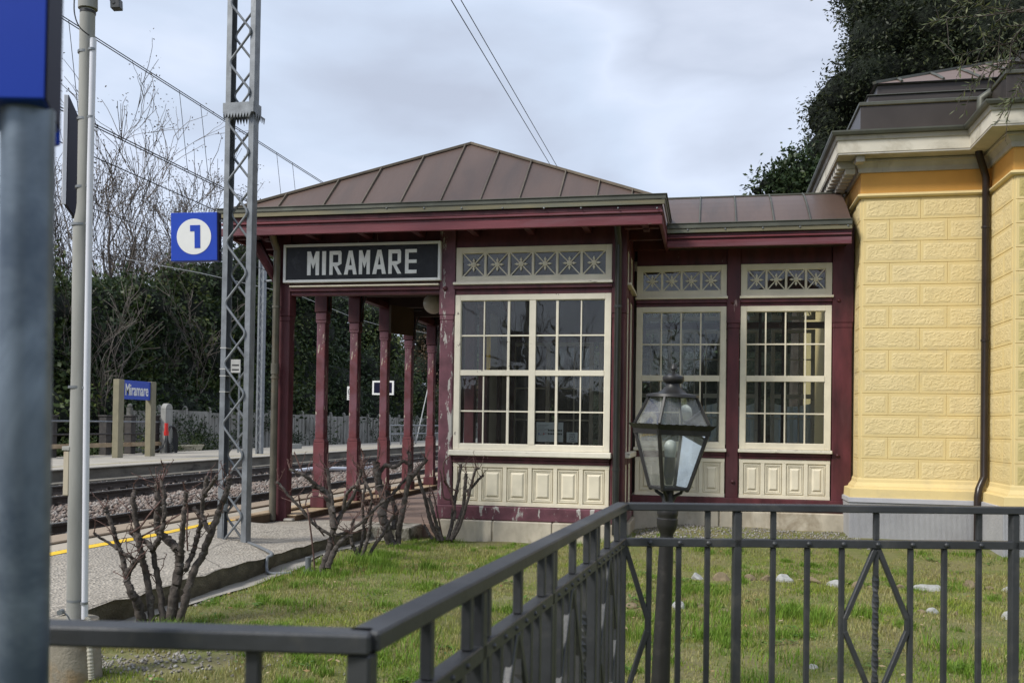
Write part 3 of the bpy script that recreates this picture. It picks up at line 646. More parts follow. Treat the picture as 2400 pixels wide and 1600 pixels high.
# --- hipped roof
APX = onY(1105, 338, 10.75)
AX, AY, AZ = APX.x, APX.y, APX.z
ZE = ZG_T-.045; YR = YB+2
x0, x1, ya = GX0+.03, GX1-.05, YF0+.03
g = MB()
g.add([(x0, ya, ZE), (x1, ya, ZE), (AX, AY, AZ)], [(0, 1, 2)])
g.add([(x0, ya, ZE), (AX, AY, AZ), (AX, YB-1, AZ), (x0, YB, ZE)], [(0, 1, 2, 3)])
g.add([(x1, ya, ZE), (x1, YB, ZE), (AX, YB-1, AZ), (AX, AY, AZ)], [(0, 1, 2, 3)])
g.add([(x0, YB, ZE), (AX, YB-1, AZ), (x1, YB, ZE)], [(0, 1, 2)])
g.add([(x0, ya, ZE-.02), (x1, ya, ZE-.02), (x1, YB, ZE-.02), (x0, YB, ZE-.02)], [(3, 2, 1, 0)])
roof = g.build('roof', MAT['roof'], PAV)
g = MB()
def zfront(x, y): return ZE+(y-ya)/(AY-ya)*(AZ-ZE)
for px in (648, 754, 843, 935, 1028.6, 1123, 1215, 1309, 1397, 1480):
    p = onY(px, 472, YF0+.05); X_ = p.x
    yt = ya+(AY-ya)*((X_-x0)/(AX-x0) if X_ < AX else (x1-X_)/(x1-AX))
    if yt < ya+.05: continue
    g.bar((X_, ya+.01, zfront(X_, ya)+.014), (X_+.004, yt-.005, zfront(X_, yt)+.014), .014, .028)
for (a_, b_) in (((x0, ya, ZE+.01), (AX, AY, AZ+.01)), ((x1, ya, ZE+.01), (AX, AY, AZ+.01)), ((AX, AY, AZ+.01), (AX, YB-1, AZ+.01))): g.bar(a_, b_, .05, .03)
for i in range(1, 8):
    yy = AY+i*.6
    if yy < YB-1.2:
        g.bar((x0, yy, ZE+.01), (AX, yy, AZ+.01), .016, .03); g.bar((x1, yy, ZE+.01), (AX, yy, AZ+.01), .016, .03)
g.build('roof_seams', MAT['seam'], roof, bevel=.003)
g = MB(); p = onY(610, 468, YF0+.2); g.tube([(p.x, p.y, p.z-.08), (p.x, p.y, p.z+.015)], .006, 6)
g.build('lightning_clip', MAT['iron'], roof)
# --- wing roof (recessed) with gutter and fascia
YG0 = GY-OV
gz = lambda py, px=1760: onY(px, py, YG0+.05).z
GXa, GXb = GX1-.05, XG1+.12
gxs = (GX1-.035, onY(1998, 560, YG0).x)
zt, zm, zb_ = onY(1780, 518, YG0).z, onY(1780, 531, YG0).z, onY(1780, 541, YG0).z
def gbx(name, mat, ya_, yb_, z0, z1, bevel=.004): return MB().box(gxs[0], gxs[1], ya_, yb_, z0, z1).build(name, MAT[mat], PAV, bevel=bevel)
gbx('gutter', 'gutter_dark', YG0, YG0+.012, zm, zt); gbx('gutter_rim', 'gutter_dark', YG0-.012, YG0+.008, zt-.010, zt+.001)
gbx('gutter', 'gutter', YG0+.012, YG0+.024, zb_, zm-.001)
g = MB()
for px in (1612, 1700, 1788, 1875, 1988):
    p = onY(px, 533, YG0+.012); g.sphere((p.x, YG0+.010, (zm+zb_)/2+.01), .011, 8, 5)
g.build('gutter_screws', MAT['galv'], PAV, smooth=True)
wa, wb, wc = gz(551), gz(560), gz(577)
gbx('fascia', 'maroon', YG0+.045, YG0+.075, wa, zb_-.002); gbx('fascia', 'maroon_fascia', YG0+.03, YG0+.07, wa-.025, wa-.002, .007)
gbx('fascia', 'maroon', YG0+.05, YG0+.08, wb, wa-.027); gbx('fascia', 'maroon_fascia', YG0+.035, YG0+.07, wc, wb-.003, .006)
gbx('soffit', 'interior', YG0+.08, GY+.02, wc+.06, wc+.09)
RT = onY(1750, 461, YG0+1.0)
zr0 = zt-.02
ridge_z = RT.z; ry = RT.y
pr = []
nseg = 6
prof = [(YG0+.01+(ry-YG0-.01)*i/nseg, zr0+(ridge_z-zr0)*(1-(1-i/nseg)**1.25)) for i in range(nseg+1)]
CXL_ = onY(2016, 700, 10.8).x
g = MB(); xs_ = (gxs[0]-.35, gxs[1]-.01)
vs = [(x, y, z) for (y, z) in prof for x in xs_]+[(x, GY+2.6, zr0) for x in xs_]
g.add(vs[:-2], [(2*i, 2*i+1, 2*i+3, 2*i+2) for i in range(nseg)])
MB().add(vs[-4:], [(0, 1, 3, 2)]).build('added_roof_glass', MAT['glass'], PAV)  # unseen glazed rear slope, added to let daylight into the wing
wroof = g.build('roof', MAT['roof'], PAV)
g = MB()
for px in (1641, 1723, 1808, 1890):
    X_ = onY(px, 490, YG0+.5).x
    for i in range(nseg): g.bar((X_, prof[i][0], prof[i][1]+.012), (X_, prof[i+1][0], prof[i+1][1]+.012), .014, .026)
g.bar((xs_[0], ry, ridge_z+.005), (CXL_, ry, ridge_z+.005), .05, .02)
g.build('roof_seams', MAT['gutter_dark'], wroof, bevel=.003)
# --- porch: columns and steps
XC = (XL0+XL1)/2+.06; KC = (.102, .214, .335, .451, .577)
def step(name, x0, x1, y0, y1, z0, z1, mat): return MB().box(x0, x1, y0, y1, z0, z1).build(name, MAT[mat], PAV, bevel=.008)
YP0, YP1 = FY+.34, FY+6.0
step('porch_floor', XI, XM0+.1, YP0+.001, YP1, -.1, ZFL, 'porch_floor')
g = MB(); zt2 = ZFL+.075
g.box(XI+.001, -4.63, YP0-.3, YP1, ZFL+.001, zt2-.018); g.build('step_riser', MAT['riser'], PAV)
g = MB(); g.box(XI+.001, -4.62, YP0-.30, YP1, zt2-.016, zt2); g.build('step_tread', MAT['wood_tan'], PAV, bevel=.006)
g = MB(); g.box(XI-.02, XI+.11, 9.2, YP1+30, ZFL-.05, ZP-.02); g.build('step_riser', MAT['riser'], PAV)
g = MB(); g.box(XI-.03, XI+.115, 9.19, YP1+30, ZP-.018, ZP+.006); g.build('step_tread', MAT['wood_tan'], PAV, bevel=.006)
for i, (px, py) in enumerate(((831.6, 0),) if 0 else [(748.7, 733), (833, 757), (903.6, 777), (962, 797), (1014, 809)]):
    Yc = FY*(1+KC[i])+.03
    Xc = XC
    c = empty('column', (Xc, Yc, ZFL), None); c.parent = PAV; c.location = Vector((Xc, Yc, ZFL))-Vector(PAV.location)
    zcap = CAMZ+(onY(px, py, Yc).z-CAMZ)
    zbase = zt2
    h = .061; g = MB()
    g.prism([(Xc-h+.012, Yc-h), (Xc+h-.012, Yc-h), (Xc+h, Yc-h+.012), (Xc+h, Yc+h-.012), (Xc+h-.012, Yc+h), (Xc-h+.012, Yc+h), (Xc-h, Yc+h-.012), (Xc-h, Yc-h+.012)], zbase+.86, zcap-.14, 'z')
    g.box(Xc-.075, Xc+.075, Yc-.073, Yc+.073, zbase+.14, zbase+.81)
    g.prism([(Xc-.075, zbase+.812), (Xc+.075, zbase+.812), (Xc+.061, zbase+.858), (Xc-.061, zbase+.858)], Yc-.066, Yc+.066)
    g.prism([(Xc-.061, zcap-.138), (Xc+.061, zcap-.138), (Xc+.076, zcap-.10), (Xc-.076, zcap-.10)], Yc-.066, Yc+.066)
    g.prism([(Xc-.070, zcap-.098), (Xc+.070, zcap-.098), (Xc+.070, zcap-.004), (Xc-.070, zcap-.004)], Yc-.068, Yc+.068)
    g.build('shaft', MAT['maroon_worn'], c, bevel=.004)
    g = MB(); g.box(Xc-.082, Xc+.082, Yc-.082, Yc+.082, zcap, Z_OPEN+.3); g.build('head', MAT['maroon'], c, bevel=.005)
    g = MB(); g.box(Xc-.095, Xc+.095, Yc-.095, Yc+.095, zbase, zbase+.138); g.build('base', MAT['maroon'], c, bevel=.008)
    # curved iron bracket on the porch side
    g = MB(); pts = []
    for k in range(9):
        a = k/8*PI/2; pts.append((Xc+.085+.28*(1-math.cos(a)), Yc-.03, zcap+.03+.50*math.sin(a)))
    g.tube(pts, .014, 6); pts = [(Xc+.09, Yc-.03, zcap+.03+.5*k/6) for k in range(7)]; g.tube(pts, .012, 6); g.sphere((Xc+.09, Yc-.03, zcap+.02), .02, 8, 5)
    g.build('bracket', MAT['iron'], c)
g = MB(); g.box(XC-.06, XC+.06, FY+.17, YP1, Z_OPEN+.26, Z_OPEN+.36); g.box(XC-.05, XC+.05, FY+.17, YP1, Z_OPEN+.37, Z_SOF); g.build('beam', MAT['maroon'], PAV, bevel=.005)
g = MB(); g.box(XL0, XM1, FY+.15, YP1, Z_OPEN+.42, Z_OPEN+.45)
for i in range(5): y = FY*(1+KC[i])+.03; g.box(XC+.05, XM0, y-.05, y+.05, Z_OPEN+.28, Z_OPEN+.415)
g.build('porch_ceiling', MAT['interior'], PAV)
# --- room interior behind the big window
YI = FY+3.2
def inn(name, mat, *a): return MB().box(*a).build(name, MAT[mat], PAV)
inn('interior_floor', 'bounce_floor', XM0+.02, XS-.12, FY+.2, YI, ZFL+.02, ZFL+.04)
inn('interior_ceiling', 'interior', XM0+.02, XS-.11, FY+.15, YI+3, Z_OPEN+.46, Z_OPEN+.48)
inn('interior_ceiling', 'bounce_ceiling', XS-.10, XG1+1.2, GY+.14, GY+.75, ZG_TR1+.06, ZG_TR1+.08)
xm = (XM0+XM1)/2
g = MB()
for y in (FY+.45, FY+1.05, FY+1.75, FY+2.5): g.box(xm-.06, xm+.06, y, y+.13, Z_BEAM0, Z_SOF-.2)
g.box(xm-.06, xm+.06, FY+.17, YI, Z_RAIL1-.05, Z_RAIL1+.05); g.box(xm-.05, xm+.05, FY+.17, YI, Z_BEAM0, Z_BEAM1)
g.build('interior_post', MAT['maroon'], PAV, bevel=.004)
g = MB(); g.box(xm-.03, xm+.03, FY+1.2, YI+.05, Z_BEAM1, Z_PAN1); g.box(xm-.02, xm+.02, FY+1.85, YI, Z_PAN1, Z_RAIL1-.06); g.build('interior_panel', MAT['cream'], PAV)
# back wall of the room with windows
g = MB(); g.box(xm+.06, XS, YI, YI+.1, Z_BEAM0, Z_PAN1); g.build('interior_panel', MAT['cream'], PAV)
wd = (XS-xm-.1)/3
for i in range(3):
    a = xm+.08+wd*i; b_ = a+wd-.08
    bigwin(a, b_, Z_PAN1+.004, Z_RAIL1-.35, YI, [(a+(b_-a)/2, .01)], [(Z_PAN1+.5, .012), (Z_PAN1+.95, .012)], PAV, mf='cream', fr=.05, name='interior_window')
    MB().box(a+.01, b_-.01, YI+.12, YI+.14, Z_PAN1, Z_RAIL1-.36).build('interior_board', MAT['interior'], PAV)
inn('interior_board', 'maroon', xm+.06, XS, YI, YI+.1, Z_RAIL1-.345, Z_RAIL1-.2)
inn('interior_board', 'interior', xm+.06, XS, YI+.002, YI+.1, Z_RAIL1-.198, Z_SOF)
inn('interior_board', 'interior', XS-.13, XS-.11, YI-1.2, YI, Z_BEAM1, Z_SOF-.2)
MB().box(xm-.06, xm+.12, YI-.02, YI+.14, Z_BEAM0, Z_SOF).build('interior_post', MAT['maroon'], PAV)
# a yellow notice strip on a post in the room
p = onY(1145, 820, FY+1.0); MB().box(p.x-.025, p.x+.025, p.y, p.y+.01, onY(1145, 868, FY+1.0).z, onY(1145, 788, FY+1.0).z).build('yellow_strip', MAT['yellow_line'], PAV)
# --- far side of the wing: same facade seen through the corridor
YK = GY+2.5
k_ = YK/GY
for j, (pxa, pxb) in enumerate(((1496, 1573), (1592, 1690), (1696, 1778), (1807, 1910), (1932, 2020))):
    a, b_ = onY(pxa, 880, YK).x, onY(pxb, 880, YK).x
    transom(a, b_, ZG_LED1+.0, ZG_TR1+.02, YK, 3, PAV, mf='cream_worn', fr=.05)
    wx = (b_-a-.1)/3
    bigwin(a, b_, ZG_SILL1, ZG_WIN1-.02, YK, [(a+.05+wx, .009), (a+.05+2*wx, .009)], [(bz(887, 1840)-.12, .03), (bz(806, 1840), .009), (bz(975, 1840), .009)], PAV, mf='cream_worn', fr=.045, name='interior_window')
    cu = MB(); n_ = 24; zc0 = ZG_SILL1+.03; zc1 = bz(887, 1840)-.21
    vs = []; 
    for i in range(n_+1):
        x = a+.03+(b_-a-.06)*i/n_; yy = YK+.10+.012*math.sin(i*1.3)+.006*math.sin(i*2.9); sag = .05*math.sin(PI*i/n_)
        vs += [(x, yy, zc0), (x, yy, zc1-sag)]
    cu.add(vs, [(2*i, 2*i+2, 2*i+3, 2*i+1) for i in range(n_)]); cu.build('curtain', MAT['curtain'], PAV, smooth=True)
g = MB(); g.box(XG0-.3, XG1+1.5, YK+.02, YK+.1, ZG_SILL0-.6, ZG_SILL1-.02); g.box(XG0-.3, XG1+1.5, YK+.02, YK+.1, ZG_TR1+.03, ZG_TOP+.3); g.box(XG0-.3, XG1+1.5, YK+.01, YK+.09, ZG_WIN1, ZG_RAIL1)
g.build('interior_board', MAT['maroon'], PAV)
inn('interior_floor', 'bounce_floor', XG0, XG1+1.6, GY+.13, YK, ZG_BEAM0-.02, ZG_BEAM0+.02)

g = MB(); 
for x in (bx(1790), bx(1850), bx(1640)): g.box(x, x+.035, GY+1.2, GY+1.24, ZG_BEAM0, ZG_TR1)
g.build('interior_post', MAT['interior'], PAV)
# --- drainpipes on the pavilion
def pipe(name, pts, r, mat, parent, collars=()):
    g = MB().tube(pts, r, 12); o = g.build(name, MAT[mat], parent, smooth=True)
    for z in collars: MB().tube([(pts[-1][0], pts[-1][1], z-.012), (pts[-1][0], pts[-1][1], z+.012)], r*1.18, 12).build('pipe_collar', MAT[mat], o, smooth=True)
    return o
xp = onY(645.5, 950, FY-.05).x
pipe('drainpipe', [(xp+.0, YF0+.25, ZG_B-.03), (xp, YF0+.30, z_c+.05), (xp, FY-.075, z_c-.1), (xp, FY-.075, ZFL+.02)], .040, 'pipe', PAV, [onY(645, y, FY-.07).z for y in (719, 854, 884)])
g = MB(); zq = onY(645, 866, FY-.07).z; g.tube([(xp, FY-.075, zq-.05), (xp, FY-.075, zq+.045)], .047, 12); g.build('pipe_socket', MAT['pipe'], PAV, smooth=True)
xp = onY(1447, 860, FY-.05).x
pipe('drainpipe', [(xp, YF0+.2, ZG_B-.03), (xp, YF0+.25, z_c+.03), (xp, FY-.06, z_c-.12), (xp, FY-.06, Z_BEAM0-.1)], .037, 'pipe_dark', PAV, [onY(1447, y, FY-.06).z for y in (718, 1100)])
g = MB(); g.box(XL0-.07, XL0-.01, FY-.13, FY-.02, ZFL, ZFL+.04); g.box(XL1-.03, XL1+.09, FY-.02, FY+.1, ZFL, ZFL+.035); g.build('footing', MAT['smooth_conc'], PAV, bevel=.012)
# ================================================================ STATION NAME SIGN
x0, x1 = ax(664)+.0, ax(1031.5); z0, z1 = zz(848, 661.5), zz(848, 571)
SG = empty('station_sign', ((x0+x1)/2, FY-.03, z0), 'long black board with white letters MIRAMARE in a white frame', 'sign')
MB().box(x0+.03, x1-.03, FY-.045, FY+.02, z0+.03, z1-.03).build('board', MAT['board_black'], SG)
g = MB(); frame_rect(g, x0, x1, z0, z1, FY-.06, FY+.02, .031, .031, .031, .031); g.build('frame', MAT['sign_white'], SG, bevel=.004)
def letter(g, ch, x0, x1, z0, z1, y0, y1):
    def P(poly): g.prism([(x0+(x1-x0)*u, z0+(z1-z0)*v_) for u, v_ in poly], y0, y1)
    s = .27
    if ch == 'I': P([(0, 0), (1, 0), (1, 1), (0, 1)])
    elif ch == 'M':
        P([(0, 0), (.30, 0), (.30, .55), (0, .55)]); P([(.70, 0), (1, 0), (1, .55), (.70, .55)])
        P([(0, .553), (.30, .553), (.30, 1), (0, 1)]); P([(.70, .553), (1, .553), (1, 1), (.70, 1)])
        P([(.302, .55), (.5, .26), (.5, .66), (.302, .98)]); P([(.5, .26), (.698, .55), (.698, .98), (.5, .66)])
    elif ch == 'A':
        P([(0, 0), (.29, 0), (.5, .76), (.5, 1), (.36, 1)]); P([(.71, 0), (1, 0), (.64, 1), (.5, 1), (.5, .76)]); P([(.352, .2), (.648, .2), (.60, .385), (.40, .385)])
    elif ch == 'R':
        P([(0, 0), (s, 0), (s, 1), (0, 1)]); P([(s, .84), (.78, .84), (.88, 1), (s, 1)]); P([(.70, .52), (.96, .46), (.96, .92), (.88, 1), (.70, .84)])
        P([(s, .36), (.62, .36), (.96, .458), (.70, .518), (s, .518)]); P([(.35, .358), (.62, .358), (1, 0), (.70, 0)])
    elif ch == 'E':
        P([(0, 0), (.30, 0), (.30, 1), (0, 1)]); P([(.30, .86), (1, .86), (1, 1), (.30, 1)]); P([(.30, .43), (1, .43), (1, .57), (.30, .57)]); P([(.30, 0), (1, 0), (1, .15), (.30, .15)])
for ch, (a, b_) in zip('MIRAMARE', ((468, 578), (605, 640), (672, 787), (806, 924), (942, 1043), (1066, 1191), (1212, 1332), (1365, 1471))):
    k = .25510
    X0_, X1_ = ax(600+a*k), ax(600+b_*k); Z0_, Z1_ = zz(848, 644.5), zz(848, 588.5)
    g = MB(); letter(g, ch, X0_, X1_, Z0_, Z1_, FY-.052, FY-.0452); g.build('letter', MAT['sign_grey'], SG, bevel=.001)
# ================================================================ YELLOW STATION HOUSE
YH1 = 10.8; CXL = onY(2016, 700, YH1).x; CX2 = onY(2320, 700, YH1).x; YH2 = 10.02; CX2f = CX2
YEL = empty('yellow_station_house', (CXL+1.5, YH1, 0), 'yellow rendered station house with rusticated blocks and white cornice', 'building')
XEND = 9.0; YBK = 17.0
def path(px_, py_):
    return [(CXL-px_, YBK), (CXL-px_, YH1-py_), (CX2-px_, YH1-py_), (CX2-px_, YH2-py_), (XEND, YH2-py_)]
def sweep(prof, name, mat, bevel=0):
    """prof: closed list of (projection, z) outer side going up; swept round the facade corners"""
    g = MB(); vs = []; n = len(prof)
    for (p, z) in prof:
        for (x, y) in path(p, p): vs.append((x, y, z))
    fs = []
    for i in range(n-1):
        for k in range(4): fs.append((i*5+k, i*5+k+1, (i+1)*5+k+1, (i+1)*5+k))
    # mesh has path direction: left side first; outward normals
    g.add(vs, fs); o = g.build(name, MAT[mat], YEL, bevel=bevel); return o
cz = lambda py, px=2150, p=0: onY(px, py, YH1-p).z
# rusticated render: brick-pattern relief in the material (joints and rough faces)
def stucco(name, base):
    m, t, b = mat_base(name); v0 = t.nodes.new('ShaderNodeTexCoord').outputs['Object']
    sep = t.nodes.new('ShaderNodeSeparateXYZ'); t.links.new(v0, sep.inputs[0])
    add = t.nodes.new('ShaderNodeMath'); add.operation = 'ADD'; t.links.new(sep.outputs[0], add.inputs[0]); t.links.new(sep.outputs[1], add.inputs[1])
    cmb = t.nodes.new('ShaderNodeCombineXYZ'); t.links.new(sep.outputs[0], cmb.inputs[0]); t.links.new(sep.outputs[2], cmb.inputs[1])
    br = t.nodes.new('ShaderNodeTexBrick'); t.links.new(cmb.outputs[0], br.inputs['Vector'])
    return m, t, b, br, v0
RH = (cz(463)-cz(1140))/13.4
from mathutils import noise as mn
def relief(g, a, c, z0, z1, y, facing, step=.0085):
    """rough hammered field as real relief: a grid pushed out of the wall by a ridged noise"""
    nx = max(2, int((c-a)/step)); nz = max(2, int((z1-z0)/step)); b = len(g.v); sx = random.uniform(0, 50)
    for j in range(nz+1):
        for i in range(nx+1):
            u = a+(c-a)*i/nx; w = z0+(z1-z0)*j/nz
            e = min(i, nx-i, j, nz-j); p = Vector((u*26+sx, w*36, y*3)); p = p+mn.noise_vector(p*.6)*1.5
            n_ = mn.noise(p); n2 = mn.noise(Vector((u*60, w*75, sx)))
            h = .0024*max(0, min(1, (n_+.12)*4))+.0012*n2
            h = .0042+(.0015+h)*min(1, e/2) if e else .0042
            g.v.append((u, y-h, w) if facing == 'y' else (y-h, u, w))
    for j in range(nz):
        for i in range(nx):
            o = b+j*(nx+1)+i; f = (o, o+1, o+nx+2, o+nx+1); g.f.append(f if facing == 'y' else f[::-1])
def wallblocks(x0, x1, y, zb, zt, facing, name, mat, off=0):
    """wall plane with real V-joints: rows of slightly proud blocks with rough faces (material bump)"""
    g = MB(); g2 = MB(); z = zt; r = 0
    rh = (zt-zb)/round((zt-zb)/.243)
    while z > zb+.01:
        z0_ = z-rh; bl = .585; xs0 = x0
        cuts = [x0]; x = x0+(bl if (r+off) % 2 == 0 else bl/2-.02)
        while x < x1-.05: cuts.append(x); x += bl
        cuts.append(x1)
        for a, c in zip(cuts[:-1], cuts[1:]):
            m_ = .010; q = .030
            # margin ring (drafted) + slightly raised field
            if facing == 'y':
                g.box(a+.0015, c-.0015, y-.004, y+.05, z0_+.002, z-.002)
                if c-a > .12: relief(g2, a+q, c-q, z0_+q, z-q, y, 'y')
            else:
                g.box(y-.004, y+.05, a+.0015, c-.0015, z0_+.002, z-.002)
                if c-a > .12: relief(g2, a+q, c-q, z0_+q, z-q, y, 'x')
        z = z0_; r += 1
    g2.build('wall_fields', mat, YEL)
    return g.build(name, MAT['render'], YEL, bevel=.003)
m, t, b = mat_base('rough yellow render'); v = coords(t)
vs_ = coords(t, (1, 1, 1.5))
n1 = noise(t, vs_, 17, 5, .6, 1.8)
c = ramp(t, noise(t, v, 1.4, 5), [(.3, (.64, .51, .25)), (.7, (.70, .57, .31))])
c = mixc(t, ramp(t, noise(t, coords(t, (3.5, 3.5, .35)), 1.5, 6, .7), [(.48, (0, 0, 0)), (.78, (.5, .5, .5))]), c, (.55, .44, .24))
c = mixc(t, ramp(t, noise(t, v, 2.2, 6, .7), [(.50, (0, 0, 0)), (.75, (.6, .6, .6))]), c, (.56, .46, .25))
t.links.new(c, b.inputs['Base Color']); b.inputs['Roughness'].default_value = .85
hh = ramp(t, n1, [(.40, (0, 0, 0)), (.50, (.85, .85, .85)), (.53, (.25, .25, .25)), (.62, (1, 1, 1))])
bumpn(t, b, noise(t, v, 60, 5, .6), .25, .004); MAT['render_rough'] = m
MAT['render'] = pmat('smooth yellow render', (.67, .53, .255), var=.05, scale=3, rough=.8, bump=.15, bscale=40, stain=(.55, .45, .25), stain_scale=2)
MAT['orange'] = pmat('orange render', (.66, .345, .085), var=.08, scale=2.2, rough=.8, bump=.1, bscale=40)
MAT['cornice'] = pmat('off white cornice', (.60, .56, .47), var=.08, scale=3, rough=.75, bump=.15, bscale=30, stain=(.33, .29, .215), stain_scale=2.3, stain_pos=(.52, .74))
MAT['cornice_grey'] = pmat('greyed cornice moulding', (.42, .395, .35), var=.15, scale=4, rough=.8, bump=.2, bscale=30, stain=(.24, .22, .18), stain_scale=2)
MAT['attic'] = pmat('dark brown sheet metal', (.062, .053, .049), var=.2, scale=1.6, rough=.42, bump=.03, metal=.3)
mm, t, b = mat_base('combed grey render'); v = coords(t)
wv = t.nodes.new('ShaderNodeTexWave'); wv.wave_type = 'BANDS'; wv.bands_direction = 'X'; wv.inputs['Scale'].default_value = 26; wv.inputs['Distortion'].default_value = 1.2; wv.inputs['Detail'].default_value = 3; t.links.new(v, wv.inputs['Vector'])
t.links.new(ramp(t, noise(t, v, 3, 5), [(.3, (.31, .31, .325)), (.7, (.39, .39, .405))]), b.inputs['Base Color']); b.inputs['Roughness'].default_value = .9
bumpn(t, b, noise(t, v, 50, 5), .5, .006, bumpn(t, b, wv.outputs['Color'], .6, .008)); MAT['render_grey'] = mm
MAT['grey_smooth'] = pmat('smooth grey render', (.40, .40, .43), var=.07, scale=4, rough=.85, bump=.2)
Zw1 = cz(462); Zw0 = cz(1128)
EDGE = .045
g = MB()  # body core of the walls
g.box(CXL+.002, XEND, YH1+.002, YBK, -.3, cz(300)); g.box(CX2+.002, XEND, YH2+.002, YH1+.01, -.3, cz(300)); g.build('wall', MAT['render'], YEL)
wallblocks(CXL+EDGE-.02, CX2-.005, YH1, Zw0, Zw1, 'y', 'wall_blocks', MAT['render_rough'])
wallblocks(YH1+.03, GY-.06+.0, CXL, Zw0, Zw1, 'x', 'wall_blocks', MAT['render_rough'], 1)
wallblocks(YH2+.02, YH1-.02, CX2, Zw0, Zw1, 'x', 'wall_blocks', MAT['render_rough'])
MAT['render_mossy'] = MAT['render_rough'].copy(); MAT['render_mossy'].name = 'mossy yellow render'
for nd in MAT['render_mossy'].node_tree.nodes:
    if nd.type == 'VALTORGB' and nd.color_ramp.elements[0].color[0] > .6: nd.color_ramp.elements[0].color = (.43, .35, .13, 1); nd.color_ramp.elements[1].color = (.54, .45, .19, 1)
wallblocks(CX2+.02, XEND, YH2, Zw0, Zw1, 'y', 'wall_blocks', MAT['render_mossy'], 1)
for zz0 in np.arange(Zw0, Zw1-.05, (Zw1-Zw0)/round((Zw1-Zw0)/.243)):
    pass
sweep([(0, Zw1), (.03, Zw1+.006), (.042, Zw1+.022), (.036, Zw1+.04), (.014, Zw1+.05), (.004, Zw1+.056)], 'string_course', 'render')
zf0, zf1 = Zw1+.056, cz(402)
sweep([(.004, zf0), (.004, zf1+.02)], 'frieze', 'orange')
za = cz(402)
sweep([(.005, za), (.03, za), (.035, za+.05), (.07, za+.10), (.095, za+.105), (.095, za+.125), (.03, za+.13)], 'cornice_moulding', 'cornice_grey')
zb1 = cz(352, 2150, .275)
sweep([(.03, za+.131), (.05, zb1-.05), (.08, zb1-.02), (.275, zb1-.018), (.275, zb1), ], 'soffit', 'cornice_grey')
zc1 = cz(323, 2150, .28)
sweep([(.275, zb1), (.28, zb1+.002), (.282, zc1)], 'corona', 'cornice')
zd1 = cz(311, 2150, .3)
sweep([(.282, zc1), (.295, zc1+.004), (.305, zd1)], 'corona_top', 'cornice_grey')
ze1 = cz(298, 2150, .34)
sweep([(.305, zd1), (.34, zd1+.004), (.352, zd1+.03), (.352, ze1), (.33, ze1+.003), (.29, ze1-.02), (-.9, ze1-.02)], 'gutter', 'gutter_dark')
g = MB()   # corbels under the left return and one at the corner
for i in range(14):
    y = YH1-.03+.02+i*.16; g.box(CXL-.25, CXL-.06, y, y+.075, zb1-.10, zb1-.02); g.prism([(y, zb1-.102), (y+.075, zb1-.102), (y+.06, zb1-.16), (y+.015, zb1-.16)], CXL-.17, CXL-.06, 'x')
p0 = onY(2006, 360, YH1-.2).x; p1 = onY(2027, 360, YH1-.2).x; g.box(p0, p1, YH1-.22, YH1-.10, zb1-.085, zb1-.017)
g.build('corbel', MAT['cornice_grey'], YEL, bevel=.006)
# attic tiers
def tier(dx, dy, z0, z1, mat, cap=None, lip=.02, name='attic'):
    g = MB(); x0 = CXL+dx; yb = YH1+dy; x2 = CX2+dx+.0; y2 = YH2+dy
    g.box(x0, XEND, yb, YBK-.3, z0, z1); g.box(x2, XEND, y2, yb+.01, z0, z1-.002); o = g.build(name, MAT[mat], YEL, bevel=.004)
    if cap:
        g = MB(); g.box(x0-lip, XEND, yb-lip, YBK-.3, z1+.001, z1+.001+cap); g.box(x2-lip, XEND, y2-lip, yb-lip+.01, z1-.001, z1-.001+cap); g.build(name+'_cap', MAT['gutter_dark'], YEL, bevel=.008)
def zt_(py, px, dy): return onY(px, py, YH1+dy).z
dy1 = .42; x1_ = onY(2017, 250, YH1+dy1).x-CXL
tier(x1_, dy1, ze1-.03, zt_(246, 2100, dy1), 'attic', .045)
dy2 = .62; x2_ = onY(2035, 228, YH1+dy2).x-CXL
tier(x2_, dy2, zt_(240, 2100, dy2)-.05, zt_(223, 2100, dy2), 'attic', .014)
dy3 = .85; x3_ = onY(2056, 210, YH1+dy3).x-CXL
tier(x3_, dy3, zt_(230, 2100, dy3)-.05, zt_(199, 2100, dy3), 'attic', .012)
ZRF = zt_(197, 2100, dy3); Xa, Ya = CXL+x3_-.04, YH1+dy3-.05
# main hip roof
g = MB(); D = 2.9
hp = onY(2400, 133, Ya+ (onY(2400, 133, Ya+2.0).x-Xa)*.9)
sl_h = None
for D_ in np.arange(.5, 6, .05):
    q = proj((Xa+D_, Ya+D_*.9, 0)); 
    if q[0] > 2400: break
H_ = onY(2400, 134, Ya+D_*.9).z-ZRF
D = 4.5; T = (Xa+D, Ya+D*.9, ZRF+H_/D_*D)
g.add([(Xa, Ya, ZRF), (XEND, Ya, ZRF), (XEND, T[1], T[2]), T, (Xa, YBK, ZRF)], [(0, 1, 2, 3), (0, 3, 4)])
g.build('roof', pmat('lighter brown metal roof', (.19, .135, .115), var=.1, scale=1.5, rough=.42, bump=.2, bscale=2, bdist=.02, metal=.1), YEL)
g = MB(); g.bar((Xa, Ya, ZRF+.01), (T[0], T[1], T[2]+.01), .05, .03)
for px in (2114, 2212, 2297, 2390):
    X_ = onY(px, 197, Ya).x; dd = (X_-Xa)
    if dd > 0: g.tube([(X_, Ya, ZRF+.012), (X_, Ya+dd*.45, ZRF+H_/D_*dd*.5+.02), (X_, Ya+dd*.9, ZRF+H_/D_*dd+.01)], .016, 6)
g.build('roof_seams', MAT['gutter_dark'], YEL)
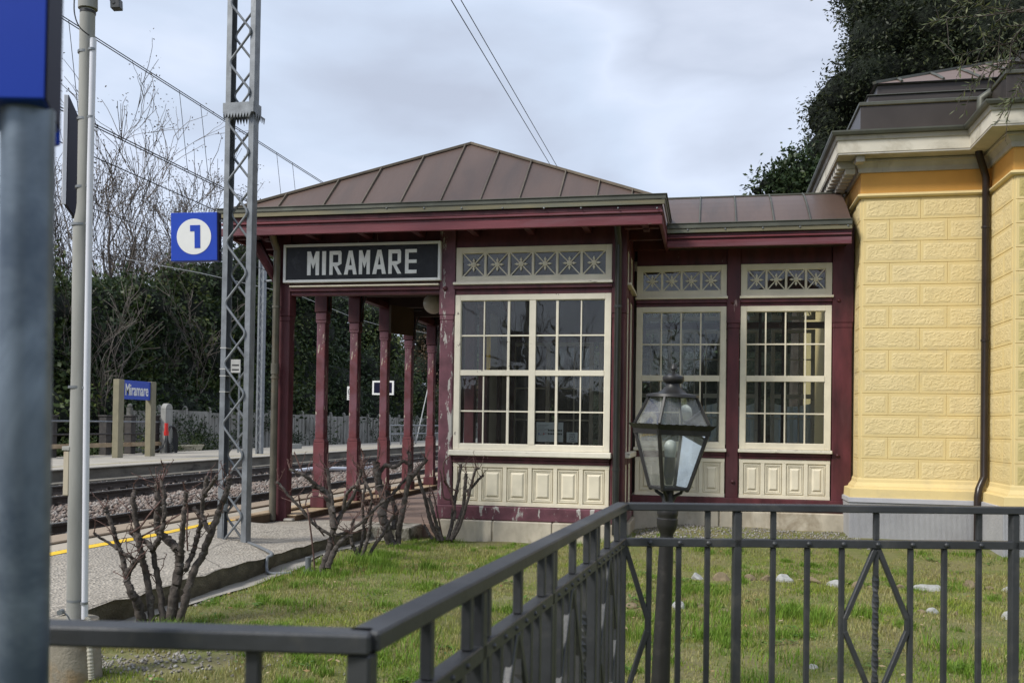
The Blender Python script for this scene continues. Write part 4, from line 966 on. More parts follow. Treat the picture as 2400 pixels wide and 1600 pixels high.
# plinth
zm1 = cz(1128); zm2 = cz(1146, 2150, .06); zm3 = cz(1169, 2150, .1); zm4 = cz(1180, 2150, .12)
sweep([(0, zm1+.03), (.012, zm1+.01), (.018, zm1-.02), (.05, zm2+.02), (.055, zm2), (.095, zm2-.01), (.10, zm3)][::-1], 'base_moulding', 'render')
sweep([(.10, zm3), (.118, zm3-.004), (.12, zm4)][::-1], 'plinth_cap', 'grey_smooth')
sweep([(.12, zm4), (.108, zm4-.005), (.108, -.3)][::-1], 'plinth', 'render_grey')
# drainpipe in the inner corner
xq = onY(2308, 800, YH1-.07).x; zk = onY(2308, 398, YH1-.09).z
g = MB(); g.tube([(CX2-.17, YH1-.2, zb1+.0), (CX2-.17, YH1-.2, zk+.14), (CX2-.10, YH1-.1, zk+.02), (xq, YH1-.075, zk-.08), (xq, YH1-.075, cz(1112)), (xq-.07, YH1-.16, cz(1140)), (xq-.085, YH1-.17, cz(1158)), (xq-.085, YH1-.17, .02)], .037, 12)
dp = g.build('drainpipe', MAT['pipe_brown'], YEL, smooth=True)
g = MB()
for zq in (cz(540), cz(800)): g.tube([(xq, YH1-.075, zq-.01), (xq, YH1-.075, zq+.01)], .044, 12)
g.build('pipe_clamp', MAT['pipe_brown'], dp, smooth=True)
# grey little ventilator on the roof of the inner corner
p = onY(2300, 232, YH1+.2); g = MB(); g.tube([(p.x, p.y, p.z-.12), (p.x, p.y, p.z), (p.x+.08, p.y-.02, p.z+.05), (p.x+.25, p.y, p.z+.05)], .05, 10); g.build('roof_vent', MAT['gutter_dark'], YEL, smooth=True)
# ================================================================ FRONT METAL FENCE (three runs meeting at two corners)
def rail_pt(px, py, T): return onT(px, py, T)
P1 = onT(860, 1470, 1.13)         # near corner (top rail)
ZRL = P1.z
def zplane(px, py): return onZ(px, py, ZRL)
P1 = zplane(850, 1478); P2 = zplane(1459, 1177); P3 = zplane(2376, 1187); P0 = zplane(100, 1457)
H1 = .155                          # drop from top rail to second rail (centre to centre)
q = onY(1600, 1271, zplane(1600, 1179).y); 
H1 = ZRL-q.z
GR = -.02
FEN = empty('metal_fence', (P2.x, P2.y, GR), 'anthracite steel fence with riveted bars and diamond patterns around the lawn', 'fence')
ru = .5*.026
def run(A_, B_, n_upper, lower_at, posts, upper_at, twist=(), diam=(), ext=0):
    d = (B_-A_); Ld = d.length; d.normalize()
    zc = ZRL-.012
    a = A_-d*ext
    g = MB(); g.bar((a.x, a.y, zc), (B_.x+d.x*.012, B_.y+d.y*.012, zc), .042, .024); g.build('top_rail', MAT['steel_dark'], FEN, bevel=.003)
    g = MB(); g.bar((a.x, a.y, ZRL-H1), (B_.x, B_.y, ZRL-H1), .030, .026); lr = g.build('middle_rail', MAT['steel_dark'], FEN, bevel=.002)
    g = MB(); g.bar((a.x, a.y, GR+.10), (B_.x, B_.y, GR+.10), .030, .026); g.build('bottom_rail', MAT['steel_dark'], FEN, bevel=.002)
    nrm = Vector((d.y, -d.x, 0))
    for s in posts:
        p = A_+d*s; g = MB(); g.bar((p.x, p.y, GR-.05), (p.x, p.y, ZRL-.025), .026, .030, up=tuple(nrm)); g.build('post', MAT['steel_dark'], FEN, bevel=.003)
    for s in upper_at:
        p = A_+d*s; g = MB(); g.bar((p.x, p.y, ZRL-H1+.014), (p.x, p.y, ZRL-.025), .017, .017, up=tuple(nrm)); g.build('upper_bar', MAT['steel_dark'], FEN, bevel=.002)
    for i, s in enumerate(lower_at):
        p = A_+d*s
        g = MB()
        if i in twist:
            n = 46; zs = [ZRL-H1-.014-(ZRL-H1-.014-GR-.11)*k/n for k in range(n+1)]
            vs = []
            for k, z in enumerate(zs):
                an = 0 if k < 5 else (k-5)*.42
                for c in range(4):
                    aa = an+PI/4+c*PI/2; vs.append((p.x+math.cos(aa)*.0115, p.y+math.sin(aa)*.0115, z))
            fs = [(4*k+c, 4*k+(c+1) % 4, 4*k+4+(c+1) % 4, 4*k+4+c) for k in range(n) for c in range(4)]
            g.add(vs, fs); g.build('twisted_bar', MAT['steel_dark'], FEN)
        else:
            bw_ = .0165 if abs(d.x) > abs(d.y) else .019; g.bar((p.x, p.y, GR+.11), (p.x, p.y, ZRL-H1-.014), bw_, bw_, up=tuple(nrm)); g.build('lower_bar', MAT['steel_dark'], FEN, bevel=.002)
        r = MB(); c = p+nrm*.015; rr_ = .0085 if abs(d.x) > abs(d.y) else .005; r.sphere((c.x, c.y, ZRL-H1), rr_, 10, 6)
        
        r.build('rivet', MAT['steel_dark'], lr, smooth=True)
    for (s, hw) in diam:
        c = A_+d*s; zt = ZRL-H1-.016; zb = GR+.12; zq_ = zt-(zt-zb)*.63
        pts = {}
        for sg in (-1, 1):
            if hw*sg+s < 0.01 or hw*sg+s > Ld-.0: continue
            e = c+d*(hw*sg-.010*sg)+nrm*.004; cc = c+d*(.006*sg)+nrm*.004
            zk = zt-(zt-zb)*.29; zk2 = zt-(zt-zb)*.34
            g = MB(); g.bar((cc.x, cc.y, zt), (e.x, e.y, zk), .016, .016, up=tuple(nrm)); g.bar((e.x, e.y, zk2), (cc.x, cc.y, zq_), .016, .016, up=tuple(nrm)); g.bar((e.x, e.y, zk+.004), (e.x, e.y, zk2-.004), .014, .014, up=tuple(nrm))
            g.build('diamond_brace', MAT['steel_dark'], FEN, bevel=.002)
def s_of(A_, B_, px, py=1271):
    """distance along the run at which the photo column px is met"""
    d = (B_-A_); Ld = d.length; d.normalize(); lo, hi = -1.0, Ld+3
    for _ in range(50):
        m = (lo+hi)/2; p = A_+d*m; x = proj((p.x, p.y, ZRL-H1))[0]
        if x < px: lo = m
        else: hi = m
    return lo
dR = (P3-P2).normalized(); P4 = P3+dR*1.6
sR = lambda px: s_of(P2, P4, px)
lowpx = [1522, 1591, 1658, 1812, 1892, 1973, 2053, 2134, 2213, 2294]
low = [sR(x) for x in lowpx]; stp = low[4]-low[3]; s3 = sR(2376)
low += [s3+stp*k for k in range(1, 8)]
upp = [sR(x) for x in (1658, 1812, 2053, 2294)]+[s3+stp*k for k in (1, 4, 7)]
s1 = sR(1727)
run(P2, P4, 0, low, [0, s1, s3, s3+8*stp], upp, twist=(6, 13), diam=[(sR(2053), low[6]-low[5]), (0.005, low[0]), (s3+4*stp, stp)])
Ls = (P2-P1).length; n = 28; st = Ls/n
run(P1, P2, 0, [st*k for k in range(1, n) if k not in (6, 13, 20)], [0, .45, .955, 1.475], [.22, .40, .50, .71, .90, 1.01, 1.22, 1.40, 1.55, 1.72, 1.90], twist=(8, 16), diam=[(st*3, st*1.5), (st*9.5, st*2), (st*16.5, st*2), (st*24, st*2)])
dL = (P1-P0); PL = P0-dL*.8
sl_px = s_of(PL, P1, 592)
LL = (P1-PL).length
run(PL, P1, 0, [LL-st*k for k in range(1, int(LL/st))], [0.0], [sl_px], ext=.0)
# ================================================================ GARDEN LAMP
TL = 4.5
pb = onT(1546, 1640, TL); pt = onT(1567, 1150, TL)
axd = (pt-pb).normalized(); zl0 = zlawn(pb.x, pb.y); base = pb+axd*((float(zl0)-.02-pb.z)/axd.z)
LAMP = empty('garden_lamp', base, 'black cast iron garden lamp with four sided glass lantern leaning slightly', 'street lamp')
rot = Vector((0, 0, 1)).rotation_difference(axd).to_matrix()
ppm = TL/FPX                      # metres per photo pixel at the lamp
def lp(py): return (onT(1567, py, TL)-base).dot(axd)
def lz(g): 
    g.v = [tuple(base+rot @ Vector(p)) for p in g.v]; return g
px_ = lambda n: n*ppm
g = MB(); z_ = lp
g.lathe(0, 0, [(px_(26), 0), (px_(24), .05), (px_(22), z_(1600)), (px_(17.5), z_(1300)), (px_(15.5), z_(1255)), (px_(16), z_(1250)), (px_(22), z_(1238)), (px_(24.5), z_(1228)), (px_(25), z_(1215)), (px_(23), z_(1213)), (px_(23), z_(1209)), (px_(24.5), z_(1206)), (px_(25), z_(1192)), (px_(22), z_(1188)), (px_(16), z_(1184)), (px_(13), z_(1170)), (px_(12), z_(1138))], 20)
lz(g).build('lamp_post', MAT['iron'], LAMP, smooth=True)
HR0, HR1, HR2 = px_(47), px_(91), px_(56)     # lantern radii: bottom, rim, top
zb_, zr_, zt0 = z_(1143), z_(1003), z_(927)
NS_ = 4; hx = [math.radians(a)+YAW for a in (-117, -27, 63, 153)]
hexp = lambda r, z, k: Vector((r*math.cos(hx[k % 4]), r*math.sin(hx[k % 4]), z))
# photo shows the lantern a little wider than deep: same six ribs
g = MB()
for k in range(4):
    g.bar(hexp(HR0, zb_, k), hexp(HR1, zr_, k), .016, .016); g.bar(hexp(HR0, zb_, k), hexp(HR0, zb_, k+1), .014, .014)
    g.bar(hexp(HR1*.99, zr_+.02, k), hexp(HR2, zt0, k), .013, .013); g.bar(hexp(HR2, zt0, k), hexp(HR2, zt0, k+1), .016, .014)
lz(g).build('lantern_frame', MAT['iron'], LAMP, bevel=.002)
g = MB()
for k in range(4):
    for (r0, z0, r1, z1) in ((HR0, zb_, HR1, zr_), (HR1*.97, zr_+.02, HR2, zt0)):
        a0, a1, b1, b0 = hexp(r0*.98, z0, k), hexp(r0*.98, z0, k+1), hexp(r1*.98, z1, k+1), hexp(r1*.98, z1, k); g.add([a0, a1, b1, b0], [(0, 1, 2, 3)])
lz(g).build('lantern_glass', MAT['glass_lamp'], LAMP)
# scalloped rim band
g = MB(); nn = 4*21; vs = []; 
for i in range(nn):
    k, f = divmod(i, 21); f /= 21
    base_r = hexp(1, 0, k).lerp(hexp(1, 0, k+1), f)
    sc = .008*abs(math.sin(PI*i/2.8))
    lo_ = base_r*(HR1+.004); hi_ = base_r*(HR1+.028+sc); 
    vs += [(lo_.x, lo_.y, zr_-.030), (lo_.x*1.02, lo_.y*1.02, zr_-.006), (hi_.x, hi_.y, zr_+.016+sc*.6), (lo_.x*.97, lo_.y*.97, zr_+.012)]
fs = []
for i in range(nn):
    j = (i+1) % nn
    for c in range(3): fs.append((4*i+c, 4*j+c, 4*j+c+1, 4*i+c+1))
    fs.append((4*i+3, 4*j+3, 4*j, 4*i))
g.add(vs, fs); lz(g).build('scalloped_rim', MAT['iron'], LAMP)
g = MB(); g.lathe(0, 0, [(px_(62), z_(930)), (px_(60), z_(924)), (px_(34), z_(920)), (px_(24), z_(912)), (px_(17.5), z_(905)), (px_(16.5), z_(898)), (px_(22), z_(896)), (px_(25), z_(891)), (px_(25.5), z_(885)), (px_(24), z_(881)), (px_(14), z_(878)), (px_(11), z_(876)), (px_(4), z_(874)), (px_(4), z_(866)), (px_(8.5), z_(864)), (px_(7), z_(858)), (px_(1), z_(850))], 20)
lz(g).build('finial', MAT['iron'], LAMP, smooth=True)
g = MB(); g.lathe(0, 0, [(px_(7), z_(1135)), (px_(13), z_(1110)), (px_(13), z_(1070))], 14); lz(g).build('lamp_holder', pmat('grey lamp holder', (.10, .10, .095), rough=.6), LAMP, smooth=True)
g = MB(); g.lathe(0, 0, [(px_(12), z_(1071)), (px_(14.5), z_(1055)), (px_(14.5), z_(1042)), (px_(11), z_(1034)), (px_(4), z_(1030))], 16); lz(g).build('bulb', MAT['bulb'], LAMP, smooth=True)
g = MB()
for k in range(4):
    a = hexp(1, 0, k); pts = [a*px_(10)+Vector((0, 0, z_(1172))), a*px_(16)+Vector((0, 0, z_(1160))), a*px_(30)+Vector((0, 0, z_(1152))), a*px_(34)+Vector((0, 0, z_(1143))), a*px_(44)+Vector((0, 0, z_(1144)))]
    g.tube(pts, [.010, .009, .008, .008, .009], 6); g.sphere(tuple(pts[-1]), .013, 8, 5)
lz(g).build('scroll_bracket', MAT['iron'], LAMP, smooth=True)
# ================================================================ LATTICE MAST
TM = 8.75
mb = onZ(548, 1270, ZS+.01); MX, MY = mb.x, mb.y
wM = .292; cw = .053; dM = .10
MAST = empty('lattice_mast', (MX, MY, ZS), 'tall galvanised lattice mast standing on the platform apron', 'mast')
xa, xb = MX-wM/2, MX+wM/2; HT = 8.5
def chan(x0, x1, opening):
    g = MB(); y0, y1 = MY-dM/2, MY+dM/2
    # U channel: web + two flanges, open to the inside
    if opening > 0: web = (x0, x0+.008)
    else: web = (x1-.008, x1)
    g.box(web[0], web[1], y0+.008, y1-.008, ZS, HT); g.box(x0, x1, y0, y0+.008, ZS, HT); g.box(x0, x1, y1-.008, y1, ZS, HT); return g
chan(xa, xa+cw, 1).build('channel', MAT['galv'], MAST, bevel=.002); chan(xb-cw, xb, -1).build('channel', MAT['galv'], MAST, bevel=.002)
per = .565
zA = onY(560, 82, MY).z
for (yy, ph, nm) in ((MY-dM/2-.008, 0, 'front'), (MY+dM/2-.012, .5, 'rear')):
    g = MB(); pts = []; z = ZS+.03
    while z < HT:
        q = ((z-zA)/per+ph) % 1.0
        tri = 1-abs(2*q-1)*2          # -1..1 triangle
        s = max(-1, min(1, tri*1.08)); s = math.copysign(min(abs(s), 1)**1.0, s)
        if abs(s) > .86: s = math.copysign(.86+(abs(s)-.86)*.5, s)
        pts.append((MX-s*(wM/2-cw*.75), yy, z)); z += per/24
    g.tube(pts, .0115, 8); g.build('lattice_rod', MAT['galv'], MAST, smooth=True)
zc0, zc1 = onY(555, 271, MY-dM/2).z, onY(555, 250, MY-dM/2).z
g = MB(); e = .03
g.box(xa-e*.3, xb+e*.3, MY-dM/2-.03, MY-dM/2-.024, zc0+.02, zc1+.03); g.box(xa-e*.3, xb+e*.3, MY+dM/2+.024, MY+dM/2+.03, zc0+.02, zc1+.03)
for s, x in ((-1, xa-.012), (1, xb+.006)): g.box(x, x+.006, MY-dM/2-.023, MY+dM/2+.023, zc0+.02, zc1+.03)
for i in range(9):
    x = xa+i*(wM-.02)/9+.01; g.prism([(x, zc0+.02), (x+.034, zc0+.02), (x+.012, zc0-.035)], MY-dM/2-.031-.012, MY-dM/2-.0245); g.prism([(x, zc0+.02), (x+.034, zc0+.02), (x+.022, zc0-.045)], MY+dM/2+.03, MY+dM/2+.036)
for i in range(5):
    y = MY-dM/2+i*.04
    for x, s in ((xa-.012, -1), (xb+.008, 1)): g.prism([(y, zc0+.02), (y+.034, zc0+.02), (y+.015, zc0-.04)], x+s*.01, x+s*.004, 'x')
g.build('spiked_collar', MAT['galv'], MAST)
g = MB(); g.box(xa-.01, xb+.01, MY-dM/2-.02, MY+dM/2+.02, ZS-.05, ZS+.015); g.build('foot_plate', MAT['smooth_conc'], MAST, bevel=.01)
for py in (816, 865, 881, 918):
    z = onY(530, py, MY).z; MB().box(xa-.004, xa+cw+.004, MY-dM/2-.003, MY+dM/2+.003, z-.004, z+.004).build('band', MAT['wire_light'], MAST)
p = onY(527, 1188, MY-dM/2-.02); g = MB(); g.tube([(p.x, p.y-.03, p.z-.03), (p.x+.01, p.y-.02, p.z+.035)], .035, 10); g.tube([(p.x-.01, p.y, p.z-.04), (p.x-.012, p.y, ZS+.04), (p.x+.06, p.y+.03, ZS+.03)], .007, 6); g.build('earth_lug', MAT['galv'], MAST, smooth=True)
# number sign on the mast
sg = lambda px, py, d=0: onY(px, py, MY-.02+d)
NS = empty('number_sign', sg(460, 600), 'square blue enamel sign with a white disc and number 1', 'sign')
# sign faces slightly left of the track direction
cx, cz_ = sg(456, 555).x, sg(456, 555).z; hs = (sg(508, 555).x-sg(405, 555).x)/2
yaw = math.radians(10); ro = math.radians(1.6)
def sgn(g):
    def fn(p):
        x, y, z = (p.x*math.cos(ro)-p.z*math.sin(ro))*.97, p.y, p.x*math.sin(ro)+p.z*math.cos(ro)
        X_ = x*math.cos(yaw)-y*math.sin(yaw); Y_ = x*math.sin(yaw)+y*math.cos(yaw); return Vector((cx+X_, MY-.03+Y_, cz_+z))
    return g.move(fn)
sgn(MB().box(-hs, hs, 0, .09, -hs, hs)).build('panel', MAT['blue'], NS, bevel=.004)
sgn(MB().box(hs+.0005, hs+.012, .004, .086, -hs+.003, hs-.003)).build('side_cap', MAT['navy'], NS)
n = 40; r = hs*.74
sgn(MB().prism([(r*math.cos(2*PI*i/n), r*math.sin(2*PI*i/n)) for i in range(n)], -.003, -.0005)).build('disc', MAT['sign_white'], NS)
u = hs
sgn(MB().prism([(-.16*u, .22*u), (.03*u, .22*u), (.03*u, -.48*u), (.27*u, -.48*u), (.27*u, .47*u), (-.16*u, .47*u)], -.006, -.0032)).build('numeral', MAT['blue'], NS)
sgn(MB().box(hs+.013, hs+.09, .03, .05, hs*.62, hs*.70).box(hs+.013, hs+.09, .03, .05, -hs*.62, -hs*.54)).build('bracket', MAT['galv'], NS)
# grey cable from the mast over the apron edge into the grass
w3 = lambda px, py, z: onZ(px, py, z)
pts = [w3(540, 1262, ZS+.02), w3(585, 1272, ZS+.015), w3(620, 1287, ZS+.015), w3(638, 1298, ZS+.012)]
e0 = pts[-1]; pts += [Vector((KX+.02, e0.y-.02, ZS-.02)), Vector((KX+.03, e0.y-.05, .02)), Vector((KX+.09, e0.y-.10, -.01)), Vector((KX+.28, e0.y-.10, .0))]
def spline(pts, n=8):
    out = []; P_ = [Vector(p) for p in pts]; P_ = [P_[0]]+P_+[P_[-1]]
    for i in range(1, len(P_)-2):
        for k in range(n):
            t = k/n; a, b, c, d = P_[i-1:i+3]
            out.append(.5*((2*b)+(c-a)*t+(2*a-5*b+4*c-d)*t*t+(3*b-a-3*c+d)*t**3))
    out.append(P_[-2]); return out
o = MB().tube(spline(pts), .014, 8).build('conduit_pipe', MAT['galv'], smooth=True); tag(o, 'grey flexible cable conduit running from the mast foot down the kerb to the grass', 'conduit')
p = onZ(722, 1342, 0); g = MB(); g.tube([(p.x, p.y, -.03), (p.x, p.y, .135)], .025, 12); g.tube([(p.x, p.y, -.03), (p.x, p.y, .02)], .045, 12); o = g.build('pipe_stub', MAT['galv'], smooth=True); tag(o, 'short upright grey pipe stub in the grass beside the second rose bush', 'pipe')
# ================================================================ CONCRETE POLE (left) with conduit, panel
TP = 4.62
pb = onZ(180, 1580, -.02); PXc, PYc = pb.x, pb.y
TP = proj(pb)[2]; m_px = TP/FPX
CP = empty('concrete_pole', (PXc, PYc, 0), 'tall tapering concrete lamp pole on a round concrete foundation at the left', 'pole')
def polept(px, py): return onT(px, py, TP)
g = MB(); ctr = [(179, 1460, 22), (180, 1330, 21.8), (184, 1100, 21.6), (190, 850, 21.3), (193, 540, 21), (194.5, 520, 20.5), (197, 500, 18.2), (199, 478, 17.4), (202, 250, 17), (205, 40, 17), (206, 24, 16.6)]
g.tube([polept(x, y) for x, y, r in ctr], [r*m_px for x, y, r in ctr], 22); g.build('shaft', MAT['concrete_pole'], CP, smooth=True)
g = MB(); g.tube([polept(206, 22), polept(207, -120)], [21.5*m_px, 21*m_px], 22); g.build('sleeve', MAT['concrete_pole'], CP, smooth=True)
g = MB(); g.tube([polept(172, 1600), polept(174, 1450)], [64*m_px, 54*m_px], 28); g.build('foundation', pmat('rough concrete base', (.24, .215, .17), var=.25, scale=8, rough=.95, bump=.6, bscale=50, bdist=.01, stain=(.30, .19, .08), stain_scale=2.4, stain_pos=(.5, .72)), CP, smooth=True)
g = MB(); g.tube([polept(209, 1444)+(-FW*.05), polept(216, 900)-FW*.06, polept(224, 400)-FW*.06, polept(229, 100)-FW*.05], [7.2*m_px]*4, 12); g.build('conduit', MAT['white_plastic'], CP, smooth=True)
g = MB(); pts = spline([polept(209, 1440)-FW*.05, polept(222, 1452)-FW*.06, polept(230, 1490)-FW*.1, polept(237, 1540)-FW*.12, polept(239, 1575)-FW*.12], 12)
rr = [(5.6+1.2*(i % 2))*m_px for i in range(len(pts))]; g.tube(pts, rr, 10); g.build('corrugated_hose', pmat('grey corrugated hose', (.34, .32, .26), rough=.7), CP)
for i, (x, y) in enumerate(((206, 30), (201, 124), (199, 281), (195, 440), (191, 528), (184, 907), (180, 1405))):
    g = MB(); r = (17.8 if y < 500 else 22.4)*m_px; p = polept(x, y); g.tube([p-Vector((0, 0, .006)), p+Vector((0, 0, .006))], r, 22)
    if y > 100: c = polept(x+ (29 if y > 500 else 26), y+2)-FW*.055; g.tube([c-Vector((0, 0, .006)), c+Vector((0, 0, .006))], 8.2*m_px, 12)
    g.build('clamp', MAT['galv'] if y != 30 else MAT['wire'], CP, smooth=True)
g = MB(); g.tube(spline([polept(196, 10)-FW*.10, polept(196, 50)-FW*.10, polept(205, 80)-FW*.09, polept(222, 95)-FW*.06]), .0035, 6); g.build('cable', MAT['wire'], CP)
g = MB(); p = polept(165, 1050); g.box(p.x-.018, p.x+.016, p.y-.03, p.y+.02, polept(158, 1160).z, polept(158, 1056).z); g.build('junction_box', pmat('rusty beige box', (.42, .37, .28), stain=(.22, .07, .02), stain_scale=5, stain_pos=(.45, .6), stretch=(1, 1, .3)), CP, bevel=.004)
g = MB(); g.box(p.x-.024, p.x+.022, p.y-.035, p.y+.025, polept(158, 1056).z+.002, polept(158, 1045).z); g.build('junction_cap', MAT['concrete_pole'], CP, bevel=.003)
p = polept(168, 1422)-FW*.10; g = MB(); g.tube([p, p-FW*.03], .014, 8); g.tube(spline([p, p+Vector((.03, 0, -.02)), polept(190, 1450)-FW*.1]), .0035, 6); g.build('earth_bolt', MAT['galv'], CP)
# display panel seen edge-on behind the pole
q0, q1 = polept(150, 350), polept(172, 350)
PN = empty('notice_panel', polept(158, 490), 'tall flat navy notice panel seen edge on, strapped to the concrete pole', 'sign')
zT, zB = polept(160, 225).z, polept(160, 482).z
def vbox(g, a, b, z0, z1, th):
    """upright slab between plan points a and b with thickness th along their normal"""
    a = Vector((a.x, a.y, 0)); b = Vector((b.x, b.y, 0)); d = (b-a).normalized(); n_ = Vector((-d.y, d.x, 0))*th
    vs = [(p.x, p.y, z) for z in (z0, z1) for p in (a, b, b+n_, a+n_)]
    return g.add(vs, [(0, 3, 2, 1), (4, 5, 6, 7), (0, 1, 5, 4), (1, 2, 6, 5), (2, 3, 7, 6), (3, 0, 4, 7)])
a_ = onT(159, 350, TP-.02); b_ = onT(184, 350, TP+.34)
vbox(MB(), a_, b_, zB, zT, .016).build('panel', MAT['navy'], PN, bevel=.002)
e_ = (a_-b_).normalized(); 
g = MB(); c0 = onT(147, 350, TP-.03); vbox(g, c0, a_+Vector((-.001, 0, 0)), zB, zT, .012); g.build('edge_strip', MAT['white_plastic'], PN, bevel=.002)
# lamp arm at the top
g = MB(); g.bar(polept(214, -10), polept(268, -40), .03, .03); g.bar(polept(255, -12), polept(272, 14), .05, .02); g.bar(polept(262, 12), polept(284, 11), .045, .05); g.build('bracket_arm', MAT['steel_dark'], CP, bevel=.003)
# ================================================================ NEAR BLUE SIGN ON TUBE (left edge, out of focus)
TB = 1.02
bp = onT(60, 1600, TB); BS = empty('blue_platform_sign', (bp.x, bp.y, GR), 'large blue sign box on a thick galvanised tube in the near left corner', 'sign')
k_ = TB/FPX
d_ = onT(66, 265, TB); e_ = onT(52, 1500, TB)
dd = (e_-d_).normalized(); lowp = d_+dd*((GR-.05-d_.z)/dd.z)
g = MB(); g.tube([lowp, d_+Vector((0, 0, .004))], 58*k_, 40); g.build('tube', MAT['galv_blue'], BS, smooth=True)
z0_ = onT(60, 262, TB).z
fl, fr, bk = onT(-290, 200, TB-.04), onT(103, 200, TB-.04), onT(141, 200, TB+.075)
g = MB(); 
pA, pB, pC = [Vector((p.x, p.y, 0)) for p in (fl, fr, bk)]; pD = pA+(pC-pB)
vs = [(p.x, p.y, z) for z in (z0_, z0_+.42) for p in (pA, pB, pC, pD)]
g.add(vs, [(0, 3, 2, 1), (4, 5, 6, 7), (0, 1, 5, 4), (2, 3, 7, 6), (3, 0, 4, 7)]); g.add(vs, [(1, 2, 6, 5)])
g.build('sign_box', MAT['blue_deep'], BS, bevel=.002)
g = MB(); s0 = pB+(pC-pB)*.04; s1 = pB+(pC-pB)*.96; nn_ = Vector(((pC-pB).y, -(pC-pB).x, 0)).normalized()*.002
vs = [(p.x+o_.x, p.y+o_.y, z) for z in (z0_+.002, z0_+.415) for (p, o_) in ((s0, nn_*.3), (s1, nn_*.3), (s1, nn_), (s0, nn_))]
g.add(vs, [(0, 3, 2, 1), (4, 5, 6, 7), (0, 1, 5, 4), (1, 2, 6, 5), (2, 3, 7, 6), (3, 0, 4, 7)]); g.build('side_plate', MAT['navy'], BS)
s0 = onT(100, 250, TB+.25); s1 = onT(143, 250, TB+.27); g = MB(); vbox(g, s0, s1, onT(130, 336, TB+.26).z, onT(130, 154, TB+.26).z, .02)
o = g.build('blue_plate', MAT['blue_deep']); tag(o, 'small blue plate partly hidden behind the near blue sign box', 'sign')
# ================================================================ OVERHEAD WIRES
def dirwire(px, py, X): d = ray(px, py); return CAM+d*(X/d.x)
def wire(X, px, py, r, label, name='overhead_wire', grp='overhead wires along the tracks', sag=0, dx=0, y0=-8, y1=90):
    p = dirwire(px, py, X); o = MB().tube([(X+dx, y, p.z) for y in (y0, 20, 50, y1)], r, 6).build(name, MAT['wire']); tag(o, label, 'wire', grp); return p
XW = -7.2
p1 = wire(XW, 143, 36, .0062, 'upper strand of the double wire over the near track'); wire(XW, 143, 42, .0062, 'lower strand of the double wire over the near track')
p2 = wire(XW+.12, 230, 295, .0070, 'upper strand of the thin contact wire over the near track'); wire(XW+.12, 230, 301, .0070, 'lower strand of the thin contact wire over the near track')
wire(-12.1, 232, 373, .012, 'dark bearer wire over the far track'); wire(-12.1, 231, 494, .009, 'thin contact wire over the far track')
wire(-3.9, 1057, 0, .0085, 'left one of the two wires high above the hipped roof'); wire(-3.9, 1080, 0, .0085, 'right one of the two wires high above the hipped roof')
for i, (px, py, lb) in enumerate(((161, 48, 'thin dropper wire hanging beside the blue sign box'), (420, 226, 'thin dropper wire left of the lattice mast above the bare tree'), (470, 256, 'second thin dropper wire just left of the lattice mast'), (648, 370, 'thin dropper wire just right of the lattice mast over the roof edge'), (685, 392, 'thin dropper wire over the left slope of the hipped roof'))):
    d = ray(px, py); p = CAM+d*(XW/d.x)
    o = MB().tube([(XW, p.y, p1.z), (XW+.12, p.y+.05, p2.z)], .0042, 5).build('dropper_wire', MAT['wire']); tag(o, lb, 'wire', 'droppers between the overhead wires')
a_, b_ = onX(1500, 800, 0) if 0 else None, None
# light cable crossing behind the porch
XT = -19
o = MB().tube([onX(300, 608, XT), onX(470, 640, XT), onX(610, 672, XT-1), onX(700, 692, XT-1), onX(830, 745, XT-2), onX(900, 765, XT-2), onX(1000, 780, XT-2)], .014, 5).build('telephone_cable', MAT['wire_light']); tag(o, 'pale slack cable crossing in front of the dark trees', 'cable')
# ================================================================ FAR PLATFORM OBJECTS
XN = -16.9
def nz_(px, py, X): return onX(px, py, X)
q0, q1 = onX(275, 1073, XN), onX(351, 1066, XN)
zF = .135
NSG = empty('platform_name_sign', ((q0.x+q1.x)/2, (q0.y+q1.y)/2, zF), 'blue name board reading Miramare on two khaki posts on the far platform', 'sign')
zt = onX(275, 888, XN).z
for q in (q0, q1):
    g = MB(); g.box(XN-.10, XN+.10, q.y-.13, q.y+.13, zF, zt); g.build('post', MAT['khaki'], NSG, bevel=.01)
zb0 = onX(315, 936, XN).z
g = MB(); g.box(XN-.05, XN+.06, q0.y+.131, q1.y-.131, zb0, zt-.01); g.build('board', MAT['blue'], NSG)
def text_mesh(txt, name, mat, parent, width, height, M_, bold=.0, squeeze=None, thick=.004):
    cu = bpy.data.curves.new(name, 'FONT'); cu.body = txt; cu.extrude = thick; cu.offset = bold; cu.size = 1; cu.align_x = 'LEFT'
    to = bpy.data.objects.new(name, cu); COL.objects.link(to); bpy.context.view_layer.update()
    me = bpy.data.meshes.new_from_object(to.evaluated_get(bpy.context.evaluated_depsgraph_get())); bpy.data.objects.remove(to)
    a = np.zeros(len(me.vertices)*3); me.vertices.foreach_get('co', a); a = a.reshape(-1, 3)
    mn, mx_ = a.min(0), a.max(0); a[:, 0] = (a[:, 0]-mn[0])/(mx_[0]-mn[0])*width; a[:, 1] = (a[:, 1]-mn[1])/(mx_[1]-mn[1])*height; a[:, 2] = (a[:, 2])*1.0
    off = wloc(parent); out_ = np.array([list(M_(*r)) for r in a])-np.array(off)[None]
    me.vertices.foreach_set('co', out_.ravel()); me.materials.clear(); me.materials.append(mat); me.name = name; me.update()
    o = bpy.data.objects.new(name, me); COL.objects.link(o); o.parent = parent; return o
bw = q1.y-q0.y-.262; hh = zt-.01-zb0
text_mesh('Miramare', 'lettering', MAT['sign_white'], NSG, bw*.84, hh*.62, lambda x, y, z: (XN+.066+z, q0.y+.131+bw*.07+x, zb0+hh*.20+y), bold=.016)
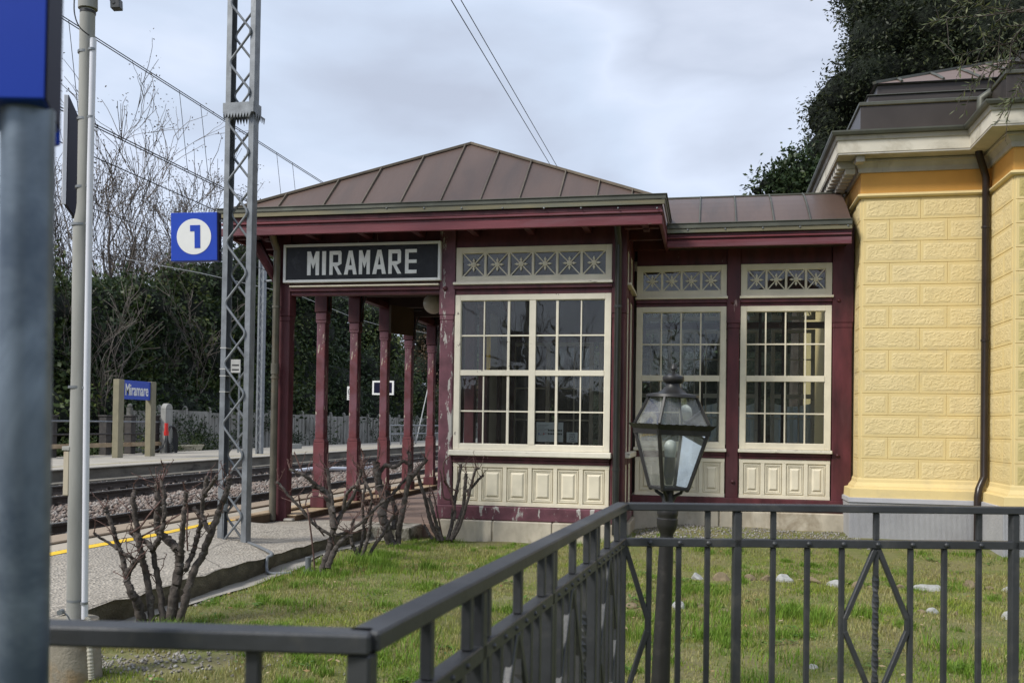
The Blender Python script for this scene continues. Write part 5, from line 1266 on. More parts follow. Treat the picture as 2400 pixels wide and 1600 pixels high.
# railing with dark posts behind it (left of the concrete wall)
XRl = -18.45
RL = empty('post_and_rail_fence', (XRl, 24, zF-.2), 'low fence of dark square posts with two thin rails behind the name board', 'fence')
g = MB()
for px in (60, 118, 183, 247, 305, 361):
    p = onX(px, 1000, XRl); zt = onX(px, 976, XRl).z
    MB().box(XRl-.13, XRl+.13, p.y-.13, p.y+.13, -.3, zt).box(XRl-.16, XRl+.16, p.y-.16, p.y+.16, zt+.001, zt+.05).build('post', MAT['dark_wood'], RL, bevel=.01)
yA, yB = onX(40, 1000, XRl).y, onX(388, 1000, XRl).y
for py, mt, r in ((988, 'galv', .028), (1016, 'dark_wood', .03)):
    MB().tube([(XRl+.14, yA, onX(300, py, XRl).z), (XRl+.14, yB, onX(300, py, XRl).z)], r, 8).build('rail', MAT[mt], RL)
MB().box(XRl+.16, XRl+.25, yA, yB, onX(300, 1042, XRl).z-.04, onX(300, 1038, XRl).z+.03).build('kick_board', MAT['wood_tan'], RL)
# stone post with coiled cable and red connector
p = onX(390, 1010, XRl+.3); g = MB(); zt = onX(390, 945, XRl+.3).z; w = .21
g.box(p.x-.1, p.x+.1, p.y-w, p.y+w, zF-.1, zt-.2); g.prism([(p.y-w+.0+(w-w*math.cos(PI*k/10)), zt-.199+.2*math.sin(PI*k/10)) for k in range(11)], p.x-.1, p.x+.1, 'x')
o = g.build('stone_post', MAT['concrete_pole'], bevel=.01); tag(o, 'pale round topped stone post at the end of the dark railing', 'post')
g = MB()
for k in range(9):
    r = .35+.04*k; g.tube([(p.x+.16+.01*k, p.y+.0+r*.5*math.sin(a), 1.05-r*(1-math.cos(a))*.9) for a in np.linspace(0, 2*PI, 20)], .016, 5)
g.tube(spline([(p.x+.2, p.y-.3, 1.0), (p.x+.3, p.y-.6, .5), (p.x+.35, p.y-.9, .3), (p.x+.3, p.y-1.8, .16)]), .025, 6)
o = g.build('cable_coil', MAT['wire']); tag(o, 'coil of black cable hung on the pale stone post', 'cable')
g = MB(); q = onX(390, 998, XRl+.55); g.tube([(q.x, q.y, q.z+.10), (q.x, q.y, onX(390, 1010, XRl+.55).z)], .06, 12); g.tube([(q.x, q.y, onX(390, 1010, XRl+.55).z), (q.x, q.y, onX(390, 1020, XRl+.55).z)], .08, 12)
o = g.build('red_connector', MAT['red_plastic'], smooth=True); tag(o, 'red plug connector hanging from the coil of black cable', 'connector')
# planks
pk = onZ(418, 1056, zF)
for k in range(4):
    g = MB(); a = math.radians(58+k*5); c = Vector((pk.x+.1*k-.2, pk.y+.15*k, zF+.02+.055*k)); d = Vector((math.cos(a), math.sin(a), .02)); g.bar(c-d*(1.0-.1*k), c+d*(1.05-.12*k), .26, .045)
    o = g.build('plank', MAT['planks']); tag(o, ['bottom plank of the small pile beside the stone post', 'second plank from the bottom of the small pile', 'third plank from the bottom of the small pile', 'topmost plank of the small pile beside the stone post'][k], 'plank', 'weathered planks piled on the far platform')
# concrete panel fence: posts and panels
CF = empty('concrete_fence', (-20.2, 55, 0), 'grey concrete panel fence overgrown with ivy beyond the far platform', 'fence')
MAT['fence_conc'] = pmat('weathered concrete panel', (.27, .26, .235), var=.2, scale=2, rough=.9, bump=.3, bscale=20, stain=(.09, .085, .07), stain_scale=1.6, stain_pos=(.5, .68), stretch=(1, 1, .5))
y = 30.5; i = 0
while y < 105:
    x = -20.4+.2*math.sin(y*.1); L_ = 1.9
    MB().box(x-.04, x+.02, y+.001, y+L_-.001, -.3, 1.62+.04*math.sin(y)).build('panel', MAT['fence_conc'], CF)
    MB().box(x-.08, x+.08, y-.08, y+.08, -.3, 1.72+.04*math.sin(y)).sphere((x, y, 1.74), .09, 8, 5).build('post', MAT['fence_conc'], CF)
    if y < 60:
        for r in range(3): MB().box(x+.022, x+.05, y+.45+.5*r, y+.52+.5*r, -.2, 1.5).build('rib', MAT['fence_conc'], CF)
    y += L_; i += 1
# leaning white pole stub behind the corner post
a_ = onX(668, 930, -17.2); b_ = onX(680, 1046, -17.2); g = MB(); g.tube([b_, a_], [.12, .05], 8); g.box(b_.x-.3, b_.x+.3, b_.y-.5, b_.y+.5, zF, b_.z+.12)
o = g.build('white_marker_pole', MAT['concrete_pole']); tag(o, 'short pale tapered pole on a concrete block just right of the porch corner post', 'pole')
# black screen with white frame on a post
XB = -13.2
c0, c1 = onX(874, 893, XB), onX(922, 893, XB); zt, zb0 = onX(898, 892.5, XB).z, onX(898, 924, XB).z
Yb = (c0.y+c1.y)/2; xl, xr = onY(873, 893, Yb).x, onY(923, 893, Yb).x
SB = empty('signal_board', ((xl+xr)/2, Yb, -.2), 'black square railway board with white frame beside the far track', 'sign')
zt, zb0 = onY(898, 892, Yb).z, onY(898, 925, Yb).z
MB().box(xl+.05, xr-.05, Yb, Yb+.03, zb0+.05, zt-.05).build('board', MAT['navy'], SB); g = MB(); frame_rect(g, xl, xr, zb0, zt, Yb-.01, Yb+.04, .07, .07, .07, .07); g.build('frame', MAT['sign_white'], SB)
MB().tube([((xl+xr)/2, Yb+.06, -.2), ((xl+xr)/2, Yb+.06, zt-.1)], .04, 8).build('post', MAT['galv'], SB)
# warning notice
XQ = -15.8; c = onX(822, 920, XQ); xl, xr = onY(813.5, 920, c.y).x, onY(836, 920, c.y).x; zt, zb0 = onY(822, 905, c.y).z, onY(822, 937, c.y).z
WN = empty('warning_notice', (c.x, c.y, zF), 'white no entry notice on a post at the end of the far platform', 'sign')
MB().box(xl, xr, c.y, c.y+.02, zb0, zt).build('plate', MAT['sign_white'], WN)
g = MB(); r = .17; cz0 = zt-.24; g.tube([((xl+xr)/2+r*math.cos(a), c.y-.006, cz0+r*math.sin(a)) for a in np.linspace(0, 2*PI, 24)], .014, 5); g.bar(((xl+xr)/2-.1, c.y-.006, cz0+.1), ((xl+xr)/2+.1, c.y-.006, cz0-.1), .012, .02)
for k in range(4): g.box(xl+.06, xr-.06, c.y-.004, c.y-.001, zb0+.06+k*.09, zb0+.09+k*.09)
g.build('pictogram', MAT['ink'], WN); MB().tube([((xl+xr)/2, c.y+.05, zF), ((xl+xr)/2, c.y+.05, zt-.05)], .03, 8).build('post', MAT['galv'], WN)
# second small white notice seen through the lattice
c = onX(551, 862, -16.5); xl, xr = onY(541, 862, c.y).x, onY(563, 862, c.y).x; zt, zb0 = onY(552, 842, c.y).z, onY(552, 873, c.y).z
WN = empty('warning_notice', (c.x, c.y, zF), 'white notice plate on a thin post seen through the lattice mast', 'sign')
MB().box(xl, xr, c.y, c.y+.02, zb0, zt).build('plate', pmat('dulled white plate', (.36, .36, .34)), WN); g = MB()
for k in range(2): g.box(xl+.05, xr-.05, c.y-.005, c.y-.001, zb0+.08+k*.16, zb0+.13+k*.16)
g.build('lettering', MAT['ink'], WN); MB().tube([(xr-.05, c.y+.05, zF), (xr-.05, c.y+.05, zt-.05)], .035, 8).build('post', MAT['galv'], WN)
# far catenary mast between mast and porch
XFm = -15.2; c = onX(608, 1040, XFm)
FM = empty('catenary_mast', (XFm, c.y, zF), 'distant slim galvanised catenary mast on the far platform just right of the near mast', 'mast')
w = .15; zt = onX(608, 582, XFm).z
for s in (-1, 1): MB().box(XFm+s*w/2-.03, XFm+s*w/2+.03, c.y-.1, c.y+.1, zF, zt).build('channel', MAT['galv'], FM)
g = MB(); z = zF; k = 0
while z < zt-.3: g.bar((XFm-w/2*(-1)**k, c.y-.08, z), (XFm+w/2*(-1)**k, c.y-.08, z+.28), .02, .02); z += .28; k += 1
g.build('lacing', MAT['galv'], FM)
g = MB(); g.tube([(XFm+.1, c.y, onX(612, 592, XFm).z), (XFm+1.6, c.y-.4, onX(612, 592, XFm).z-.25)], .025, 6); g.tube([(XFm+.1, c.y, onX(612, 658, XFm).z), (XFm+1.6, c.y-.4, onX(612, 658, XFm).z)], .04, 6); g.build('arm', MAT['galv'], FM)
# steel guard rail beyond the porch
XGd = -15.9; 
GD = empty('guard_rail', (XGd, 52, zF), 'thin grey tubular guard rail at the far end of the platform', 'railing')
ya_, yb_ = onX(915, 1000, XGd).y, onX(1012, 1000, XGd).y; ya_ = min(ya_, yb_)
pts = [onX(px, 1000, XGd) for px in (915, 940, 975, 1000, 1030)]
zz1 = onX(940, 1010, XGd).z
for p in pts: MB().tube([(XGd, p.y, zF-.3), (XGd, p.y, 1.15)], .045, 8).build('post', MAT['galv'], GD)
for zz_ in (1.15, .70): MB().tube([(XGd, pts[0].y, zz_), (XGd, pts[-1].y, zz_)], .035, 8).build('rail', MAT['galv'], GD)
a_, b_ = onX(1004, 905, -16.5), onX(975, 1035, -16.5); o = MB().tube([a_, b_, Vector((b_.x, b_.y, 0))], .03, 5).build('guy_wire', MAT['wire_light']); tag(o, 'slanting pale guy wire beyond the last porch column', 'wire')
# white pipe lying between the tracks
a_, b_ = onX(845, 1098, -9.7), onX(878, 1093, -9.7); o = MB().tube(spline([onX(668, 1108, -10.2), onX(735, 1098, -10.2), onX(800, 1098, -9.9), a_, b_, b_+Vector((.3, .1, -.15))]), .05, 8).build('white_pipe', MAT['white_plastic'], smooth=True); tag(o, 'pale pipe lying on the ballast between the two tracks', 'pipe')
# ================================================================ PORCH FITTINGS
c = onY(1016, 711, FY+.75); r = (onY(1016, 687, FY+.75).z-onY(1016, 735, FY+.75).z)/2*1.02
GL = empty('globe_lamp', c, 'opal glass globe lamp hanging under the porch beside the middle post', 'lamp')
MB().sphere(tuple(c), r, 24, 14).build('globe', MAT['globe'], GL, smooth=True); MB().tube([(c.x, c.y, c.z+r*.95), (c.x, c.y, Z_OPEN+.42)], .02, 8).build('stem', MAT['iron'], GL)
c = onY(933, 740, 12.6); xl, xr = onY(917, 740, 12.6).x, onY(947, 740, 12.6).x
HS = empty('hanging_board', (c.x, 12.6, onY(933, 780, 12.6).z), 'plain brown board seen from behind hanging between the porch columns', 'sign')
Yh = 12.6; vbox(MB(), Vector((xl, Yh, 0)), Vector((xr, Yh+.45, 0)), onY(933, 780, Yh).z, onY(933, 714, Yh).z, .04).build('board', pmat('dark brown board', (.07, .045, .022), rough=.7), HS)
MB().box(xr+.0, xr+.12, Yh+.44, Yh+.46, c.z+.12, c.z+.14).box(xr, xr+.12, Yh+.44, Yh+.46, c.z-.15, c.z-.13).build('bracket', MAT['iron'], HS)
# notices behind the big window
Yn = FY+.075
def note(px0, px1, py0, py1, label, name='paper_notice'):
    x0, x1 = onY(px0, (py0+py1)/2, Yn).x, onY(px1, (py0+py1)/2, Yn).x; z0, z1 = onY((px0+px1)/2, py1, Yn).z, onY((px0+px1)/2, py0, Yn).z
    r = empty(name, ((x0+x1)/2, Yn, z0), label, 'notice'); MB().box(x0, x1, Yn, Yn+.002, z0, z1).build('sheet', MAT['paper'], r); return r, x0, x1, z0, z1
r, x0, x1, z0, z1 = note(1257, 1320, 989, 1035, 'wide white printed notice standing inside the big window')
g = MB()
wx, wz = x1-x0, z1-z0
for k in range(9): g.box(x0+wx*.06, x0+wx*(.30+.08*((k*7) % 3)), Yn-.0012, Yn-.0003, z0+wz*(.32+k*.065), z0+wz*(.335+k*.065))
for k in range(2):
    for j in range(9):
        a = x0+wx*(.43+j*.06); g.box(a, a+wx*.045, Yn-.0012, Yn-.0003, z0+wz*(.36+k*.18), z0+wz*(.46+k*.18)-(.002 if j % 3 else 0))
g.build('print', MAT['ink'], r)
for k, a in ((0, .10), (1, .28)): MB().prism([(x0+wx*a+.008*math.cos(t), z0+wz*.40+.008*math.sin(t)) for t in np.linspace(0, 2*PI, 12)[:-1]], Yn-.0013, Yn-.0004).build('symbol', MAT['blue' if k == 0 else 'red_plastic'], r)
r, x0, x1, z0, z1 = note(1328, 1354, 1012.5, 1036, 'small white card reading Chiuso Closed inside the big window')
wx, wz = x1-x0, z1-z0
for k, s in enumerate(('Chiuso', 'Closed', 'Fermé', 'Geschlossen')):
    hgt = wz*(.15 if k < 3 else .085); wd_ = wx*(.52 if k < 3 else .62)
    z_t = z0+wz*(.72-.22*k) if k < 3 else z0+wz*.10
    text_mesh(s, 'lettering', MAT['ink'], r, wd_, hgt, (lambda zt_, wdd: (lambda x, y, z: (x0+(wx-wdd)/2+x, Yn-.0008-z*.02, zt_+y)))(z_t, wd_), bold=.03, thick=.01)
# ================================================================ ROCKS ON THE LAWN
def rock(px, py, w, h, col, label):
    p = onZ(px, py, .0); z = float(zlawn(p.x, p.y)); T = proj(p)[2]; W_ = w*T/FPX/2; H_ = h*T/FPX
    import bmesh
    bm = bmesh.new(); bmesh.ops.create_icosphere(bm, subdivisions=3, radius=1)
    ax_ = random.uniform(0, 6); pl_ = [(Vector((random.gauss(0, 1), random.gauss(0, 1), random.gauss(0, .8))).normalized(), random.uniform(.55, .85)) for _ in range(9)]
    for v in bm.verts:
        c = v.co.copy()
        for n_, d_ in pl_:
            e_ = c.dot(n_)-d_
            if e_ > 0: c -= n_*e_
        c += Vector((random.uniform(-.03, .03),)*3); v.co = Vector((c.x*W_*1.1, c.y*W_*.8, c.z*H_*1.15))
    me = bpy.data.meshes.new('rock'); bm.to_mesh(me); bm.free(); me.materials.append(MAT[col]); o = bpy.data.objects.new('rock', me); COL.objects.link(o)
    o.location = (p.x, p.y, z+H_*.02); tag(o, label, 'rock', 'stones set in rows across the lawn')
MAT['rock_white'] = pmat('white limestone', (.34, .34, .325), var=.2, scale=20, rough=.9, bump=.5, bscale=60, bdist=.01, stain=(.25, .24, .20), stain_scale=12)
MAT['rock_brown'] = pmat('brown fieldstone', (.20, .155, .095), var=.3, scale=20, rough=.9, bump=.5, bscale=60, bdist=.01, stain=(.10, .10, .05), stain_scale=12)
for a in ((1632, 1357, 32, 15, 'rock_white', 'small white stone just right of the lamp post in the upper row'), (1690, 1361, 38, 17, 'rock_brown', 'peaked brown stone left of the thick fence post in the upper row'),
          (1757, 1362, 30, 12, 'rock_brown', 'flat brown stone right of the thick fence post in the upper row'), (1795, 1363, 26, 12, 'rock_brown', 'small brown stone left of the large white stone in the upper row'),
          (1840, 1362, 40, 18, 'rock_white', 'largest white stone near the middle of the upper row'), (1903, 1360, 44, 16, 'rock_brown', 'broad brown stone right of the largest white stone'),
          (1960, 1366, 44, 13, 'rock_white', 'low white stone left of the diamond brace in the upper row'), (2012, 1371, 30, 16, 'rock_brown', 'brown stone inside the left arm of the diamond brace'),
          (2042, 1370, 18, 9, 'rock_brown', 'tiny brown stone directly behind the twisted fence bar'), (2106, 1371, 34, 13, 'rock_brown', 'brown stone right of the twisted fence bar'),
          (2175, 1371, 66, 16, 'rock_white', 'long flat white stone in the right half of the upper row'), (2271, 1372, 34, 18, 'rock_brown', 'tan peaked stone left of the right hand fence post'),
          (2318, 1374, 22, 10, 'rock_brown', 'small dull brown stone left of the rightmost post'), (2372, 1378, 46, 15, 'rock_white', 'pale stone at the right edge of the upper row'),
          (1478, 1413, 34, 11, 'rock_brown', 'brown stone left of the lamp post in the lower row'), (1590, 1417, 30, 18, 'rock_white', 'white stone just right of the lamp post in the lower row'),
          (1640, 1414, 26, 10, 'rock_brown', 'dull stone between two fence bars in the lower row'), (1697, 1424, 30, 10, 'rock_brown', 'small brown stone left of the thick post in the lower row'),
          (1790, 1430, 34, 12, 'rock_brown', 'brown stone right of the thick post in the lower row'), (2160, 1438, 22, 8, 'rock_brown', 'tiny stone left of the lower white stones'),
          (2186, 1437, 30, 13, 'rock_white', 'lower white stone right of the diamond brace'), (2240, 1436, 16, 9, 'rock_brown', 'little stone near the right hand bars in the lower row'),
          (2362, 1440, 26, 16, 'rock_white', 'white stone beside the right hand fence post in the lower row'), (1905, 1552, 24, 10, 'rock_white', 'grey stone low in the grass between two fence bars'), (1118, 1585, 20, 8, 'rock_white', 'flat pale stone near the bottom behind the slanting fence')):
    rock(*a)
# ================================================================ LEAFY CROWNS
def leaves(cl, n, size, mat, name, parent, aspect=2.0, seed=0, surf=.62, core=None):
    """cl: list of (centre, (rx,ry,rz)); many small leaf quads through the volume of each clump, denser near the skin, in sprays"""
    r_ = np.random.default_rng(seed); cs = np.array([c for c, _ in cl], float); rs = np.array([r for _, r in cl], float)
    vol = (rs.prod(1))**.72; k = r_.choice(len(cl), n, p=vol/vol.sum())
    nspray = max(1, n//14)
    ks = r_.choice(len(cl), nspray, p=vol/vol.sum())
    d = r_.normal(size=(nspray, 3)); d /= np.linalg.norm(d, axis=1)[:, None]
    rad = surf+(1.0-surf)*r_.random(nspray)**.6
    wob = 1+.16*np.sin(d[:, 0]*7+ks)*np.sin(d[:, 1]*6+2*ks)+.12*np.sin(d[:, 2]*11+ks)
    sc = cs[ks]+d*rs[ks]*(rad*wob)[:, None]
    i = r_.integers(0, nspray, n)
    P_ = sc[i]+r_.normal(size=(n, 3))*size*1.25
    u = r_.normal(size=(n, 3))+d[i]*.7; u[:, 2] -= .15; u /= np.linalg.norm(u, axis=1)[:, None]
    w = np.cross(u, r_.normal(size=(n, 3))); w /= np.linalg.norm(w, axis=1)[:, None]
    L_ = size*r_.uniform(.6, 1.3, n)[:, None]; Wd = L_/aspect
    a, b, c, e = P_, P_+u*L_*.5+w*Wd*.5, P_+u*L_, P_+u*L_*.5-w*Wd*.5
    V = np.stack([a, b, c, e], 1).reshape(-1, 3); Fc = np.arange(n*4).reshape(-1, 4)
    return npmesh(name, V, Fc, mat, parent)
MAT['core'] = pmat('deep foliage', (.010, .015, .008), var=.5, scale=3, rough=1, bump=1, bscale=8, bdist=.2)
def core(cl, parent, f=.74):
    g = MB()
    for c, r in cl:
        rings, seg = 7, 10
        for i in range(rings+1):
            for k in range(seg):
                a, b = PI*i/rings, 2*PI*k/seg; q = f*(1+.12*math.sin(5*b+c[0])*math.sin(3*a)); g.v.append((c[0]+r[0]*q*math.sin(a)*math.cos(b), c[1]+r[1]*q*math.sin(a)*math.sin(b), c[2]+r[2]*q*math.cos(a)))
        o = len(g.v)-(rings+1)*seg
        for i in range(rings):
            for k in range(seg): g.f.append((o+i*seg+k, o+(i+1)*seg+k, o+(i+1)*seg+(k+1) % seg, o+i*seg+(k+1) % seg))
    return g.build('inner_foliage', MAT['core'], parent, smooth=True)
def evergreen(px, T, h, w, mat, label, seed, n=13000, size=.17, name='evergreen_tree', dome=1.0, zb=0.0, grp='trees beyond the tracks'):
    lat = -((px-1200)/FPX*.979-.2028); s_ = max(1, 24.4/lat/T); T *= s_; h = 1.27+(h-1.27)*s_; w *= s_; size *= s_
    p = onT(px, 1000, T); root = empty(name, (p.x, p.y, zb-.2), label, 'tree', grp); r_ = random.Random(seed)
    cl = []
    for k in range(15):
        f = k/14; z = zb+h*(.12+.82*f); rr = w*(.55+.45*math.sin(PI*min(1, f*.8+.18)))*.62
        a = r_.uniform(0, 2*PI); q = r_.uniform(0, .55)*w*(1-f*.6)
        rad = w*r_.uniform(.33, .5)*(1-.45*f**2)
        cl.append(((p.x+q*math.cos(a), p.y+q*math.sin(a), min(z, zb+h-rad*.9)), (rad, rad, rad*r_.uniform(.75, 1.0))))
    for k in range(5):
        a = 2*PI*k/5+seed; cl.append(((p.x+w*.45*math.cos(a), p.y+w*.45*math.sin(a), zb+h*.18), (w*.45, w*.45, h*.2)))
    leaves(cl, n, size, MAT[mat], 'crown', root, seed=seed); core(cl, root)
    MB().tube([(p.x, p.y, zb-.3), (p.x+.1, p.y, zb+h*.5)], [.22, .1], 8).build('trunk', MAT['bark_dark'], root); return root
ev = [(40, 27, 6.2, 3.6, 'leaf_mid', 'green evergreen at the far left beside the blue sign tube'),
      (175, 31, 5.9, 3.5, 'leaf_dark', 'dark evergreen directly behind the concrete pole'),
      (300, 35, 6.6, 3.8, 'leaf_dark', 'dark evergreen rising behind the blue name board'),
      (400, 36, 7.1, 3.6, 'leaf_mid', 'yellowish green evergreen below the square number sign'),
      (490, 41, 8.4, 4.2, 'leaf_dark', 'dark glossy evergreen just left of the lattice mast'),
      (590, 44, 9.6, 4.0, 'leaf_mid', 'mid green evergreen seen between lattice mast and pavilion'),
      (690, 47, 12, 4.4, 'leaf_dark', 'tall dark evergreen behind the first gap of the porch'),
      (775, 52, 8.6, 4.0, 'leaf_dark', 'rounded evergreen behind the second gap of the porch'),
      (850, 55, 8.4, 3.6, 'leaf_mid', 'bright leaved evergreen behind the third gap of the porch'),
      (912, 62, 5.8, 4.2, 'leaf_dark', 'lower dark evergreen under the open sky gap of the porch')]
ev += [(1080, 85, 13, 6.0, 'leaf_dark', 'distant dark evergreen seen through the left panes of the big window'), (1165, 100, 15, 7.0, 'leaf_mid', 'farthest evergreen seen through the middle of the big window'), (110, 30, 5.4, 3.0, 'leaf_dark', 'low dark evergreen between the blue sign tube and the concrete pole'), (235, 33, 6.3, 3.2, 'leaf_mid', 'mid green evergreen just right of the concrete pole'), (450, 38, 7.0, 3.2, 'leaf_dark', 'dark evergreen filling the gap below the number sign')]
for i, a in enumerate(ev): evergreen(*a, seed=i+3, n=24000, size=.15+.0022*a[1]*.6)
r0_ = evergreen(1000, 60, 9.8, 4.4, 'leaf_dry', 'brown leafed bushy tree behind the last porch column', 77, n=13000, size=.22, name='brown_leafed_tree')
# ivy on the panel fence
cl = []
r_ = random.Random(5)
for k in range(38):
    y = 31+k*1.2+r_.uniform(-.5, .5); cl.append(((-20.1, y, r_.uniform(.1, 1.5)), (.35, r_.uniform(.3, .9), r_.uniform(.25, .7))))
o = leaves([c for c in cl if not (44 < c[0][1] < 60 and c[0][2] > .8)], 9000, .11, MAT['leaf_dark'], 'ivy', None, seed=8); tag(o, 'dark ivy creeping over the concrete panel fence', 'ivy', kind='stuff')
cl = [((-19.2, 26+k*1.6, .25), (.5, .9, .38)) for k in range(6)]
o = leaves(cl, 3500, .10, MAT['leaf_mid'], 'undergrowth', None, seed=9); tag(o, 'low green undergrowth behind the name board and railing', 'undergrowth', kind='stuff')
# leafy screen added behind the pavilion to block the sky through its rooms
cl = [((x, 23.5+.4*math.sin(x*3), z), (.9, .8, .9)) for x in np.arange(-4.6, 10, 1.0) for z in (.4, 1.5, 2.5, 3.6)]
hr = empty('hedge', (1.5, 23.5, 0), 'dark green leaf screen added behind the pavilion to block sky in its windows', 'hedge'); leaves(cl, 9000, .13, MAT['leaf_dark'], 'foliage', hr, seed=12); core(cl, hr, .95)
# ================================================================ BARE TREES
def bare_tree(px, T, h, label, seed, spread=.5, trunk=.15, twigs=5, mat='bark_grey', name='bare_tree', dry=0, zb=-.2, XT=28.5, lean=0, loc=None, grp='bare trees beyond the tracks', rmin=.011):
    if loc is None:
        lat = -((px-1200)/FPX*.979-.2028); s_ = max(1, XT/lat/T); T *= s_; h = 1.27+(h-1.27)*s_; trunk *= s_; rmin *= min(s_, 1.2)
    p = onT(px, 1000, T) if loc is None else Vector(loc); root = empty(name, (p.x, p.y, zb), label, 'tree', grp); R_ = random.Random(seed); g = MB(); tips = []
    def grow(a, d, L_, r, lev):
        n = 4; pts = [a]; rr = [r]; q = a.copy(); dd = d.copy()
        for i in range(n):
            dd = (dd+Vector((R_.gauss(0, .13), R_.gauss(0, .13), R_.gauss(.03, .09)))).normalized(); q = q+dd*(L_/n); pts.append(q.copy()); rr.append(max(rmin*.7, r*(1-.42*(i+1)/n)))
        g.tube(pts, rr, 6 if r > .05 else (4 if r > .02 else 3), caps=False)
        if lev == 0: tips.append(pts[-1]); return
        nb = R_.choice((2, 3, 3)) if lev > 1 else R_.choice((3, 4))
        for k in range(nb):
            t = R_.uniform(.35, 1.0) if k else 1.0; i = min(n, max(1, int(t*n))); st = pts[i]
            side = Vector((R_.gauss(0, 1), R_.gauss(0, 1), R_.gauss(0, .5))); side = (side-dd*side.dot(dd)).normalized()
            nd = (dd*R_.uniform(.6, 1)+side*R_.uniform(.3, .95)*spread*1.4+Vector((0, 0, .16))).normalized()
            grow(st, nd, L_*R_.uniform(.6, .85), max(rmin, rr[i]*R_.uniform(.5, .72)), lev-1)
    t0 = Vector((p.x, p.y, zb)); 
    for k in range(3 if trunk < .16 else 2):
        d0 = Vector((R_.gauss(lean, .12), R_.gauss(0, .12), 1)).normalized(); grow(t0+Vector((R_.uniform(-.3, .3), R_.uniform(-.3, .3), 0)), d0, h*.36, trunk*R_.uniform(.7, 1), twigs)
    g.build('branches', MAT[mat], root)
    if dry:
        tp = np.array([list(t) for t in tips]); r2 = np.random.default_rng(seed); i = r2.integers(0, len(tp), dry); c = tp[i]+r2.normal(0, .16, (dry, 3)); cl_ = c
        s = .055; u = r2.normal(size=(dry, 3)); u /= np.linalg.norm(u, axis=1)[:, None]; w = np.cross(u, r2.normal(size=(dry, 3))); w /= np.linalg.norm(w, axis=1)[:, None]
        V = np.stack([c, c+u*s+w*s*.5, c+u*2*s, c+u*s-w*s*.5], 1).reshape(-1, 3); npmesh('dry_leaves', V, np.arange(dry*4).reshape(-1, 4), MAT['leaf_dry'], root)
    return root
bare_tree(20, 27, 7.8, 'bare tree behind the near blue sign tube at the far left', 15, .62, .15, 5, mat='bark_dark', dry=700)
bare_tree(150, 26, 9.0, 'bare tree with fine twigs around the edge on notice panel', 21, .55, .13, 5, mat='bark_dark', dry=1500, rmin=.014)
bare_tree(245, 27.5, 11.8, 'tallest bare grey tree between concrete pole and number sign', 33, .42, .15, 5, dry=1200, lean=.03, rmin=.013)
bare_tree(330, 30, 10.8, 'bare tree with clinging brown leaves left of the number sign', 41, .5, .15, 5, dry=2600, rmin=.014)
bare_tree(415, 31, 9.4, 'bare tree reaching up just left of the lattice mast', 53, .45, .13, 5, dry=1500, lean=.08, rmin=.014)
bare_tree(500, 36, 8.6, 'thin bare tree behind the lattice mast', 62, .5, .11, 5, dry=900, rmin=.013)
bare_tree(205, 28, 9.6, 'bare tree with dense twigs directly right of the concrete pole', 28, .5, .14, 5, dry=1600, rmin=.014)
bare_tree(295, 31, 9.4, 'bare tree with a dense brown crown behind the tallest tree', 57, .5, .14, 5, dry=2600, rmin=.014)
bare_tree(470, 33, 8.2, 'bare tree with few leaves left of the mast foot', 66, .5, .12, 5, dry=1400, rmin=.014)
bare_tree(380, 29, 8.0, 'lower bare tree above the evergreens right of the tallest tree', 45, .55, .12, 5, dry=1800, rmin=.014)
bare_tree(245, 23.2, 5.0, 'slender pale sapling in front of the dark hedge by the pole', 71, .55, .05, 4, dry=0, rmin=.008, XT=21.6)
bare_tree(440, 30.5, 5.8, 'pale leafless shrub tree in front of the evergreens below the number sign', 72, .6, .05, 4, dry=0, rmin=.009, XT=21.8)
bare_tree(935, 54, 8.8, 'bare twiggy tree in the sky gap between the porch columns', 83, .5, .14, 5, mat='bark_dark', dry=500, rmin=.016)
# bare trees on the viewer's side of the street, behind the camera: mirrored in the panes
for i, (x, y, h, lb) in enumerate(((-6, -15, 6.6, 'bare tree across the street mirrored in the left window panes'), (-1.0, -17, 7.0, 'bare tree across the street mirrored in the right window panes'), (5.5, -16, 6.2, 'bare tree across the street mirrored in the wing windows'))):
    bare_tree(0, 0, h, lb, 90+i, .55, .14, 4, mat='bark_dark', loc=(x, y, 0), grp='trees behind the viewer', rmin=.016)
for i, (x, y, h, w, lb) in enumerate(((-9, -22, 4.3, 3.4, 'rounded dark tree added behind the viewer at the left to darken reflections'), (-3, -23, 4.0, 3.4, 'rounded dark tree added behind the viewer in the middle to darken reflections'), (3.6, -22, 9.0, 4.2, 'tall dark tree added behind the viewer to darken the wing windows'), (9.5, -21, 8.4, 4.2, 'tall dark tree added behind the viewer at the far right to darken reflections'))):  # unseen dense trees added so the panes mirror less bright sky
    root = empty('added_dark_tree', (x, y, -.3), lb, 'tree', 'trees behind the viewer'); cl = [((x+dx, y+dy, h*f), (w*.6, w*.6, h*.34)) for dx, dy, f in ((0, 0, .6), (-1.5, 0, .4), (1.5, .3, .42), (0, .8, .25), (2.3, 0, .25), (-2.4, 0, .25))]
    leaves(cl, 2500, .25, MAT['leaf_dark'], 'crown', root, seed=40+i); core(cl, root, .85); MB().tube([(x, y, -.3), (x, y, h*.5)], .15, 6).build('trunk', MAT['bark_dark'], root)
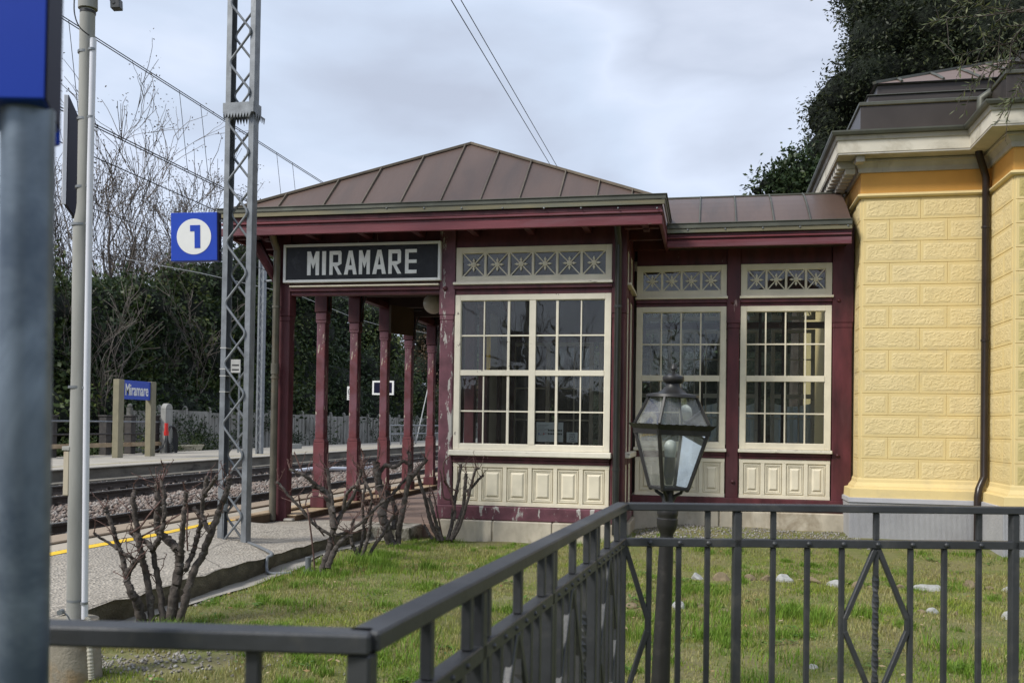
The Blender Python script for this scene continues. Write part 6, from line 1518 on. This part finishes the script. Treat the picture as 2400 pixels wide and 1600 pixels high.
# ================================================================ BIG EVERGREEN BEHIND THE YELLOW HOUSE
TT = 21.0; k_ = TT/FPX
def cl_at(lst, T): return [((lambda p: (p.x, p.y, p.z))(onT(x, y, T+dz)), (r*T/FPX, r*T/FPX, r*T/FPX*f)) for x, y, r, f, dz in lst]
lst = [(2085, -40, 125, .9, 0), (2070, 90, 90, .9, -1), (2130, 60, 110, .9, -1), (2240, 40, 130, .9, -1.5), (2340, 80, 120, .9, -2), (2200, 150, 110, .8, -1.2), (2060, 180, 86, .8, -1), (1990, 215, 66, .8, -.6), (2110, 250, 110, .8, 0), (1960, 285, 70, .8, 0), (1945, 350, 60, .9, 0), (2020, 330, 90, .8, 0), (1975, 420, 60, .9, .5), (2400, 0, 140, 1, 0), (2480, 150, 130, 1, 0), (2330, 200, 110, .8, 0), (2050, 20, 62, 1, -1), (1938, 230, 28, 1, 0), (1920, 262, 28, 1, 0), (2200, -160, 200, .9, 0), (2400, -200, 220, 1, 0), (2080, -170, 120, .9, 0), (2010, 140, 35, 1, 0), (2028, 30, 40, 1.2, 0)]
cl = cl_at(lst, TT); c0 = onT(2200, 900, TT+1)
root = empty('large_evergreen_oak', (c0.x, c0.y, 0), 'huge blackish evergreen tree towering behind the yellow house', 'tree')
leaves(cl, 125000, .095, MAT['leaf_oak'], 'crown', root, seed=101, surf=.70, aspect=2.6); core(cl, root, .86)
g = MB(); g.tube([(c0.x, c0.y, -.1), (c0.x+.1, c0.y, 4), (c0.x-.3, c0.y, 8)], [.45, .35, .2], 10)
for (x, y) in ((2070, 90), (2000, 220), (2340, 80)):
    q = onT(x, y, TT); g.tube([(c0.x, c0.y, 4.5), tuple((Vector((c0.x, c0.y, 6))+q)/2), tuple(q)], [.2, .13, .06], 6)
g.build('trunk', MAT['bark_dark'], root)
lst = [(1800, 432, 26, .8, 0), (1835, 420, 32, .8, 0), (1875, 405, 42, .9, 0), (1900, 440, 46, .8, 0), (1775, 448, 16, .7, 0), (1850, 455, 50, .7, 0), (1856, 372, 9, 2.0, 0), (1883, 372, 9, 1.8, 0), (1813, 400, 6, 1.8, 0), (1940, 440, 60, .8, .4)]
T2 = 17.5; cl = cl_at(lst, T2); c0 = onT(1870, 900, T2); root = empty('round_evergreen_shrub', (c0.x, c0.y, 0), 'lower evergreen shrub tree peeping over the wing roof left of the cornice', 'tree')
leaves(cl, 9000, .10, MAT['leaf_dark'], 'crown', root, seed=103, surf=.55, aspect=2.4); core(cl, root, .7); MB().tube([(c0.x, c0.y, 0), (c0.x, c0.y, 5)], [.2, .08], 8).build('trunk', MAT['bark_dark'], root)
# ================================================================ OVERHANGING NARROW-LEAVED TREE (near, upper right)
TO = 9.3
root = empty('narrow_leaved_tree', onT(2650, 1350, TO), 'narrow leaved tree whose twigs hang in from the upper right corner', 'tree')
br = [[(2650, -150), (2560, -60), (2430, 10), (2330, 35), (2240, 42), (2190, 50)], [(2560, 40), (2450, 70), (2370, 100), (2300, 115), (2240, 132)], [(2560, 40), (2420, 30), (2330, 20), (2270, 5)], [(2600, 20), (2480, 130), (2400, 160), (2330, 165), (2270, 200)], [(2560, 110), (2430, 150), (2360, 110), (2300, 75)], [(2650, 150), (2500, 240), (2400, 190), (2380, 225), (2365, 240)], [(2620, 60), (2470, 80), (2400, 60), (2345, 65)], [(2430, -60), (2380, -20), (2310, -20), (2260, -10)], [(2500, 190), (2420, 150), (2350, 150), (2300, 160)], [(2480, 0), (2420, 40), (2375, 90), (2345, 130)]]
g = MB(); lv = []; R_ = random.Random(4)
for b_ in br:
    dT = R_.uniform(-.5, .5); pts = spline([onT(x, y, TO+dT+R_.uniform(-.1, .1)) for x, y in b_], 6); n = len(pts); g.tube(pts, [max(.003, .016*(1-i/n)) for i in range(n)], 5)
    for i in range(4, n):
        for k in range(3):
            d = (pts[i]-pts[i-1]).normalized(); s_ = Vector((R_.gauss(0, 1), R_.gauss(0, 1), R_.gauss(-.1, 1))).normalized(); lv.append((pts[i], (d*.75+s_*.8).normalized()))
        if i % 2 == 0:
            d = (pts[i]-pts[i-1]).normalized(); s_ = Vector((R_.gauss(0, .7), R_.gauss(0, .7), R_.gauss(-.4, .7))).normalized(); dd = (d*.6+s_).normalized(); L_ = R_.uniform(.12, .32)
            tw = [pts[i]+dd*L_*t+Vector((0, 0, -.06*t*t)) for t in (0, .33, .66, 1)]; g.tube(tw, .0028, 4)
            for t in range(9):
                q = pts[i]+dd*L_*(t/8)+Vector((0, 0, -.06*(t/8)**2)); s2 = Vector((R_.gauss(0, 1), R_.gauss(0, 1), R_.gauss(0, 1))).normalized(); lv.append((q, (dd*.7+s2*.7).normalized()))
g.build('branches', MAT['bark_dark'], root)
V = []
for p, d in lv:
    L_ = R_.uniform(.045, .085); w = d.cross(Vector((R_.gauss(0, 1), R_.gauss(0, 1), R_.gauss(0, 1)))).normalized()*L_*.10; V += [p, p+d*L_*.45+w, p+d*L_, p+d*L_*.45-w]
V = np.array([list(v) for v in V]); npmesh('leaves', V, np.arange(len(V)).reshape(-1, 4), MAT['leaf_olive'], root)
a_ = onT(2650, 1350, TO); MB().tube([a_, onT(2660, 600, TO), onT(2640, -150, TO)], [.12, .09, .05], 10).build('trunk', MAT['bark_dark'], root)
# ================================================================ PRUNED ROSE BUSHES
def bush(label, T, stems, twigs, seed, n_tw=26, loc_px=None, tw_len=.16):
    """stems: list of (radius_px_base, radius_px_top, [(px,py),...]) in depth T with gentle depth wander"""
    R_ = random.Random(seed); b0 = onT(*loc_px, T); zl = float(zlawn(b0.x, b0.y)); root = empty('rose_bush', (b0.x, b0.y, zl), label, 'bush', 'pruned rose bushes along the lawn edge')
    g = MB(); kpx = T/FPX; ends = []; allp = []
    for (r0, r1, pl_) in stems:
        r0 *= .80; r1 *= .72
        dz = R_.uniform(-.10, .10); pts = [onT(x, y, T+dz*min(1, i/2)+R_.uniform(-.02, .02)) for i, (x, y) in enumerate(pl_)]
        pts = spline(pts, 7); n = len(pts)
        pts = [p+Vector((R_.gauss(0, .0025), R_.gauss(0, .004), R_.gauss(0, .0025))) for p in pts]
        rr = []
        for i in range(n):
            f = i/(n-1); r = (r0*(1-f)+r1*f)*kpx; r *= 1+(.22*R_.random() if i % 7 == 0 and 0 < i < n-1 else 0)+R_.uniform(-.05, .06); rr.append(r)
        rr[-1] *= 1.25
        g.tube(pts, rr, 10, jit=.05)
        for i in range(2, n-1):   # thorns and buds
            for q in range(2 if r0 > 5 else 1):
                s_ = Vector((R_.gauss(0, 1), R_.gauss(0, 1), R_.gauss(0, .3))).normalized(); g.tube([pts[i], pts[i]+s_*(rr[i]+.010)], [.0045, .0008], 4, caps=False)
        ends.append(pts[-1]); allp += pts[n//3:]
    g.build('stems', MAT['bark_rose'], root, smooth=True)
    t_ = MB()
    for k in range(n_tw):
        p = R_.choice(ends) if R_.random() < .45 else R_.choice(allp); d = Vector((R_.gauss(0, .55), R_.gauss(0, .5), R_.uniform(.3, 1))).normalized(); L_ = tw_len*R_.uniform(.4, 1.3)
        pts = [p]; 
        for i in range(4): d = (d+Vector((R_.gauss(0, .22), R_.gauss(0, .22), R_.gauss(.05, .15)))).normalized(); pts.append(pts[-1]+d*L_/4)
        t_.tube(pts, [.0040, .0033, .0028, .0022, .0024], 5)
        for i in (2, 3, 4): s_ = Vector((R_.gauss(0, 1), R_.gauss(0, 1), .4)).normalized(); t_.tube([pts[i], pts[i]+s_*.018], [.0028, .0012], 4)
    for (r, pl_) in twigs:
        pts = spline([onT(x, y, T+R_.uniform(-.05, .05)) for x, y in pl_], 5); t_.tube(pts, r*kpx, 5)
        for p in pts[::2]: s_ = Vector((R_.gauss(0, 1), R_.gauss(0, 1), .4)).normalized(); t_.tube([p, p+s_*.02], [.003, .001], 4)
    t_.build('twigs', MAT['twig_red'], root); return root
def tdep(px, py, z=0.0): return proj(onZ(px, py, z))[2]
T1 = tdep(380, 1462, -.02)
bush('nearest leafless rose bush with thick grey stems left of the mast', T1, [
    (15, 10, [(335, 1475), (325, 1420), (310, 1390), (297, 1358)]), (10, 7, [(297, 1358), (300, 1340), (312, 1325), (316, 1312)]), (8, 5.5, [(295, 1352), (288, 1310), (276, 1275), (266, 1240), (254, 1208), (247, 1188)]),
    (5, 3.5, [(325, 1318), (300, 1302), (270, 1282), (240, 1262), (221, 1249)]),
    (10, 8, [(358, 1475), (352, 1400), (342, 1340), (332, 1300), (324, 1262), (322, 1240), (316, 1205), (312, 1170), (318, 1150)]),
    (10, 7, [(382, 1475), (378, 1400), (368, 1340), (360, 1300), (357, 1282)]), (8, 5, [(357, 1284), (340, 1268), (322, 1262), (305, 1248)]), (8, 6, [(358, 1286), (370, 1268), (380, 1240), (386, 1200), (384, 1160), (378, 1128)]),
    (16, 13, [(398, 1475), (408, 1400), (418, 1340), (422, 1305), (420, 1288)]), (12, 9, [(418, 1292), (402, 1272), (385, 1258), (372, 1245), (368, 1215), (372, 1180), (368, 1150), (372, 1125)]), (9, 6, [(424, 1300), (426, 1260), (430, 1220), (434, 1180), (437, 1150)]),
    (8, 6, [(434, 1335), (450, 1300), (460, 1265), (470, 1225), (474, 1190), (478, 1150), (484, 1118)]),
    (12, 8, [(415, 1480), (436, 1400), (452, 1345), (474, 1300), (494, 1250), (512, 1200), (526, 1165), (538, 1130), (535, 1118)]), (8, 5, [(492, 1245), (478, 1222), (470, 1205), (455, 1190)]), (6, 5, [(478, 1160), (494, 1135), (508, 1116)])],
    [(2.2, [(305, 1250), (330, 1232), (350, 1205), (380, 1170)]), (2.2, [(322, 1262), (370, 1235), (420, 1205)]), (1.8, [(372, 1130), (385, 1105), (378, 1080)]), (2, [(440, 1290), (438, 1240), (440, 1190), (430, 1130)])], 1, 80, (380, 1462), .15)
T2_ = tdep(755, 1345)
bush('large spreading rose bush in front of the first porch column', T2_, [
    (11, 10, [(748, 1352), (764, 1310), (776, 1270), (782, 1235)]), (10, 8, [(782, 1238), (778, 1200), (768, 1165), (755, 1145), (735, 1140)]), (6, 4.5, [(755, 1146), (735, 1132), (712, 1112), (695, 1105), (680, 1099)]),
    (9, 7, [(768, 1330), (782, 1295), (800, 1268), (822, 1250)]), (5, 4, [(775, 1252), (745, 1235), (720, 1210), (695, 1180), (672, 1155), (650, 1128)]), (5, 4, [(782, 1255), (815, 1246), (850, 1220), (880, 1190), (905, 1170)]),
    (7, 5, [(784, 1240), (796, 1210), (812, 1185), (828, 1160), (842, 1125), (846, 1100)]), (6, 5, [(782, 1200), (776, 1160), (770, 1120), (766, 1098)]), (6, 4, [(805, 1195), (812, 1160), (830, 1140), (845, 1150)])],
    [(2, [(738, 1345), (735, 1300), (728, 1240), (722, 1200), (718, 1190)]), (2, [(720, 1205), (705, 1185), (700, 1160)]), (1.6, [(768, 1165), (740, 1150), (722, 1160), (715, 1185)]), (1.8, [(712, 1112), (700, 1085), (690, 1060)]), (2, [(760, 1255), (745, 1235), (735, 1215)])], 2, 75, (757, 1345), .17)
T3_ = tdep(855, 1310)
bush('dark rose bush with crossing stems left of the apron end', T3_, [
    (6, 4.5, [(838, 1300), (826, 1275), (822, 1250), (828, 1215)]), (6, 4, [(845, 1312), (856, 1280), (866, 1240), (872, 1205), (882, 1185)]), (5.5, 4.5, [(858, 1312), (880, 1275), (895, 1255), (912, 1225), (925, 1205)]),
    (5, 4, [(840, 1300), (848, 1270), (852, 1230), (850, 1180), (856, 1130), (850, 1095)]), (4.5, 3.5, [(856, 1225), (866, 1195), (872, 1165), (862, 1140), (852, 1120)])], [(2, [(850, 1130), (846, 1100), (852, 1070), (845, 1050)]), (2, [(880, 1190), (895, 1160), (905, 1130)])], 3, 60, (855, 1310), .16)
T4_ = tdep(918, 1276)
bush('tallest rose bush with a lichen spotted trunk behind the others', T4_, [
    (15, 11, [(922, 1280), (912, 1262), (905, 1235), (896, 1205), (900, 1175), (890, 1140), (884, 1110), (882, 1082)]), (9, 8, [(932, 1282), (934, 1250), (940, 1215), (948, 1175), (955, 1140), (962, 1110)]), (8, 6, [(960, 1115), (962, 1085), (958, 1058)]), (7, 6, [(960, 1125), (975, 1105), (990, 1088), (1000, 1076)]),
    (9, 6, [(922, 1240), (928, 1200), (918, 1170), (905, 1150)]), (6, 5, [(888, 1110), (905, 1090), (925, 1095), (945, 1080), (962, 1090)]), (6, 4, [(900, 1190), (915, 1165), (935, 1140), (955, 1118)])], [(1.8, [(884, 1085), (890, 1050), (885, 1030)])], 4, 66, (922, 1276), .16)
T5_ = tdep(1048, 1264)-.28
bush('rose bush with reddish twigs in front of the cream panels', T5_, [
    (7, 5, [(1030, 1266), (1016, 1240), (1006, 1210), (996, 1165), (984, 1130), (980, 1112)]), (6, 5, [(1038, 1266), (1025, 1235), (1015, 1200), (1005, 1165)]), (6, 4.5, [(1048, 1266), (1058, 1235), (1062, 1195), (1070, 1150), (1078, 1105), (1080, 1090)]),
    (6, 5, [(1056, 1266), (1072, 1230), (1086, 1185), (1090, 1140), (1092, 1110)]), (5, 4, [(1062, 1262), (1080, 1225), (1095, 1175), (1104, 1140)]), (4, 4, [(1092, 1152), (1108, 1140), (1120, 1125), (1132, 1112)]), (4, 3.5, [(1098, 1160), (1106, 1130), (1115, 1100), (1122, 1098)]), (5, 4, [(1012, 1262), (1000, 1240), (994, 1230)]), (5, 3.5, [(1064, 1220), (1066, 1190), (1060, 1160)])],
    [(2, [(1036, 1255), (1028, 1215), (1018, 1165), (1008, 1140)]), (2, [(1064, 1195), (1055, 1150), (1042, 1120), (1040, 1085), (1052, 1070)]), (1.8, [(1070, 1150), (1050, 1140), (1040, 1125)]), (2, [(1060, 1170), (1040, 1165), (1035, 1120), (1030, 1100)])], 5, 44, (1048, 1264), .16)
# ================================================================ GRASS
def blades(n, gen, hmin, hmax, wid, mat, name, label, seed):
    r_ = np.random.default_rng(seed); x, y = gen(r_, n); n = len(x); z = zlawn(x, y)-.004
    a = r_.uniform(0, 2*PI, n); h = r_.uniform(hmin, hmax, n)*(1+.45*np.sin(x*2.3+y)*np.sin(y*2.9+x)); ln = r_.uniform(.1, .85, n)*h
    ca, sa = np.cos(a), np.sin(a); tw = a+r_.uniform(-1, 1, n)+PI/2; w = wid*r_.uniform(.7, 1.6, n)
    b0 = np.stack([x-np.cos(tw)*w, y-np.sin(tw)*w, z], 1); b1 = np.stack([x+np.cos(tw)*w, y+np.sin(tw)*w, z], 1)
    m1 = np.stack([x+ca*ln*.35+np.cos(tw)*w*.7, y+sa*ln*.35+np.sin(tw)*w*.7, z+h*.6], 1); m0 = np.stack([x+ca*ln*.35-np.cos(tw)*w*.7, y+sa*ln*.35-np.sin(tw)*w*.7, z+h*.6], 1)
    tp = np.stack([x+ca*ln, y+sa*ln, z+h], 1)
    V = np.stack([b0, b1, m1, m0, tp], 1).reshape(-1, 3); o = (np.arange(n)*5)[:, None]
    T = np.concatenate([o+np.array([[0, 1, 2]]), o+np.array([[0, 2, 3]]), o+np.array([[3, 2, 4]])]); 
    ob = npmesh(name, V, T, mat, nper=3); tag(ob, label, 'grass', kind='stuff'); return ob
gx, gy = onZ(250, 1540, 0), onZ(440, 1540, 0)
gc = ((gx.x+gy.x)/2, (gx.y+gy.y)/2)
def allowed(x, y):
    ok = (x > KX+.20+.04*np.sin(y*5)) & ~((y > 9.9) & (x < -.9)) & ~((y > 10.9))
    ok &= ~(((x-gc[0])/.55)**2+((y-gc[1])/.28)**2 < .8+.3*np.sin(x*9))
    ok &= ~((x > -.75) & (y > 9.9+.3*np.sin(x*3.1)+.2*np.sin(x*7)) & (np.sin(x*11)*np.sin(y*9+x*3) < .55))
    ok &= ~((np.sin(x*1.9+np.sin(y*1.3)*1.5)*np.sin(y*2.6+np.sin(x*1.7)) > .55) & (np.sin(x*53.1+y*91.7) > -.35))
    ok &= ~((x > CXL-.2) & (y > YH1-.35)) & ~((x > CX2-.2) & (y > YH2-.25))
    return ok
def gen_lawn(r_, n):
    # density falls with distance
    t = r_.random(n); y = 2.9+(10.8-2.9)*t**.8; half = y*.62; xc = -.2*y
    x = xc+r_.uniform(-1, 1, n)*half*1.0+.10*y
    ok = allowed(x, y); return x[ok], y[ok]
blades(300000, gen_lawn, .012, .040, .0019, MAT['grass'], 'grass', 'short mixed green and straw coloured grass of the lawn', 1)
def gen_tufts(r_, n):
    c = 900; t = r_.random(c); cy = 3.2+7.2*t; cx = -.2*cy+r_.uniform(-1, 1, c)*cy*.62+.1*cy
    m_ = (np.sin(cx*2.1+cy)*np.sin(cy*1.9) > -.1); cx, cy = cx[m_], cy[m_]
    k = r_.integers(0, len(cx), n); s = r_.uniform(.02, .07, len(cx)); x = cx[k]+r_.normal(0, 1, n)*s[k]; y = cy[k]+r_.normal(0, 1, n)*s[k]; ok = allowed(x, y); return x[ok], y[ok]
blades(70000, gen_tufts, .025, .065, .0020, MAT['grass_green'], 'grass_tufts', 'fresh green taller grass tufts scattered over the lawn', 2)
def gen_spots(r_, n):
    sp = [(750, 1350, .12), (855, 1318, .12), (900, 1300, .10), (1040, 1268, .08), (400, 1470, .10), (1100, 1262, .06), (1130, 1262, .05), (960, 1285, .12), (195, 1565, .05), (1900, 1330, .05), (1700, 1480, .08), (1850, 1490, .08), (2250, 1560, .1)]
    k = r_.integers(0, len(sp), n); P_ = np.array([[onZ(a, b, 0).x, onZ(a, b, 0).y, s] for a, b, s in sp]); x = P_[k, 0]+r_.normal(0, 1, n)*P_[k, 2]; y = P_[k, 1]+r_.normal(0, 1, n)*P_[k, 2]*.7; return x, y
blades(7000, gen_spots, .03, .09, .0022, MAT['grass_green'], 'weeds', 'long weeds around the bush feet and wall bases', 3)
def gen_long(r_, n):
    sp = [(1555, 1440, .10), (1640, 1470, .12), (1700, 1450, .08), (1830, 1440, .09), (1845, 1540, .12), (1920, 1460, .07), (2020, 1450, .06), (2250, 1575, .12), (2210, 1520, .08), (1500, 1480, .08), (1110, 1560, .08), (960, 1520, .10), (1760, 1590, .10), (900, 1420, .07), (700, 1420, .09), (1000, 1330, .07), (880, 1330, .10)]
    k = r_.integers(0, len(sp), n); P_ = np.array([[onZ(a, b, 0).x, onZ(a, b, 0).y, s] for a, b, s in sp]); x = P_[k, 0]+r_.normal(0, 1, n)*P_[k, 2]; y = P_[k, 1]+r_.normal(0, 1, n)*P_[k, 2]; return x, y
blades(2400, gen_long, .045, .11, .0024, MAT['grass_green'], 'long_grass', 'long arching blades in the rough parts of the lawn', 6)
# low broad leaved weeds in rosettes
r_ = np.random.default_rng(21); n = 2600; c = 210; y = 3.4+6.3*r_.random(c); x = -.1*y+r_.uniform(-1, 1, c)*y*.58; ok = allowed(x, y); x, y = x[ok], y[ok]; k = r_.integers(0, len(x), n)
px_w = x[k]+r_.normal(0, .035, n); py_w = y[k]+r_.normal(0, .03, n); a = r_.uniform(0, 6.28, n); s = r_.uniform(.010, .024, n); P_ = np.stack([px_w, py_w, zlawn(px_w, py_w)+r_.uniform(.012, .03, n)], 1)
u = np.stack([np.cos(a), np.sin(a), r_.uniform(-.1, .5, n)], 1)*s[:, None]; w = np.stack([-np.sin(a), np.cos(a), r_.uniform(-.2, .2, n)], 1)*s[:, None]*.5
MAT['weed'] = leaf_mat('broad weed leaves', [(.08, .16, .03), (.13, .22, .04), (.06, .12, .03), (.16, .22, .05)], trans=.2, rough=.5)
tag(npmesh('weed_rosettes', np.stack([P_-u, P_-w, P_+u, P_+w], 1).reshape(-1, 3), np.arange(n*4).reshape(-1, 4), MAT['weed']), 'low broad leaved weeds dotted through the lawn', 'weeds', kind='stuff')
# gravelly strip at the foot of the wing wall and by the pole: loose stones
n = 3000; r_ = np.random.default_rng(5)
x = r_.uniform(-.85, 1.6, n); y = r_.uniform(9.95, 11.05, n); k = n//6
x[:k] = gc[0]+r_.normal(0, .33, k); y[:k] = gc[1]+r_.normal(0, .16, k)
k2 = 300; x[k:k+k2] = KX+.1+r_.random(k2)*.12; y[k:k+k2] = r_.uniform(4, 9.9, k2)
s = r_.uniform(.004, .014, n); z = zlawn(x, y)+s*.4
base = np.array([[1, 0, 0], [-1, 0, 0], [0, 1, 0], [0, -1, 0], [0, 0, 1], [0, 0, -1]], float)
V = (base[None]*s[:, None, None]*r_.uniform(.6, 1.3, (n, 6, 1)))+np.stack([x, y, z], 1)[:, None, :]
tri = np.array([[0, 2, 4], [2, 1, 4], [1, 3, 4], [3, 0, 4], [2, 0, 5], [1, 2, 5], [3, 1, 5], [0, 3, 5]])
MAT['gravel'] = leaf_mat('pale gravel', [(.15, .135, .11), (.28, .26, .23), (.20, .18, .15), (.38, .37, .34)], trans=0, rough=.9)
tag(npmesh('gravel', V.reshape(-1, 3), (tri[None]+(np.arange(n)*6)[:, None, None]).reshape(-1, 3), MAT['gravel'], nper=3), 'pale loose gravel along the wing wall and by the pole foot', 'gravel', kind='stuff')
# fallen leaves and tiny yellow flowers
n = 420; t = r_.random(n); y = 3.3+6.6*t; x = -.1*y+r_.uniform(-1, 1, n)*y*.6; ok = allowed(x, y); x, y = x[ok], y[ok]; n = len(x); z = zlawn(x, y)+.022; s = r_.uniform(.010, .022, n); a = r_.uniform(0, 6.28, n)
u = np.stack([np.cos(a), np.sin(a), r_.uniform(-.3, .4, n)], 1)*s[:, None]; w = np.stack([-np.sin(a), np.cos(a), r_.uniform(-.3, .4, n)], 1)*s[:, None]*.6; P_ = np.stack([x, y, z], 1)
MAT['fallen'] = leaf_mat('fallen leaves', [(.22, .12, .05), (.35, .24, .12), (.45, .36, .24), (.16, .08, .04)], trans=.1, rough=.8)
tag(npmesh('fallen_leaves', np.stack([P_-u, P_-w, P_+u, P_+w], 1).reshape(-1, 3), np.arange(n*4).reshape(-1, 4), MAT['fallen']), 'scattered dry fallen leaves on the lawn', 'leaves', kind='stuff')
bpy.context.view_layer.update()
